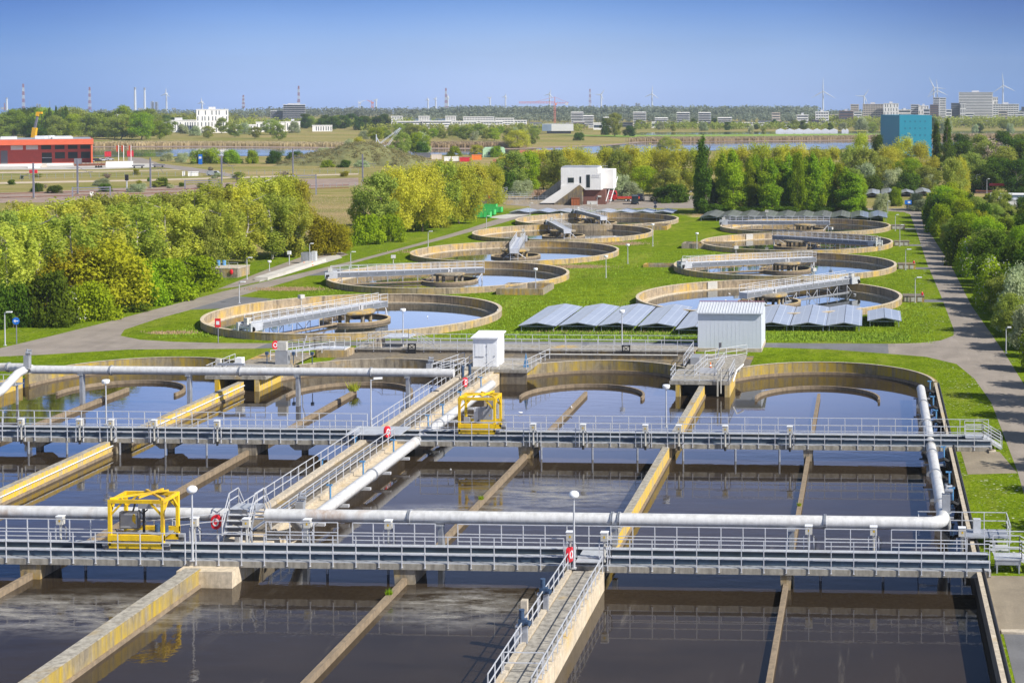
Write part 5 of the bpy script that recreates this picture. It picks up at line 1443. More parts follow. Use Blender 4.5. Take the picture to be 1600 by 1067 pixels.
# left tree belt: front bushes at the road, then the trees behind
front=[('darkbush',20,512,440,70),('darkbush',75,508,425,95),('may',105,503,452,75),('bush',140,500,440,90),('olive',170,488,372,150),('may',158,488,458,60),('bush',215,480,402,100),
 ('bush',255,470,402,110),('bush',305,452,398,95),('darkbush',190,486,445,80),('olive',110,492,385,120)]
belt(front,'in the front edge of the belt at the left road','front edge of the left tree belt')
mid=[('birch',10,505,345,110),('birch',60,492,335,110),('birch',115,470,330,115),('birch',165,455,332,120),('birch',215,440,320,110),('birch',262,430,315,105),('birch',300,425,318,90),('midgreen',320,424,330,60),('birch',345,420,312,95),('birch',385,412,305,90),('birch',425,405,300,90),('birch',462,402,318,70),('midgreen',445,400,305,80),('olive',508,398,335,85),('olive',530,393,350,50)]
belt(mid,'in the middle of the belt left of the road','middle of the left tree belt')
back=[('midgreen',5,440,325,95),('willow',45,430,318,100),('birch',85,425,308,110),('birch',128,415,305,100),('birch',175,408,318,100),('birch',220,400,302,100),('midgreen',262,395,298,95),('birch',300,390,295,90),('birch',338,385,290,85),('willow',372,380,283,85),('birch',405,376,276,85),('willow',438,372,272,85),('willow',468,370,276,60),
 ('birch',25,395,312,80),('midgreen',150,390,300,80),('birch',195,380,300,80),('willow',330,372,282,70),('birch',395,365,274,70),('willow',450,362,272,60)]
belt(back,'in the back of the belt before the rough field','back of the left tree belt')
clump=[('midgreen',590,372,268,80),('birch',570,368,300,60),('willow',625,368,255,85),('willow',660,362,250,85),('midgreen',645,360,262,80),('birch',688,355,252,80),('willow',718,350,250,80),('willow',742,332,252,70),('willow',768,326,255,50),('willow',690,348,248,70),('birch',610,355,262,70),('midgreen',728,332,262,55)]
belt(clump,'in the big clump beyond the green containers','clump beyond the left road')
belt([('bush',575,382,334,60),('bush',610,378,333,50),('bush',655,360,317,40),('olive',682,356,316,45),('bush',697,348,314,42),('may',690,349,324,36)],'on the grass edge in front of the big clump','bushes at the left road',)
# trees behind the white building and across the picture
row=[('midgreen',800,305,235,60),('willow',790,300,238,55),('green',825,303,236,55),('willow',850,298,230,55),('darkbush',795,308,270,50),('grey',815,310,280,45),('midgreen',870,300,232,50),('willow',890,296,226,55),('willow',915,298,228,55),('willow',945,296,226,55),('midgreen',968,300,232,50),('willow',985,296,224,60),('willow',1010,298,226,55),('green',1005,305,258,45),('willow',1035,298,230,55),('willow',1062,300,228,55),('grey',985,312,282,45),('grey',970,308,270,40),('midgreen',1045,306,262,50),('willow',1090,300,228,50),
 ('willow',1130,300,226,60),('willow',1160,298,224,60),('willow',1190,298,222,60),('willow',1222,298,222,60),('willow',1250,298,222,55),('willow',1275,300,226,55)]
belt(row,'in the long row behind the yard and the white building','tree row behind the yard')
belt([('poplar',1098,335,213,30),('poplar',1090,333,262,20),('poplar',1112,333,280,22)],'standing out beside the yard corner','tall poplar beside the yard')
hr=random.Random(3)
hb=[(('upright','upright','oval','upright','oval')[i%5],1131+i*12.6+hr.uniform(-3,3),334-hr.uniform(0,5),(234+hr.uniform(0,18) if i<13 else 242+(i-13)*7+hr.uniform(0,8)),hr.uniform(28,44)) for i in range(18)]+[('dark',1190,331,262,40),('dark',1260,331,268,40),('dark',1320,330,272,40)]
belt(hb,'in the dense row behind the back solar tables','dense tree row behind the solar tables')
belt([('darkbush',1052,316,288,62),('darkbush',1032,315,293,40),('darkbush',1120,334,318,60),('darkbush',1170,334,322,60),('darkbush',1230,334,322,70),('darkbush',1290,333,322,70),('darkbush',1340,333,320,50)],'at the foot of the trees by the yard','bushes along the yard')
# right hand belt along the works road
rr_=random.Random(21)
def rbelt(n,x0,x1,keys,h0,h1,where,group):
    for i in range(n):
        y=168+(400-168)*(i+rr_.uniform(.1,.9))/n; f=(y-168)/232.
        x=17.2-3.0*f+rr_.uniform(x0,x1); key=rr_.choice(keys); h_=rr_.uniform(h0,h1)
        tree(key,x,y,h_,h_*rr_.uniform(.42,.56),DESC[key]+' '+where,group,'tree' if key not in('bush','darkbush','olive','grey','may') else 'shrub')
rbelt(24,.6,2.2,('bush','darkbush','bush','darkbush','midgreen','may'),4.4,7.5,'at the front of the thicket right of the works road','front of the right thicket')
rbelt(20,3.5,6.5,('green','darkbush','midgreen','dark','oval'),6.5,9.5,'in the thicket right of the works road','middle of the right thicket')
rbelt(18,8,14,('green','midgreen','dark','darkbush','olive'),5.5,8.5,'in the depth of the thicket right of the works road','depth of the right thicket')
rbelt(16,15,26,('midgreen','green','dark','bush'),5,8,'on the far side of the thicket right of the works road','far side of the right thicket')
belt([('grey',1594,520,418,85),('grey',1612,548,470,80),('grey',1606,500,410,70)],'bright against the dark bushes at the right edge','grey shrubs at the right edge')
belt([('midgreen',1487,330,245,50),('willow',1500,322,242,34),('bush',1400,322,292,30),('grey',1378,330,300,30),('grey',1440,330,310,40),('grey',1432,328,300,34),('bush',1545,312,302,22),('dark',1572,335,305,30)],'at the edge of the far solar field','trees by the far solar field')
fr=[('willow',1345,282,205,32),('dark',1372,282,212,30),('willow',1410,285,210,60),('willow',1440,288,218,50),('willow',1390,290,226,50),('midgreen',1355,290,228,50),('midgreen',1330,290,225,45),('willow',1300,288,226,45),('midgreen',1375,295,242,50),('green',1420,296,245,50),('midgreen',1450,300,258,50),('grey',1395,300,262,40),('grey',1350,300,252,45),('midgreen',1330,305,262,45),('grey',1450,300,270,40),('darkbush',1365,302,275,50),('darkbush',1420,302,270,60)]
belt(fr,'in the thicket before the teal block','thicket before the teal block')
belt([('poplar',1463,282,190,22),('poplar',1480,284,186,24)],'beside the teal block','pair of poplars by the teal block')
far_r=[('dark',1505,280,222,60),('bare',1530,272,226,50),('midgreen',1545,275,218,60),('bare',1560,280,222,45),('dark',1580,278,216,60),('dark',1600,290,220,60),('midgreen',1520,292,238,60),('dark',1555,296,244,60),('dark',1590,302,250,60),('midgreen',1500,298,250,50),('dark',1535,300,262,50),('midgreen',1570,290,226,55),('dark',1500,265,210,45),('midgreen',1530,262,208,50),('dark',1565,262,206,50),('midgreen',1595,262,208,50)]
belt(far_r,'in the wood at the right behind the sheds','wood at the right')
# left bank and river side
belt([('midgreen',628,246,206,32),('grey',655,242,205,40),('willow',560,250,212,24),('grey',545,248,215,26),('darkbush',660,244,222,30),('willow',810,232,202,44),('midgreen',830,228,200,26),('bush',775,246,228,26),('bush',710,244,228,24),('willow',745,246,226,26),('grey',505,242,230,26),('bush',395,256,234,26),('may',330,256,232,42),('bush',360,256,234,36),('may',310,256,234,34),('darkbush',430,256,236,30),('darkbush',460,256,237,36),('bush',490,255,238,26),('grey',285,254,238,24),('grey',262,252,238,24),('green',654,243,206,38),('willow',1055,235,217,26),('midgreen',1040,242,213,30)],'on the near river bank','trees on the near river bank')
belt([('darkbush',60,300,286,24),('darkbush',85,302,290,28),('darkbush',255,292,278,30),('grey',215,300,286,34),('grey',160,290,278,28),('darkbush',165,300,287,24)],'among the railway land','bushes on the railway land')
# the wooded far bank: single trees, smaller with distance
rg=random.Random(5)
def farbelt(n,x0,x1,pb0,pb1,h0,h1,keys,where,group):
    for i in range(n):
        px=x0+(x1-x0)*(i+rg.random())/n; pb_=rg.uniform(pb0,pb1); hp=rg.uniform(h0,h1)
        tpx(rg.choice(keys),px,pb_,pb_-hp,hp*rg.uniform(.9,1.3),'',None)
        o=bpy.data.objects[-1]
def fb(n,x0,x1,pb0,pb1,h0,h1,keys,where,group):
    for i in range(n):
        px=x0+(x1-x0)*(i+rg.random())/n; pb_=rg.uniform(pb0,pb1); hp=rg.uniform(h0,h1); key=rg.choice(keys)
        tpx(key,px,pb_,pb_-hp,hp*rg.uniform(.9,1.35),'far '+DESC[key]+' '+where,group,'tree')
fb(26,-10,250,210,223,26,46,('midgreen','dark','midgreen','green'),'behind the orange building','far bank wood behind the orange building')
fb(12,240,460,205,220,16,26,('midgreen','grey','midgreen'),'before the white office blocks','trees before the white office blocks')
fb(16,-10,300,196,202,12,26,('dark','midgreen'),'left of the tall white office block','far trees left of the white office block')
belt([('poplar',78,215,168,11),('poplar',88,214,166,10),('poplar',98,215,170,11),('poplar',103,214,166,11),('poplar',73,216,176,10)],'in the tall group behind the orange building','poplars behind the orange building')
fb(16,468,605,198,204,17,22,('dark','dark','midgreen'),'left of the pale apartment rows','dark trees left of the apartment rows')
fb(22,560,800,210,222,14,26,('midgreen','green','midgreen','grey'),'below the pale apartment rows','trees below the apartment rows')
fb(5,800,846,205,214,10,18,('midgreen','grey','green'),'round the grey hall','trees round the grey hall')
belt([('midgreen',960,214,176,30),('dark',945,212,185,20),('dark',983,214,196,24),('darkbush',904,220,207,20)],'right of the grey hall','big trees right of the grey hall')
fb(20,990,1300,199,206,8,16,('midgreen','dark','grey'),'before the blue apartment blocks','trees before the blue apartment blocks')
fb(12,1300,1600,203,210,10,24,('midgreen','grey','dark'),'before the tower blocks','trees before the tower blocks')
# a distant forest that reads as one mass
def forest(name,label,x0,x1,dist,depth,h,n,seed,mat='leaf_far',prof=None):
    rg=np.random.default_rng(seed); bl=[]
    P0=Vector(D(x0,dist)+(0,)); P1=Vector(D(x1,dist)+(0,))
    for i in range(n):
        f=rg.random(); hh=h*(.90+.16*rg.random())*(prof(f) if prof else 1)
        p=P0.lerp(P1,f); q=rg.random()*depth
        bl.append((p.x+q*.1,p.y+q,hh*.55,hh*.42,hh*.42,hh*.48))
    me=leafmesh(name,bl,M[mat],n*34,h*.20,seed+1); o=bpy.data.objects.new(name,me); link(o); tag(o,label,'forest',kind='stuff')
forest('forest','long low wooded ridge on the skyline in the middle',640,1260,2500,160,17,820,1,prof=lambda f:min(1,.35+f*14) )
forest('forest','wooded skyline left of the middle behind the white offices',355,640,2500,160,14.5,240,2)
forest('forest','wooded skyline behind the high apartment towers on the right',1255,1620,2100,160,14,330,3)
forest('forest','dark wooded skyline behind the industrial chimneys at the left',-30,365,2300,200,12.5,300,4)
forest('forest','scrub along the far side of the water before the blue apartments',990,1300,1500,60,7,170,5,'leaf_mid')
forest('forest','scrub and trees under the tower blocks at the far right',1290,1640,1550,120,9,230,6,'leaf_mid')
forest('forest','tree belt on the far bank behind the orange building and brown apartments',-60,310,1750,140,12,260,7,'leaf_mid')
forest('forest','tree belt around the white office blocks on the far bank',300,620,1600,120,9,190,8,'leaf_mid')
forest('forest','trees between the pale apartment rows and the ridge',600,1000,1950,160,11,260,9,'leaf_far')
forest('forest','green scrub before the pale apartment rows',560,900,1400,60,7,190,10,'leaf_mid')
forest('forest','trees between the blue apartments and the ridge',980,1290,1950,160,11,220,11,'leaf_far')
forest('forest','trees among the row houses under the tower blocks',1260,1640,1760,80,10,220,12,'leaf_mid')
belt([('bush',500,256,243,24),('grey',520,254,238,26),('bush',548,252,232,26),('darkbush',575,254,236,24),('grey',600,256,242,22),('midgreen',610,252,226,26),('willow',588,250,222,24),('grey',480,258,248,22),('darkbush',540,262,250,26),('grey',565,262,250,26),('bush',512,262,250,24)],'growing on the grassy heap','scrub on the grassy heap')
for i,(x,y,h_) in enumerate(((22.5,104,10),(24,114,11),(22.5,123,10),(23,133,11),(22,142,10),(21.5,151,11),(25,158,10))): tree(('dark','green','darkbush','oval')[i%4],x,y,h_,3.6,DESC[('dark','green','darkbush','oval')[i%4]]+' at the near right edge of the works road','trees along the right works road near the camera')
for i in range(34):
    px=rg.uniform(-10,560); pb_=rg.uniform(266,300); k_=rg.choice(['grey','darkbush','olive','bare','midgreen']); hp=rg.uniform(4,11)
    tpx(k_,px,pb_,pb_-hp,hp*rg.uniform(1.1,2.4),'small '+DESC[k_]+' in the rough railway field','scattered scrub in the railway field','shrub')
# reed beds along the far river bank
def reeds(label,pts_px,n,hmin,hmax,wid):
    pts=[]
    tot=len(pts_px)-1
    for i in range(n):
        k=rg.randrange(tot); f=rg.random(); a,b=pts_px[k],pts_px[k+1]
        x,y=W(a[0]+(b[0]-a[0])*f,a[1]+(b[1]-a[1])*f); pts.append((x+rg.gauss(0,2),y+rg.uniform(0,wid)))
    P=np.array(pts); n=len(pts); g2=np.random.default_rng(n)
    h=hmin+(hmax-hmin)*g2.random(n)*(.75+.25*np.sin(P[:,0]*.02)); wv=.18+.3*g2.random(n)
    v=np.zeros((n,4,3)); a=g2.normal(0,.5,n); dx=np.cos(a)*wv; dy=np.sin(a)*wv
    v[:,0,0]=P[:,0]-dx; v[:,0,1]=P[:,1]-dy; v[:,1,0]=P[:,0]+dx; v[:,1,1]=P[:,1]+dy
    v[:,2,0]=P[:,0]+dx*.7; v[:,2,1]=P[:,1]+dy*.7; v[:,2,2]=h; v[:,3,0]=P[:,0]-dx*.7; v[:,3,1]=P[:,1]-dy*.7; v[:,3,2]=h*.93
    me=bpy.data.meshes.new('reed_bed'); me.vertices.add(4*n); me.vertices.foreach_set('co',v.reshape(-1).astype(np.float32))
    me.loops.add(4*n); me.loops.foreach_set('vertex_index',np.arange(4*n,dtype=np.int32)); me.polygons.add(n); me.polygons.foreach_set('loop_start',np.arange(0,4*n,4,dtype=np.int32))
    me.update(); me.materials.append(M['reed']); o=bpy.data.objects.new('reed_bed',me); link(o); tag(o,label,'reeds',kind='stuff')
reeds('pale reed bed along the far river bank at the left',[(140,229.5),(310,228.6),(450,229.5),(600,231.2)],16000,1.6,3.4,34)
reeds('pale reed bed along the far river bank left of the grey hall',[(600,231.2),(700,231.5),(800,232)],6000,1.6,3.8,30)
reeds('pale reed bed along the far river bank behind the willow row',[(985,222.3),(1090,221.5),(1240,220.),(1420,218),(1640,216.4)],20000,1.8,3.6,46)
reeds('reddish reed strip behind the inlet works',[(800,308),(870,308)],1500,1.5,2.6,4)
# grassy spoil heap on the near bank
m=MB(); cx,cy=W(535,259); L_=30.
NX,NY=40,14
vs=[];fs=[]
for j in range(NY+1):
    for i in range(NX+1):
        u=i/NX*2-1; v_=j/NY*2-1
        hh=max(0,1-u*u*1.0)**.7*max(0,1-v_*v_)**.8*8.2*(1+.18*math.sin(u*5+1))+.5*math.sin(u*19+v_*7)*max(0,1-u*u)*max(0,1-v_*v_)
        vs.append((cx+u*L_,cy+20+v_*26,hh-.02))
for j in range(NY):
    for i in range(NX):
        a=j*(NX+1)+i; fs.append((a,a+1,a+NX+2,a+NX+1))
m.add(vs,fs); o=m.build('hill',M['tuft'],smooth=True); tag(o,kind='structure'); o.data.materials[0]=M['field_hill']=plain('spoil_heap_grass',(.17,.17,.06),.95,0,.5,.25)
bl=[]
for i in range(420):
    u,v_=random.uniform(-.97,.97),random.uniform(-.95,.6)
    hh=max(0,1-u*u)**.7*max(0,1-v_*v_)**.8*8.2*(1+.18*math.sin(u*5+1)); q=random.uniform(.5,1.5)
    bl.append((cx+u*L_,cy+20+v_*26,hh+q*.2,q,q,q*.8))
me=leafmesh('undergrowth',bl,M['leaf_heap'],16000,.45,77); o=bpy.data.objects.new('undergrowth',me); link(o); tag(o,'rough scrub covering the grassy heap on the near bank','undergrowth',kind='stuff')
# ------------------------------------------------------------------ buildings far away
def bthing(name,label,cat,px0,px1,dist,group=None):
    x,y=D((px0+px1)/2,dist); a=math.atan2(CX-(px0+px1)/2,F)
    return thing(name,label,cat,(x,y,0),PSI+a,group),(px1-px0)*dist/F*math.cos(a)
def block(name,label,px0,px1,pt,dist,depth,wall,floors=0,style='bands',bays=8,group=None,cat='building',glass='window',pier=None,roofbox=True,slab=None,fl=.45):
    t,w_=bthing(name,label,cat,px0,px1,dist,group)
    h=zat(pt,dist)
    MB().box(-w_/2,w_/2,0,depth,0,h).build('wall',M[wall],t,local=True)
    MB().box(-w_/2-.3,w_/2+.3,-.3,depth+.3,h+.002,h+.5).build('roof_edge',M[slab or wall],t,local=True)
    if roofbox and w_>12: MB().box(-w_*.12,w_*.1,depth*.3,depth*.6,h+.502,h+2.6).build('roof_box',M['bgrey'],t,local=True)
    if floors:
        fh=h/floors
        if style in('bands','grid','terrace'):
            src=None
            for f in range(floors):
                z=f*fh+fh*.30
                if src is None: src=MB().box(-w_/2+.5,w_/2-.5,-.06,-.003,0,fh*fl).build('window_band',M[glass],t,local=True); src.location.z=z
                else: put(src,t,(0,0,z))
            if depth*.2>2:
                s2=None
                for f in range(floors):
                    z=f*fh+fh*.30
                    if s2 is None: s2=MB().box(w_/2+.003,w_/2+.06,.8,depth-.8,0,fh*fl).build('window_band',M[glass],t,local=True); s2.location.z=z
                    else: put(s2,t,(0,0,z))
        if style=='grid':
            m=MB()
            for b in range(bays+1):
                x=-w_/2+.5+(w_-1)*b/bays; m.box(x-.28,x+.28,-.12,-.062,0,h)
            m.build('pier',M[pier or wall],t,local=True)
        if style=='terrace':
            src=None
            for f in range(floors):
                z=(f+1)*fh-.25
                if src is None: src=MB().box(-w_/2-.8,w_/2+.8,-2.2,-.064,0,.45).build('balcony',M[slab or 'bwhite'],t,local=True); src.location.z=z
                else: put(src,t,(0,0,z))
        if style=='slits':
            src=None; rnd=random.Random(int(px0))
            rows=max(1,floors//2); rh=h/rows
            for r_ in range(rows):
                for b in range(bays):
                    if rnd.random()<.12: continue
                    x=-w_/2+(b+.5+rnd.uniform(-.15,.15))*w_/bays
                    if src is None: src=MB().box(-.38,.38,-.06,-.003,0,rh*.72).build('window',M[glass],t,local=True); src.location=(x,0,r_*rh+rh*.14)
                    else: put(src,t,(x,0,r_*rh+rh*.14))
    return t
block('office_block','tall white office block with rows of narrow dark slit windows',307,357,172,1358,22,'bwhite',8,'slits',9)
block('office_block','low white office wing with vertical slits, left of the tall white block',252,307,189,1380,18,'bwhite',2,'slits',14)
block('office_block','long low white office block right of the tall one, left part',368,400,196,1420,16,'bwhite',2,'slits',6,roofbox=False)
block('office_block','low white office block with a raised middle, right of the tall one',400,445,192,1400,16,'bwhite',2,'slits',9)
block('office_block','small flat white block with a dark recess among the white offices',446,469,191,1430,16,'bwhite',2,'slits',4)
block('office_block','rightmost low white office block with slit windows',488,519,197,1420,14,'bwhite',2,'slits',8,roofbox=False)
block('apartment_block','stepped grey apartment block with open floor slabs, upper part',443,477,164,2060,20,'bdark',8,'terrace',slab='bgrey',roofbox=False)
block('apartment_block','stepped grey apartment block with open floor slabs, lower part',423,443,174,2065,20,'bdark',5,'terrace',slab='bgrey',roofbox=False)
block('apartment_block','top terrace storeys of the stepped grey apartment block',450,469,162.5,2070,12,'bgrey',0,roofbox=False)
for a,b,pt,dd,l in ((132,152,188,1510,'lower dark brown apartment block with small white roof boxes'),(152,172,186,1500,'middle dark brown apartment block'),(168,200,183,1490,'tallest dark brown apartment block with terraces')):
    t=block('apartment_block',l,a,b,pt,dd,14,'bbrown',4,'bands',fl=.35,slab='bbrown',group='dark brown apartment blocks')
for a,b,pt,dd,f,st,l in ((611,629,182.5,1650,6,'grid','left pale apartment tower of the three with a square window grid'),(654,671,182.5,1650,6,'grid','middle pale apartment tower of the three with a square window grid'),(696,712.5,182.5,1650,6,'grid','right pale apartment tower of the three with a square window grid'),
   (724,772,183.5,1800,4,'grid','long grey apartment row behind the white ones'),(774,803,185.5,1780,3,'grid','grey apartment row at the right end behind the white ones'),(706,745,190.5,1500,3,'grid','long white apartment row with dark windows, left one'),(750,786,190.3,1500,3,'grid','long white apartment row with dark windows, right one'),(803,823,189,1520,4,'grid','white apartment house left of the orange tower crane'),
   (620,660,190.5,1560,3,'bands','pale low apartment row under the left tower'),(660,706,190,1560,3,'bands','pale low apartment row under the middle tower')):
    block('apartment_block',l,a,b,pt,dd,14,'bwhite' if 'white' in l or 'tower' in l else 'bbeige' if 'pale' in l else 'bgrey',f,st,max(4,int((b-a)/4.2)),group='pale apartment rows',roofbox=False)
block('long_shed','dark blue long shed between the pale apartment towers, left',629,654,187,1750,12,'bblue',0,roofbox=False); block('long_shed','dark blue long shed between the pale apartment towers, right',671,696,187,1750,12,'bblue',0,roofbox=False)
# grey hall on a recessed dark base
t,w_=bthing('grey_hall','pale grey box shaped hall standing on a recessed dark storey','building',847,896,1330)
h=zat(194.5,1330); MB().box(-w_/2,w_/2,0,18,zat(205,1330),h).build('wall',M['awning'],t,local=True); MB().box(-w_/2+4,w_/2-2,2,16,0,zat(205,1330)-.01).build('base_storey',M['bdark'],t,local=True)
MB().box(-w_/2,-w_/2+8,-.05,-.003,zat(205,1330),h).build('dark_panel',M['bblue'],t,local=True)
for a,b,pt,dd,f,l in ((893,911,176,1650,9,'tallest of the left pair of blue grey apartment blocks with balconies'),(911,927,181.5,1660,7,'lower of the left pair of blue grey apartment blocks'),(943,956,184,1700,6,'blue grey apartment block half hidden behind the big tree'),(990,1009,176,1640,9,'blue grey apartment block right of the big tree'),(1024,1043,185,1600,6,'low blue grey apartment block with white balconies'),(1058,1077,176.5,1640,8,'blue grey apartment block in the middle of the five'),(1092,1110,176.5,1640,8,'blue grey apartment block right of the middle one'),(1122,1143,184.5,1600,6,'low blue grey apartment block at the right end of the row')):
    block('apartment_block',l,a,b,pt,dd,15,'bblue',f,'terrace',slab='bwhite',group='blue grey waterside apartment blocks',roofbox=False)
block('white_shed','small white waterside building right of the grey hall',927,942,193,1500,10,'bwhite',1,'bands',roofbox=False)
block('house','small white house beside the low blue grey blocks',1018,1024,191,1580,8,'bwhite',1,'bands',roofbox=False)
for a,b,pt,dd,f,wl,st,l in ((1206,1219,177,1750,5,'bbeige','bands','small beige apartment block'),(1245,1263,180.5,1750,4,'bwhite','bands','small white stepped apartment block'),(1274,1295,175.5,1760,5,'bwhite','grid','white gridded block under the leftmost tall wind turbine'),(1311,1333,174.5,1760,5,'bbrown','bands','brown and blue apartment block'),
   (1329,1342,164,1900,10,'bbeige','bands','beige tower block left of the long slab'),(1348,1380,163.5,1900,10,'bbeige','grid','long beige slab block with a white gable'),(1380.5,1404,162.5,1880,10,'bwhite','slits','white slab block with dark vertical window strips'),(1423,1437,164,1950,9,'bgrey','bands','blue grey tower behind the teal block, left one'),(1435,1451,166,1940,8,'bwhite','slits','white tower behind the teal block, right one'),
   (1453,1466,164.5,1960,9,'bbrown','bands','brown tower at the foot of the round turbine tower'),(1458,1468,153.3,2000,14,'bgrey','bands','dark half of the tall round cornered tower'),(1468,1478,153.5,2000,14,'bwhite','bands','white half of the tall round cornered tower'),
   (1486,1500,162,1900,9,'bdark','bands','dark tower at the left of the big apartment slab'),(1500,1509,162.5,1890,9,'bwhite','slits','white twin gable in front of the big apartment slab'),(1498,1551,145,2000,19,'bwhite','bands','very wide tall apartment slab, the largest on the skyline'),(1551,1559,152.5,2010,14,'bwhite','slits','white stair tower right of the largest slab'),(1551,1592,163.5,1900,9,'bwhite','grid','lower wide apartment slab at the right of the largest one'),(1596,1625,168,1900,8,'bdark','bands','dark block cut off by the right edge'),
   (1404,1423,172.5,2000,4,'bwhite','bands','low white building between the two tower groups')):
    block('tower_block',l,a,b,pt,dd,16,wl,f,st,max(4,int((b-a)/4)),group='tower blocks on the right skyline')
rg=random.Random(11)
def lowrow(x0,x1,pb_,n,label,grp):
    for i in range(n):
        a=x0+(x1-x0)*i/n; b=a+(x1-x0)/n*rg.uniform(.7,.98); d_=dist_of(pb_)*rg.uniform(.97,1.03); pt=pb_-rg.uniform(5,9)
        block('row_house',label,a,b,pt,d_,10,rg.choice(['bbrown','bwhite','bgrey','bbrown','bbeige']),2,'bands',group=grp,roofbox=False,slab=rg.choice(['bwhite','bdark','roof_grey']))
for i,(a,b,pt,wl) in enumerate(((1297,1309,180,'bbeige'),(1334,1347,176,'bwhite'),(1407,1421,180,'bbeige'),(1443,1453,171,'bgrey'),(1478,1487,172,'bwhite'),(1508,1522,178,'bwhite'),(1560,1574,174,'bbeige'),(1590,1600,176,'bwhite'))):
    block('apartment_block','%s small pale block squeezed between the towers on the right skyline, from the left'%nm[i],a,b,pt,1820,12,wl,5,'bands',group='small blocks among the towers',roofbox=False)
lowrow(1268,1382,197,8,'low row house among trees below the left towers','row houses below the left towers')
lowrow(1455,1610,196.5,11,'low row house among trees below the largest slab','row houses below the largest slab')
lowrow(1475,1580,187,9,'pale low terrace house at the foot of the largest slab','pale terraces at the foot of the largest slab')
lowrow(826,990,200,7,'small pale house among the trees round the grey hall','houses round the grey hall')
lowrow(470,605,197,6,'small pale building before the dark trees left of the apartment rows','small buildings left of the apartment rows')
lowrow(1030,1210,198,7,'low house on the water front among the blue grey blocks','houses among the blue grey blocks')
lowrow(1150,1250,199,4,'low house on the far bank right of the blue grey blocks','houses on the far bank')
for a,b,l in ((1212,1270,'long white tent roof on the dyke, left one'),(1270,1309,'long white tent roof on the dyke, right one'),(1315,1326,'small white tent on the dyke')):
    t,w_=bthing('white_tent',l,'tent',a,b,1385,'white tents on the dyke')
    m=MB(); n=max(2,int(w_/7))
    for i in range(n):
        x0=-w_/2+w_*i/n; x1=-w_/2+w_*(i+1)/n; m.extr([(x0,0),(x1,0),(x1,1.7),((x0+x1)/2,3.2),(x0,1.7)],'y',0,9)
    m.build('tent_roof',M['white'],t,local=True)
# teal block with rows of small square vents
d_=800; xc,yc=D(1405.5,d_); h=zat(180.5,d_)
t=thing('teal_block','big windowless teal cube building with rows of small square vents','building',(xc,yc,0))
ang=R(17); wr=51*d_/F/math.cos(ang); wl=33
ex=Vector((math.cos(ang),math.sin(ang),0)); ey=Vector((-math.sin(ang),math.cos(ang),0))
m=MB(); m.prism([(xc,yc),(xc+ex.x*wr,yc+ex.y*wr),(xc+ex.x*wr+ey.x*wl,yc+ex.y*wr+ey.y*wl),(xc+ey.x*wl,yc+ey.y*wl)],0,h); m.build('wall',M['teal'],t)
src=None
for r_ in range(5):
    for k in range(5):
        p=Vector((xc,yc,h-3.2-r_*3.6))+ex*(3.1+k*2.75)-ey*.03
        if src is None:
            src=MB().cbox((0,0,0),(.75,.05,.75),ang).build('vent',M['teal_dot'],t,local=True); src.location=p-Vector((xc,yc,0))
        else: put(src,t,p-Vector((xc,yc,0)))
# ------------------------------------------------------------------ chimneys, masts, turbines, cranes on the skyline
def turbine(px,hub,blade,dist,rot,label,yaw=0.):
    dist=min(dist,4800)
    x,y=D(px,dist); hz=zat(hub,dist); bl=blade*dist/F
    t=thing('wind_turbine',label,'wind turbine',(x,y,0),0,'wind turbines on the skyline')
    s=dist/4500.
    MB().tube([(x,y,-20),(x,y,hz)],[3.0*s,1.7*s],10).build('tower',M['turbine'],t)
    ca,sa=math.cos(PSI+yaw),math.sin(PSI+yaw)
    n=MB(); n.cbox((x,y,hz+.8*s),(4*s,11*s,4*s),PSI+yaw); n.build('nacelle',M['turbine'],t)
    src=None
    for k in range(3):
        a=rot+2*PI*k/3
        u=Vector((math.sin(a)*ca,math.sin(a)*sa,math.cos(a))); o=Vector((x,y,hz))+Vector((sa,-ca,0))*6*s
        m=MB(); m.tube([tuple(o+u*.8*s),tuple(o+u*bl*.2),tuple(o+u*bl*.6),tuple(o+u*bl)],[1.0*s,1.7*s,1.1*s,.35*s],6); m.build('blade',M['turbine'],t)
    MB().ball((x+sa*6*s,y-ca*6*s,hz),1.9*s,8,6).build('hub',M['turbine'],t)
for a in ((1286,143,22,4500,0,'tall wind turbine with a vertical blade above the gridded white block'),(1350,151,14,5200,.6,'small wind turbine between the left towers'),(1459,137.5,18,4600,-.45,'wind turbine with a blade leaning left above the round cornered tower'),(1464.5,142,18,5200,-.1,'wind turbine just right of the leaning one above the tower'),(1567,134,20,4500,-.08,'rightmost tall wind turbine behind the wide slab'),
  (859,147.5,9,5500,.3,'wind turbine behind the orange tower crane'),(939.5,148.5,10,5500,.6,'wind turbine left of the blue grey blocks'),(1019,147,13,5200,.1,'wind turbine above the blue grey blocks'),(669,156,4,7500,.1,'first of the tiny wind turbines left of the middle mast'),(681,155,4,7500,.5,'second of the tiny wind turbines left of the middle mast'),(700,152,5,7000,.2,'small wind turbine beside the middle mast'),(766,154,4.5,7000,.9,'tiny wind turbine left of the crane jib'),(790,151.5,5,7000,.3,'tiny wind turbine close to the crane jib'),
  (260.5,147,9,5500,.1,'wind turbine right of the two chimneys'),(316,160,7,6000,.05,'small wind turbine rising behind the tall white office block'),(588,157,4,7500,.7,'tiny wind turbine above the harbour cranes')): turbine(*a)
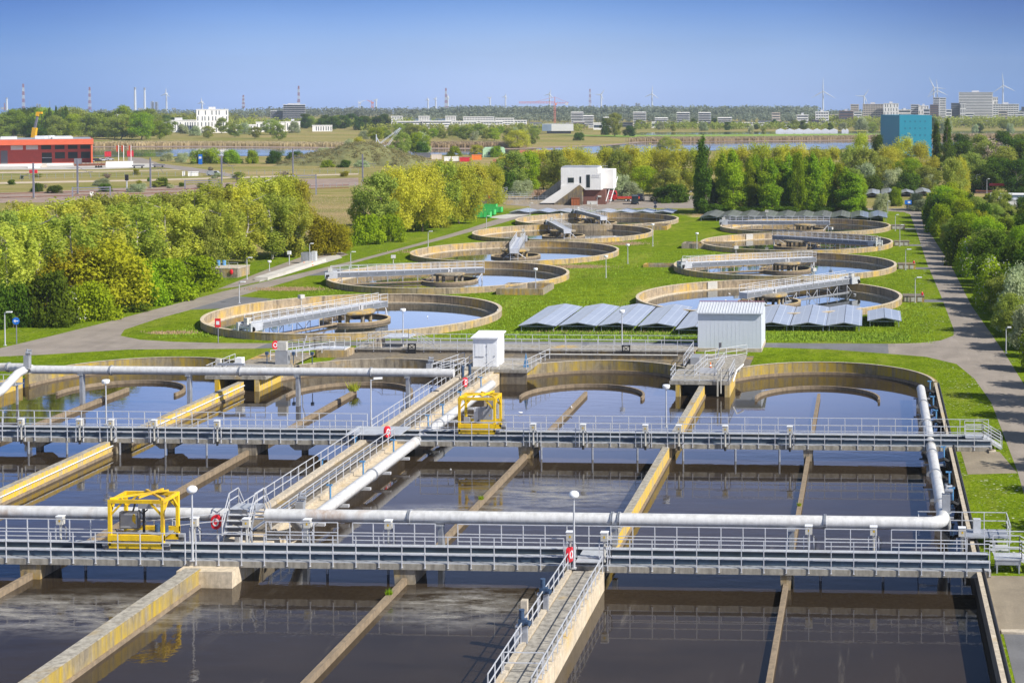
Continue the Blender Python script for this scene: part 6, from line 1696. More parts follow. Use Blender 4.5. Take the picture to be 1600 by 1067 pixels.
def mast(px,pt,dist,label,n=7,w_=2.6):
    x,y=D(px,dist); h=zat(pt,dist)
    t=thing('lattice_mast',label,'mast',(x,y,0),0,'red and white masts on the skyline')
    s=dist/4000.
    for i in range(n):
        z0,z1=h*i/n,h*(i+1)/n; r0=(w_*.8*(1.3-.75*i/n))*s; r1=(w_*.8*(1.3-.75*(i+1)/n))*s
        m=MB()
        for sx,sy in ((-1,-1),(1,-1),(1,1),(-1,1)):
            m.bar((x+sx*r0,y+sy*r0,z0),(x+sx*r1,y+sy*r1,z1),.85*s)
        for k in range(3):
            za,zb=z0+(z1-z0)*k/3,z0+(z1-z0)*(k+1)/3; q=1 if k%2 else -1
            for sy in (-1,1): m.bar((x-q*r0,y+sy*r0,za),(x+q*r1,y+sy*r1,zb),.6*s)
        m.build('red_section' if (n-1-i)%2==0 else 'white_section',M['mast_red'] if (n-1-i)%2==0 else M['turbine'],t)
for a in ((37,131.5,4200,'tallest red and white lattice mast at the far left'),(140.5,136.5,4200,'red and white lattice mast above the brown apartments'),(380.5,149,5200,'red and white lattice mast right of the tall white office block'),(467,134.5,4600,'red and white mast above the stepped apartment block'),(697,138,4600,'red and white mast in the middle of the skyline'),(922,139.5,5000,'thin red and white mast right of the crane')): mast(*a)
def chimney(px,pt,dist,r,label,mat='turbine',band='steel_far'):
    x,y=D(px,dist); h=zat(pt,dist); t=thing('chimney',label,'chimney',(x,y,0),0,'chimneys on the skyline')
    MB().tube([(x,y,0),(x,y,h*.9)],[r*.95,r*.75],12).build('shaft',M[mat],t); MB().tube([(x,y,h*.9+.01),(x,y,h)],[r*.8,r*.8],12).build('top_band',M[band],t)
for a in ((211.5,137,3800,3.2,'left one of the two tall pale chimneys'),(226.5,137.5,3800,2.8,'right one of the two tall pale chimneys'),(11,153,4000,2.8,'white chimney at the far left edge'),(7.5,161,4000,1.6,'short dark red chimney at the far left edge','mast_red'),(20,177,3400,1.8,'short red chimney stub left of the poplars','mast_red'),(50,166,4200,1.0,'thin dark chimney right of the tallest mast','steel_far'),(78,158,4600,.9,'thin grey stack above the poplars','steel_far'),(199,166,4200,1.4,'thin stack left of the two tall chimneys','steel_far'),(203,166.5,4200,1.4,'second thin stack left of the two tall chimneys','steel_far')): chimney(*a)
def refinery(px0,px1,pt,dist,label,seed):
    rg=random.Random(seed); t,w_=bthing('refinery_tower',label,'refinery',px0,px1,dist); h=zat(pt,dist)
    for k in range(2):
        x=-w_/2+w_*(k+.5)/2; MB().tube([(x,0,0),(x,0,h*(1 if k==0 else .93))],w_*.16,10).build('column',M['steel_far'],t,local=True)
    m=MB()
    for k in range(7):
        z=h*(k+1)/8; m.box(-w_/2,w_/2,-w_*.3,w_*.3,z-.4,z+.4)
    for x in (-w_/2,w_/2): m.box(x-.6,x+.6,-w_*.3,-w_*.3+1,0,h*.95)
    m.build('frame',M['steel_far'],t,local=True)
for a in ((57,64,162.5,4200,'dark refinery column group right of the tallest mast',1),(236,247,158.5,4000,'dark refinery columns right of the two chimneys',2),(971,977,163,4400,'small dark refinery columns above the ridge, left',3),(993,1000,161,4400,'small dark refinery columns above the ridge, right',4),(216,223,169,4000,'low refinery frame between the two tall chimneys',5),(117,124,170.5,4200,'low refinery frame above the white roof at the left',6)): refinery(*a)
for a in ((2,9,168,4300,'low refinery frame at the far left edge',7),(28,33,170,4300,'low refinery frame left of the tallest mast',8),(66,72,168,4300,'refinery columns behind the poplars',9),(112,116,169,4300,'thin refinery columns left of the second mast',10),(178,184,170,4300,'thin refinery columns right of the second mast',11),(270,275,169,4300,'thin refinery columns left of the white offices',12),(544,549,168,4300,'thin dock columns left of the blue harbour crane',13),(630,636,170,4300,'thin dock columns at the left end of the ridge',14)): refinery(*a)
for a,b,pt,l in ((590,606,179,'white storage tanks near the harbour cranes, left'),(606,616,176,'white storage tanks near the harbour cranes, right'),(560,572,177,'pinkish harbour shed under the cranes')):
    t,w_=bthing('storage_tank',l,'tank',a,b,3300); h=zat(pt,3300); MB().lathe([(0,h),(w_/2,h*.97),(w_/2,0)],(0,0,0),20).build('shell',M['bwhite'],t,local=True); MB().lathe([(w_/2*.2,h+.2),(w_/2*.2,h+1.2),(0,h+1.3)],(0,0,0),12).build('dome',M['bgrey'],t,local=True)
# orange tower crane
d_=1750; t,w_=bthing('tower_crane','orange tower crane with a long jib above the apartments','crane',866,868,d_)
hz=zat(161.5,d_)
m=MB()
for sx,sy in ((-1,-1),(1,-1),(1,1),(-1,1)): m.bar((sx*.9,sy*.9,0),(sx*.9,sy*.9,hz),.5)
z=0
while z<hz-2: m.bar((-.9,-.9,z),(.9,-.9,z+2.4),.35); z+=2.4
m.build('mast',M['crane_red'],t,local=True)
xa=-(867-812)*d_/F; xb=(888-867)*d_/F
m=MB(); m.bar((xa,0,hz),(xb,0,hz),.5); m.bar((xa,0,hz+1.4),(0,0,hz+1.8),.4); x=xa
while x<xb: m.bar((x,0,hz),(x+1.5,0,hz+1.5),.3); x+=3
m.bar((0,0,hz+7),(xa*.55,0,hz+1.5),.25); m.bar((0,0,hz+7),(xb,0,hz+.3),.25); m.bar((0,0,hz),(0,0,hz+7),.7); m.build('jib',M['crane_red'],t,local=True)
MB().cbox((xb-2,0,hz-1),(3,1.6,2.4)).build('counterweight',M['bgrey'],t,local=True); MB().cbox((1.2,-1,hz-1.4),(1.6,1.6,2)).build('cab',M['orange'],t,local=True)
# harbour cranes
for px,pt,l,mt,tilt in ((551,166,'blue harbour crane right of the wooded skyline','bblue',6),(562,157,'pale slewing harbour crane','turbine',16),(582,157,'reddish luffing harbour crane','crane_red',-14)):
    d_=4200; t,w_=bthing('harbour_crane',l,'crane',px-2,px+2,d_,'harbour cranes'); h=zat(pt,d_)
    m=MB(); m.bar((-3,0,0),(-1.5,0,h*.7),1.6); m.bar((3,0,0),(1.5,0,h*.7),1.6); m.bar((-3,0,h*.35),(3,0,h*.35),1.2); m.build('portal',M[mt],t,local=True)
    m=MB(); m.cbox((0,0,h*.74),(7,5,5)); m.bar((0,0,h*.76),(tilt,0,h),1.3); m.bar((-3,0,h*.76),(-2.,0,h*.95),1.0); m.bar((-2.,0,h*.95),(tilt*.8,0,h*.96),.6); m.build('jib',M[mt],t,local=True)
# grey derrick on the near bank
d_=900; t,w_=bthing('derrick_crane','pale lattice derrick with a long raised boom on the river bank','crane',585,626,d_)
s=d_/F
def lat(m,a,b,w,n,tk=.28):
    a=Vector(a); b=Vector(b); dv=(b-a); up=Vector((0,0,1)); sd_=Vector((0,1,0)); nrm=dv.cross(sd_).normalized()
    for o in (nrm*w,-nrm*w): m.bar(tuple(a+o),tuple(b+o),tk)
    for i in range(n):
        p=a+dv*(i/n); q=a+dv*((i+1)/n); sg=1 if i%2 else -1; m.bar(tuple(p+nrm*w*sg),tuple(q-nrm*w*sg),tk*.7)
m=MB(); lat(m,(-5*s,0,zat(234,d_)),(20*s,0,zat(200,d_)),.42,14,.2); m.build('boom',M['turbine'],t,local=True)
m=MB(); lat(m,(-14*s,0,zat(226,d_)),(19.*s,0,zat(200.6,d_)),.3,14,.18); m.build('back_stay',M['turbine'],t,local=True)
m=MB(); m.bar((-17*s,0,0),(-17*s,0,zat(210,d_)),.5); m.bar((-17*s,0,zat(214,d_)),(-12*s,0,zat(224,d_)),.4); m.bar((-12*s,0,0),(-12*s,0,zat(222,d_)),.45); m.bar((-16*s,0,0),(-5*s,0,zat(230,d_)),.5); m.build('gantry',M['turbine'],t,local=True)
MB().cbox((-13*s,0,1.5),(8,4,3)).build('machine_house',M['bgrey'],t,local=True)
# ------------------------------------------------------------------ orange building and its yard
d_=706; t,w_=bthing('fire_station','long orange red hall with a deep roof fascia and two rows of dark windows','building',-70,147,d_)
s=d_/F*math.cos(math.atan2(CX-38.5,F)); xo=-38.5*s            # local x of image column 0 is (0-38.5)*s
lx=lambda px:(px-38.5)*s
zz=lambda py:zat(py,d_)
MB().box(lx(-70),lx(146),7.6,34,0,zz(228)).build('wall',M['orange_wall'],t,local=True)
MB().box(lx(-70),lx(147.5),0,36,zz(227),zz(218.5)).build('roof_fascia',M['orange_clad'],t,local=True)
MB().box(lx(-70)+.6,lx(147.5)-.6,.6,35.4,zz(218.5)+.01,zz(218.5)+.12).build('roof',M['roof_grey'],t,local=True)
MB().box(lx(143.5),lx(146.2),.3,35,0,zz(227)-.004).build('end_wall',M['orange_clad'],t,local=True)
for a,b in ((-60,-2),(0,26),(82,115)): MB().box(lx(a),lx(b),5,30,zz(218.5)+.13,zz(216)+.2).build('skylight',M['awning'],t,local=True)
m=MB(); 
for k in range(4): m.cbox((lx(62+k*5),8+k,zz(216)),(4,3,1.6),.3*k)
m.build('roof_plant',M['galv'],t,local=True)
for a,b,g_ in ((-60,-30,'bgrey'),(-25,-3,'bgrey'),(16,35,'bgrey'),(40,59,'bgrey'),(64,80,'glass'),(86,101.5,'glass'),(107,122.5,'glass'),(127,143,'glass')):
    q=MB().box(lx(a),lx(b),7.52,7.597,zz(235),zz(228.3)).build('window',M[g_],t,local=True)
for a,b in ((-60,-8),(0,11)): MB().box(lx(a),lx(b),7.50,7.597,0.05,zz(236)).build('gate_opening',M['bdark'],t,local=True)
for a,b in ((86,102),(107,122.5),(128,143)): MB().box(lx(a),lx(b),7.52,7.597,zz(250),zz(239.5)).build('window',M['glass'],t,local=True)
q=MB().box(lx(65),lx(81),7.52,7.597,.05,zz(240)).build('door',M['glass'],t,local=True); MB().box(lx(65),lx(81),7.46,7.515,zz(248.5),zz(248)).build('crossbar',M['galv'],q,local=True)
def car(x,y,rz,paint,label,grp='parked cars before the orange hall',L=4.3,h=1.5,van=False):
    t=thing('parked_car' if not van else 'van',label,'car' if not van else 'van',(x,y,0),rz,grp)
    w=.9
    if van: prof=[(-L/2,.35),(L/2,.35),(L/2,.95),(L/2-.35,1.15),(L/2-1.0,h),(-L/2+.05,h),(-L/2,.9)]
    else: prof=[(-L/2,.3),(L/2,.3),(L/2,.75),(L/2-1.1,.95),(L/2-1.7,h),(-L/2+1.0,h),(-L/2+.3,.95),(-L/2,.85)]
    m=MB(); m.extr(prof,'y',-w,w); m.build('body',M[paint],t,local=True)
    if van: wp=[(L/2-.42,1.18),(L/2-1.02,h-.1),(L/2-2.0,h-.1),(L/2-2.0,1.15)]
    else: wp=[(L/2-1.2,.98),(L/2-1.74,h-.08),(-L/2+1.05,h-.08),(-L/2+.45,.98)]
    m=MB(); m.extr(wp,'y',-w-.012,w+.012); m.build('window',M['glass'],t,local=True)
    src=None
    for sx in (-L*.32,L*.32):
        for sy in (-w,w):
            m=MB(); m.lathe([(0,-.1),(.34,-.1),(.34,.1),(0,.1)],(0,0,0),12); m.v=[(a,c,b) for a,b,c in m.v]; m.move(sx,sy,.34); m.build('wheel',M['rubber'],t,local=True)
    return t
for px,pt_,c,l in ((32,254,'car_dark','leftmost dark car parked before the orange hall'),(78,254.5,'car_dark','dark car parked before the glass door of the orange hall'),(99,254,'car_dark','dark car right of the glass door'),(139,254,'car_light','silver car at the right corner of the orange hall'),(150,252.5,'car_dark','dark car just beyond the right corner of the orange hall'),(159,252,'car_light','silver car beside the flagpoles'),(170,251,'car_light','second silver car beside the flagpoles')):
    x,y=D(px,dist_of(pt_)); car(x,y,PSI+(0 if px<120 else 1.2),c,l)
for i,px in enumerate((184.5,192.5,204)):
    x,y=D(px,745); h=zat(227,745); t=thing('flagpole','%s white flagpole with an orange banner right of the orange hall'%['first','second','third'][i],'flagpole',(x,y,0),0,'flagpoles by the orange hall')
    MB().tube([(x,y,0),(x,y,h)],.16,8).build('pole',M['white'],t); 
    m=MB(); m.box(x-1.1,x-.2,y-.03,y+.03,h-3.2,h-.2); m.build('banner',M['orange_clad'],t)
def boxthing(name,label,cat,px0,px1,pt,pb_,depth,mat,extra=None,group=None):
    d_=dist_of(pb_); t,w_=bthing(name,label,cat,px0,px1,d_,group); h=zat(pt,d_)
    MB().box(-w_/2,w_/2,0,depth,.02,h).build('shell',M[mat],t,local=True)
    m=MB(); k=max(3,int(w_/1.2))
    for i in range(k+1): x=-w_/2+w_*i/k; m.box(x-.06,x+.06,-.06,-.003,.05,h-.05)
    m.build('rib',M[mat],t,local=True); MB().box(-w_/2-.1,w_/2+.1,-.1,depth+.1,h+.003,h+.12).build('lid',M[extra or mat],t,local=True)
    return t
boxthing('site_wall','long pale site wall right of the rusty trailer','wall',165,207,253,261.5,2,'bwhite')
boxthing('container','white site container left of the gate road, by the railway','container',293,309,269.5,275.5,3,'bwhite'); boxthing('cabinet','small white cabinet beside the white site container','cabinet',284,288,268.5,275.5,1.5,'bwhite')
boxthing('skip','white open skip on the yard before the orange hall','container',43,62,259,263,3,'bwhite'); boxthing('crate','timber crate on the yard before the orange hall','crate',64,72,257,262,3,'bbeige')
boxthing('container','red container behind the flagpoles, left','container',163,173,237.5,244,3,'container_red'); boxthing('container','red container behind the flagpoles, right','container',198,208,236,243,3,'container_red')
boxthing('long_wall','low pale boundary wall before the orange hall','wall',0,113,256.5,259.5,1,'bwhite')
t,w_=bthing('trailer','rusty flat trailer with stakes parked right of the orange hall','trailer',115,164,dist_of(263))
h=1.4; MB().box(-w_/2,w_/2,0,2.5,1.0,1.9).build('bed',M['rust'],t,local=True); m=MB()
for i in range(9): x=-w_/2+w_*i/8; m.box(x-.08,x+.08,-.04,.04,1.9,2.7)
m.build('stake',M['rust'],t,local=True); MB().box(-w_/2,-w_/2+3,0,2.5,1.9,4.2).build('headboard',M['bdark'],t,local=True)
for x in (w_*.2,w_*.28,w_*.36): MB().lathe([(0,-.1),(.5,-.1),(.5,.1),(0,.1)],(0,0,0),12).build('wheel',M['rubber'],t,local=True).location=(x,-.05,.5)
for c in _kids[t.name]:
    if c.name.startswith('wheel'): c.rotation_euler=(PI/2,0,0)
for px,py,l in ((214,263,'dark flat trailer on the gate road, left'),(246,262,'dark flat trailer on the gate road, right')):
    t,w_=bthing('trailer',l,'trailer',px-9,px+11,dist_of(py)); MB().box(-w_/2,w_/2,0,2.4,.8,1.3).build('bed',M['bdark'],t,local=True)
    for x in (-w_*.3,w_*.3): o=MB().lathe([(0,-.1),(.4,-.1),(.4,.1),(0,.1)],(0,0,0),12).build('wheel',M['rubber'],t,local=True); o.location=(x,0,.4); o.rotation_euler=(PI/2,0,0)
x,y=D(333,dist_of(275)); car(x,y,PSI,'car_light','silver pickup with an open bed beside the white site container',grp=None,van=True,h=1.9,L=5)
x,y=D(312,705); t=thing('billboard','tall blue and white sign board at the gate road','sign',(x,y,0)); MB().box(x-.8,x+.8,y,y+.4,0,4.6).build('board',M['sign_blue'],t); MB().box(x-.6,x+.6,y-.02,y-.003,2.6,3.6).build('white_field',M['sign_white'],t)
# yellow mobile crane boom behind the hall
d_=760; x,y=D(47,d_); t=thing('mobile_crane','yellow telescopic crane boom rising behind the orange hall','crane',(x,y,0))
a=Vector((*D(48,d_),zat(232,d_))); b=Vector((*D(54.5,d_),zat(200,d_))); c=Vector((*D(55.5,d_),zat(196,d_))); e_=Vector((*D(59.5,d_),zat(176,d_)))
m=MB(); m.bar(tuple(a-Vector((1,0,9))),tuple(b),2.0,1.6); m.build('boom_base',M['crane_yellow'],t)
MB().bar(tuple(b),tuple(c+Vector((1.,0,4.5))),1.0,.8).build('boom_inner',M['pole_grey'],t)
MB().bar(tuple(c+Vector((1.,0,4.5))),tuple(e_),1.4,1.2).build('boom_tip',M['crane_yellow'],t); MB().cbox(tuple(e_+Vector((.8,0,-.2))),(2.6,1,1)).build('boom_head',M['crane_yellow'],t)
MB().tube([tuple(e_+Vector((1.7,0,-.5))),tuple(e_+Vector((1.7,0,-6)))],.12,6).build('hoist_rope',M['black'],t)
MB().cbox((a.x,a.y,1.6),(10,3,2)).build('carrier',M['crane_yellow'],t)
# ------------------------------------------------------------------ railway poles and gantries
for i,(px,pt,pb_) in enumerate(((51,255,311),(120,250,304),(234,247,295),(345.5,244,288),(457,232,273),(566,241,284))):
    d_=dist_of(pb_); x,y=D(px,d_); h=zat(pt,d_)
    t=thing('catenary_pole','%s railway overhead line pole from the left in the rough field'%ordn[i],'pole',(x,y,0),0,'railway poles in the field')
    MB().bar((x,y,0),(x,y,h),.42).build('pole_shaft',M['pole_grey'],t)
    m=MB(); L_=5 if px>100 else -4; m.bar((x,y,h*.62),(x+L_,y,h*.66),.13); m.bar((x,y,h*.80),(x+L_*.6,y,h*.66),.1); m.bar((x+L_*.7,y,h*.66),(x+L_*.9,y,h*.5),.1); m.build('bracket_arm',M['pole_grey'],t)
    MB().box(x-.5,x+.5,y-.5,y+.5,0,.4).build('footing',M['conc'],t)
for a,b,pt,pb_,l in ((112,171,293.5,308,'low signal gantry spanning the tracks behind the left trees'),(288,341,282.5,296,'low signal gantry right of the third pole'),(457,493,274.5,305,'signal gantry at the right end of the field')):
    d_=dist_of(pb_); t,w_=bthing('signal_gantry',l,'gantry',a,b,d_); h=zat(pt,d_); m=MB(); m.bar((-w_/2,0,0),(-w_/2,0,h+.3),.4); m.bar((w_/2,0,0),(w_/2,0,h+.3),.4); m.build('leg',M['pole_grey'],t,local=True); m=MB(); m.bar((-w_/2,0,h),(w_/2,0,h),.3); m.bar((-w_/2,0,h-.7),(w_/2,0,h-.7),.16); m.build('beam',M['pole_grey'],t,local=True)
x,y=D(197,dist_of(300)); t=thing('rail_signal','small railway signal with a dark head','signal',(x,y,0)); MB().bar((x,y,0),(x,y,4.2),.3).build('post',M['galv'],t); MB().cbox((x,y,4.6),(1.0,.5,1.9)).build('signal_head',M['black'],t)
x,y=D(51,dist_of(279)); t=thing('rail_signal','red and white railway board beside the leftmost pole','signal',(x,y,0)); MB().bar((x,y,0),(x,y,2),.3).build('post',M['galv'],t); MB().cbox((x,y,2.6),(3.0,.3,1.3)).build('board',M['sign_red'],t)
boxthing('cabinet','small white railway cabinet before the signal gantry','cabinet',139.5,144.5,301,306,1,'bwhite')
def wire_fence(px0,py0,px1,py1,n,h,label):
    a=W(px0,py0); b=W(px1,py1); t=thing('wire_fence',label,'fence',(a[0],a[1],0))
    for i in range(n+1):
        f=i/n; x=a[0]+(b[0]-a[0])*f; y=a[1]+(b[1]-a[1])*f
        MB().bar((x,y,0),(x,y,h),.10).build('post',M['galv_dull'],t)
    m=MB()
    for z in (.3,h*.6,h-.1): m.bar((a[0],a[1],z),(b[0],b[1],z),.035)
    m.build('wire',M['galv_dull'],t)
wire_fence(-10,281,560,271,44,2.0,'long wire fence with thin posts along the railway land')
wire_fence(380,300,565,292,18,1.6,'wire fence at the right part of the railway land')
# rails
for k,(py0,py1) in enumerate(((305,290),(311,294))):
    a=W(-40,py0); b=W(545,py1); t=tag(MB().bar((a[0],a[1],.2),(b[0],b[1],.2),.15,.2).build('rail',M['rust'],at=(a[0],a[1],0)),'%s rusty rail of the railway in the field'%['far','near'][k],'rail')
# ------------------------------------------------------------------ white building with brick base and ramps
d_=436; s=d_/F
x0,y0=D(876,d_)
lz=lambda py:zat(py,d_); lX=lambda px:(px-876)*s
t=thing('pump_house','white clad pump house on a brick base with concrete stair ramps','building',(x0,y0,0),PSI)
m=MB(); m.extr([(lX(876),lz(310)),(lX(906),lz(289.5)),(lX(914),lz(297)),(lX(939.5),lz(297)),(lX(939.5),lz(271)),(lX(934),lz(271)),(lX(934),lz(262.5)),(lX(876),lz(262.5))],'y',0,8.5); m.build('white_volume',M['bwhite'],t,local=True)
MB().box(lX(934)+.01,lX(939.5)+3.0,3.2,10,lz(296),lz(266)).build('rear_volume',M['bwhite'],t,local=True)
m=MB(); 
for k in range(26):
    x=lX(877+k*2.38); m.box(x,x+.05,-.03,-.003,lz(297 if x>lX(914) else 289),lz(263.5 if x<lX(933) else 271.5))
m.build('cladding_joint',M['white'],t,local=True)
MB().box(lX(910),lX(945),.9,8.6,0,lz(297)-.01).build('brick_base',M['brick'],t,local=True)
m=MB(); m.extr([(lX(866),0),(lX(866),lz(318)),(lX(905.5),lz(289.2)),(lX(910),lz(293)),(lX(910),0)],'y',-.9,-.3); m.build('stair_wall',M['conc_dark'],t,local=True)  # front wall in darker concrete, its shadow put into the colour
m=MB(); m.extr([(lX(826),0),(lX(826),lz(316)),(lX(876),lz(279)),(lX(876),0)],'y',5.6,6.2); m.build('stair_wall',M['conc_grey'],t,local=True)
m=MB(); m.extr([(lX(843),lz(317.5)),(lX(876),lz(296)),(lX(876),lz(290)),(lX(905.3),lz(286.6)),(lX(905.3),lz(288.6)),(lX(868),lz(317.5))],'y',-.298,5.598); m.build('stair_flight',M['bwhite'],t,local=True)
MB().box(lX(877),lX(933),.3,8,lz(262.5)+.01,lz(260.5)).build('roof',M['roof_grey'],t,local=True)
for a,b,c_,d2,g_ in ((887,896.5,278,286,'glass'),(905.3,908,276.2,286.8,'glass'),(915.8,921.5,273.3,293.5,'glass'),(924.8,930,273.4,276.6,'bgrey'),(931,936,273.4,276.6,'bgrey')):
    q=MB().box(lX(a),lX(b),-.07,-.032,lz(d2),lz(c_)).build('window',M[g_],t,local=True)
    MB().box(lX(a)-.12,lX(b)+.12,-.10,-.072,lz(d2)-.12,lz(d2)).build('sill',M['bwhite'],q,local=True)
MB().box(lX(916),lX(932.5),.82,.897,.02,lz(314.8)).build('garage_door',M['awning'],t,local=True)
MB().cbox((lX(936),.75,lz(307.5)),(.9,.3,.5)).build('sign_box',M['offwhite'],t,local=True)
m=MB(); 
for k in range(16): m.box(lX(944.6)+.3+k*.08,lX(944.6)+1.5+k*.08,1.0+k*.35,1.3+k*.35,k*.42,k*.42+.06)
m.build('outside_stair',M['galv'],t,local=True)
m=MB(); m.bar((lX(944.6)+.2,.9,0.9),(lX(944.6)+1.6,6.5,7.6),.09,.3); m.bar((lX(944.6)+1.5,.9,.9),(lX(944.6)+2.9,6.5,7.6),.09,.3); m.build('stair_rail',M['white'],t,local=True)
m=MB()
for z in (.5,1.0): m.bar((lX(913),.1,lz(271)+z),(lX(939),.1,lz(271)+z),.07); m.bar((lX(934.5),3.4,lz(266)+z),(lX(947),3.4,lz(266)+z),.07)
for k in range(8): m.bar((lX(913)+k*.65,.1,lz(271)),(lX(913)+k*.65,.1,lz(271)+1),.06)
m.build('roof_railing',M['galv'],t,local=True)
t=boxthing('rusty_container','rust red open container beside the brick base of the pump house','container',892.5,905,310.5,321.5,3,'timber','rust')
# inlet works with screens
x,y=W(735,318); x2,y2=W(862,320)
t=thing('inlet_works','railed concrete inlet works with blue motors left of the pump house','pump station',((x+x2)/2,y,0))
MB().box(x,x2-6,y,y+1,0,1.6).build('screen_wall',M['conc'],t); MB().box(x,x2-6,y+8,y+9,0,1.6).build('screen_wall',M['conc'],t); MB().box(x+8,x2,y-3,y-2.4,0,1.2).build('front_wall',M['conc_clean'],t)
MB().box(x,x2-6,y+1.004,y+7.996,.3,1.2).build('screen_floor',M['galv'],t)
railing(t,(x,y),(x2-8,y),1.6,h=1.1,sp=2); railing(t,(x,y+9),(x2-8,y+9),1.6,h=1.1,sp=2); railing(t,(x+8,y-2.7),(x2,y-2.7),1.2,h=1.1,sp=2); railing(t,(x-2,y-1),(x+9,y+7),1.2,h=1.1,z2=3.2,sp=1.5)
for k,(px) in enumerate((752,767,781)):
    xx=W(px,316)[0]; MB().cbox((xx,y+3,2.4),(.9,.8,1.5)).build('motor',M['blue'],t)
MB().ball((W(772,316)[0],y-.2,2.0),(.35,.2,.6)).build('float_case',M['red'],t)
# red low loader, vans
x,y=W(957.5,315.5); t=thing('low_loader','dark red low loader truck with an empty orange bed at the pump house','truck',(x,y+1,0),PSI)
m=MB(); m.extr([(-1.2,.6),(1.0,.6),(1.0,2.3),(.7,3.2),(-1.0,3.2),(-1.2,2.6)],'y',-1.2,1.2); m.build('cab',M['truck_red'],t,local=True); m=MB(); m.extr([(.2,2.1),(1.02,2.1),(.76,2.95),(.2,2.95)],'y',-1.215,1.215); m.build('window',M['glass'],t,local=True)
MB().box(-2.6,-1.25,-1.15,1.15,.8,2.6).build('crane_base',M['orange'],t,local=True)
MB().box(1.3,7.6,-1.2,1.2,1.1,1.45).build('bed',M['truck_red'],t,local=True); MB().box(1.3,7.6,-1.22,1.22,.9,1.09).build('bed_edge',M['orange'],t,local=True)
for px in (-.4,3.9,5.2,6.5):
    for sy in (-1.15,1.15):
        o=MB().lathe([(0,-.15),(.5,-.15),(.5,.15),(0,.15)],(0,0,0),14).build('wheel',M['rubber'],t,local=True); o.rotation_euler=(PI/2,0,0); o.location=(px,sy,.5); r_=MB().lathe([(0,-.16),(.26,-.16),(.26,.16),(0,.16)],(0,0,0),12).build('rim',M['galv'],o,local=True)
x,y=W(992,319); t=car(x,y,PSI+PI/2+.15,'car_dark','dark grey van with open rear doors on the yard',grp=None,van=True,L=5.6,h=2.5)
MB().box(-2.86,-2.81,-.8,.8,.6,2.3).build('rear_door',M['glass'],t,local=True)
x,y=W(1001,314); car(x,y,PSI+PI/2,'car_dark','dark van parked behind the van with open doors',grp=None,van=True,L=5,h=2.2)
# ------------------------------------------------------------------ boat yard on the near bank
def shelter(px0,px1,pt,pb_,label,mat):
    d_=dist_of(pb_); t,w_=bthing('shelter',label,'shelter',px0,px1,d_); h=zat(pt,d_)
    m=MB(); pr=[]; n=10
    pr=[(-w_/2,0)]+[(-w_/2+w_*.13*(1-math.cos(PI/2*i/n)),h*.7+h*.3*math.sin(PI/2*i/n)) for i in range(n+1)]+[(w_/2-w_*.13*(1-math.cos(PI/2*i/n)),h*.7+h*.3*math.sin(PI/2*i/n)) for i in range(n,-1,-1)]+[(w_/2,0)]
    m.extr(pr,'y',0,10); m.build('sheet_cover',M[mat],t,local=True); MB().box(w_*.12,w_*.36,-.05,-.003,.05,h*.7).build('opening',M['bdark'],t,local=True); MB().cbox((-w_*.2,-.03,h*.4),(w_*.12,.06,h*.3)).build('window',M['window'],t,local=True)
shelter(754,789,231,246,'pale green sheeted boat shelter with a dark opening','palegreen')
for a,b,pt,pb_,mt,l in ((622,631,240,248,'bwhite','white container at the left end of the boat yard'),(634,646,242,248,'blue','blue tarpaulin covered stack in the boat yard'),(647,672,240,247,'bdark','long dark open shed in the boat yard'),(674,690,242,249,'bbeige','beige hut in the boat yard'),(694,704,246,252,'bwhite','white boat hull on stands, left of the red machine'),(706,716,246,252,'bwhite','white cabin on stands beside the red machine'),(718,735,247,253,'container_red','red machine house in the boat yard'),(737,752,243,250,'orange','orange loading frame beside the pale green shelter'),(770,784,250,254,'tile_roof','long red beam stack before the pale green shelter')):
    boxthing('yard_shed',l,'shed',a,b,pt,pb_,6,mt)
t=boxthing('brick_house','low house with a red tiled roof hidden by the willow row','house',812,862,236,244,10,'tile_roof')
# sheds with coloured stalls at the right
for a,b,pt,pb_,mt,ex_,l in ((1548,1605,305,313,'bblue','white','long low shed with a white roof edge at the right'),(1560,1580,311,318,'bwhite','white','small white shed below the long one'),(1578,1612,313,324,'bwhite','galv','white fenced shed at the right edge'),(1525,1560,299.5,303,'bbrown','rust','long brown low roof behind the lamps')):
    boxthing('market_shed',l,'shed',a,b,pt,pb_,8,mt,ex_)
d_=dist_of(302); t,w_=bthing('fair_ride','white and yellow a-frame with a red beam behind the sheds','fair ride',1585,1595,d_); m=MB(); h=zat(292,d_)
m.bar((-w_/2,0,0),(0,0,h),.5); m.bar((w_/2,0,0),(0,0,h),.5); m.build('frame',M['white'],t,local=True); MB().cbox((0,0,h*.35),(1.5,.6,1.5)).build('seat',M['crane_yellow'],t,local=True); MB().box(-9,5,2,2.6,h+.1,h+.9).build('beam',M['container_red'],t,local=True)
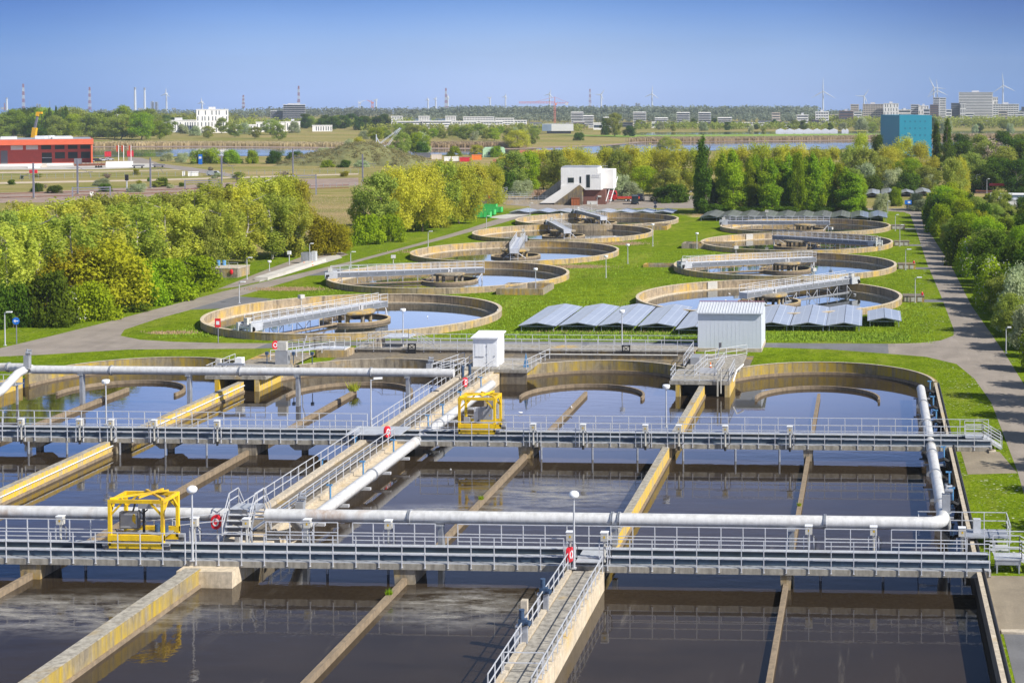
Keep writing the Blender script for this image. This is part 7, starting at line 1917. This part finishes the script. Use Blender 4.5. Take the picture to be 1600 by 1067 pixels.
# white gulls on the water
def gull(x,y,z,label,grp='white gulls'):
    t=thing('gull',label,'bird',(x,y,z),rg.random()*6,grp); t.scale=(.72,.72,.72)
    m=MB(); m.tube([(-.28,0,.12),(-.15,0,.13),(.02,0,.15),(.16,0,.15),(.22,0,.24),(.30,0,.26),(.38,0,.25)],[.02,.07,.10,.08,.055,.05,.012],8); m.build('body',M['white'],t,local=True)
for px,py,z,l in ((1217,497,-.3,'white gull on the water of the nearest right tank, near one'),(1336,461,-.3,'white gull on the water of the nearest right tank by the right wall'),(1140,460,-.3,'white gull on the water of the nearest right tank by the left'),(1134,470,-.3,'second white gull on the water of the nearest right tank by the left'),(704,735,-.98,'white gull on the basin water left of the second yellow carriage reflection'),(814,646,-.98,'white gull at the near edge of the curved guide wall'),(893,638,-.58,'white gull sitting on the guide wall behind the far bridge'),(735,396,-.3,'white gull on the third left tank'),(668,496,-.3,'white gull on the largest round tank')):
    x,y=W(px,py,z); gull(x,y,z,l)
# ------------------------------------------------------------------ air
HAZE=1; HAZE_DENSITY=1.0e-4
if HAZE:
    o=MB().box(-8200,6200,-60,6400,-40,200).build('haze',None); tag(o,kind='stuff')
    m=bpy.data.materials.new('haze_air'); m.use_nodes=True; n_=m.node_tree; n_.nodes.clear(); oo=n_.nodes.new('ShaderNodeOutputMaterial'); pv=n_.nodes.new('ShaderNodeVolumePrincipled')
    pv.inputs['Density'].default_value=HAZE_DENSITY; pv.inputs['Color'].default_value=(.80,.92,1,1); pv.inputs['Anisotropy'].default_value=.3
    n_.links.new(pv.outputs[0],oo.inputs['Volume']); o.data.materials.append(m)
# ------------------------------------------------------------------ stairs at the right ends of the bridges
def end_stairs(label,x0,yf,land,zt):
    # landing beyond the bridge end, then a flight down to the verge (to the right)
    t=thing('bridge_stairs',label,'stairs',(x0+1,yf+1.4,0),group='stairs at the right bridge ends')
    MB().box(x0,x0+land,yf+.9,yf+2.3,zt-.08,zt).build('landing',M['flange'],t)
    m=MB(); m.box(x0+.05,x0+land-.05,yf+.95,yf+1.05,zt-.4,zt-.084); m.box(x0+.05,x0+land-.05,yf+2.15,yf+2.25,zt-.4,zt-.084)
    for x in (x0+.1,x0+land-.2): m.box(x,x+.1,yf+.95,yf+1.05,0,zt-.404); m.box(x,x+.1,yf+2.15,yf+2.25,0,zt-.404)
    m.build('support_frame',M['galv_dull'],t)
    n=5; run=1.6
    for i in range(n):
        f=(i+1)/n; x=x0+land+run*i/n; z=zt*(1-f)+.12
        MB().box(x,x+run/n+.04,yf+.95,yf+2.25,z-.05,z).build('step',M['galv'],t)
    for y in (yf+.92,yf+2.28):
        MB().bar((x0+land,y,zt-.05),(x0+land+run,y,.05),.06,.22).build('stringer',M['galv'],t)
        railing(t,(x0,y),(x0+land,y),zt,h=1.1,rails=(1,.66,.33),sp=1.2)
        railing(t,(x0+land,y),(x0+land+run,y),zt,z2=.1,h=1.1,rails=(1,.75,.5,.25),sp=1.6)
    return t
end_stairs('steel stairs with sloping rails at the right end of the far bridge',8.2,Y2,1.5,1.05)
end_stairs('steel stairs with sloping rails at the right end of the near bridge',7.9,Y1,1.7,.95)
t=thing('bridge_strut','dark concrete strut and pale footing under the right end of the far bridge','support',(10,Y2,0))
MB().bar((9.2,Y2+1.4,.0),(10.4,Y2-.2,-.0),.4,.5).build('strut',M['conc_dark'],t); MB().box(10.1,10.7,Y2-.6,Y2+.3,.01,.16).build('footing',M['conc_clean'],t)
# railed platform on the right bank beside the elbow of the near pipe
t=thing('valve_platform','railed steel platform with steps beside the pipe elbow at the right bank','platform',(7.6,103.5,0))
MB().box(6.3,9.3,102.6,104.6,.6,.68).build('deck',M['galv_dull'],t)
for i in range(3): MB().box(8.0,9.2,102.2-.3*i,102.5-.3*i,  .46-.2*i,.52-.2*i).build('step',M['galv'],t)
m=MB()
for x in (6.4,9.2):
    for y in (102.7,104.5): m.box(x-.05,x+.05,y-.05,y+.05,-.0,.596)
m.build('leg',M['galv'],t)
railing(t,(3.3,104.6),(9.3,104.6),.68,h=1.15,rails=(1,.5),sp=1.5); railing(t,(9.3,104.6),(9.3,101.4),.68,h=1.15,rails=(1,.5),sp=1.1); railing(t,(3.3,104.6),(3.3,102.9),.68,h=1.15,rails=(1,.5),sp=1.7)
MB().box(7.0,7.5,103.6,104.0,0.684,1.6).build('control_box',M['galv'],t)
t=thing('pipe_platform','small railed grating under the bent grey pipe at the left edge','platform',(-90,153,0))
MB().box(-92.5,-86.3,YB-1.4,YB+.2,1.0,1.08).build('deck',M['galv_dull'],t)
railing(t,(-92.5,YB-1.4),(-86.3,YB-1.4),1.08,h=1.1,rails=(1,.5),sp=1.2)
for x in (-92.2,-86.6): MB().box(x-.08,x+.08,YB-.7,YB-.5,-1.5,.996).build('leg',M['galv_dull'],t)
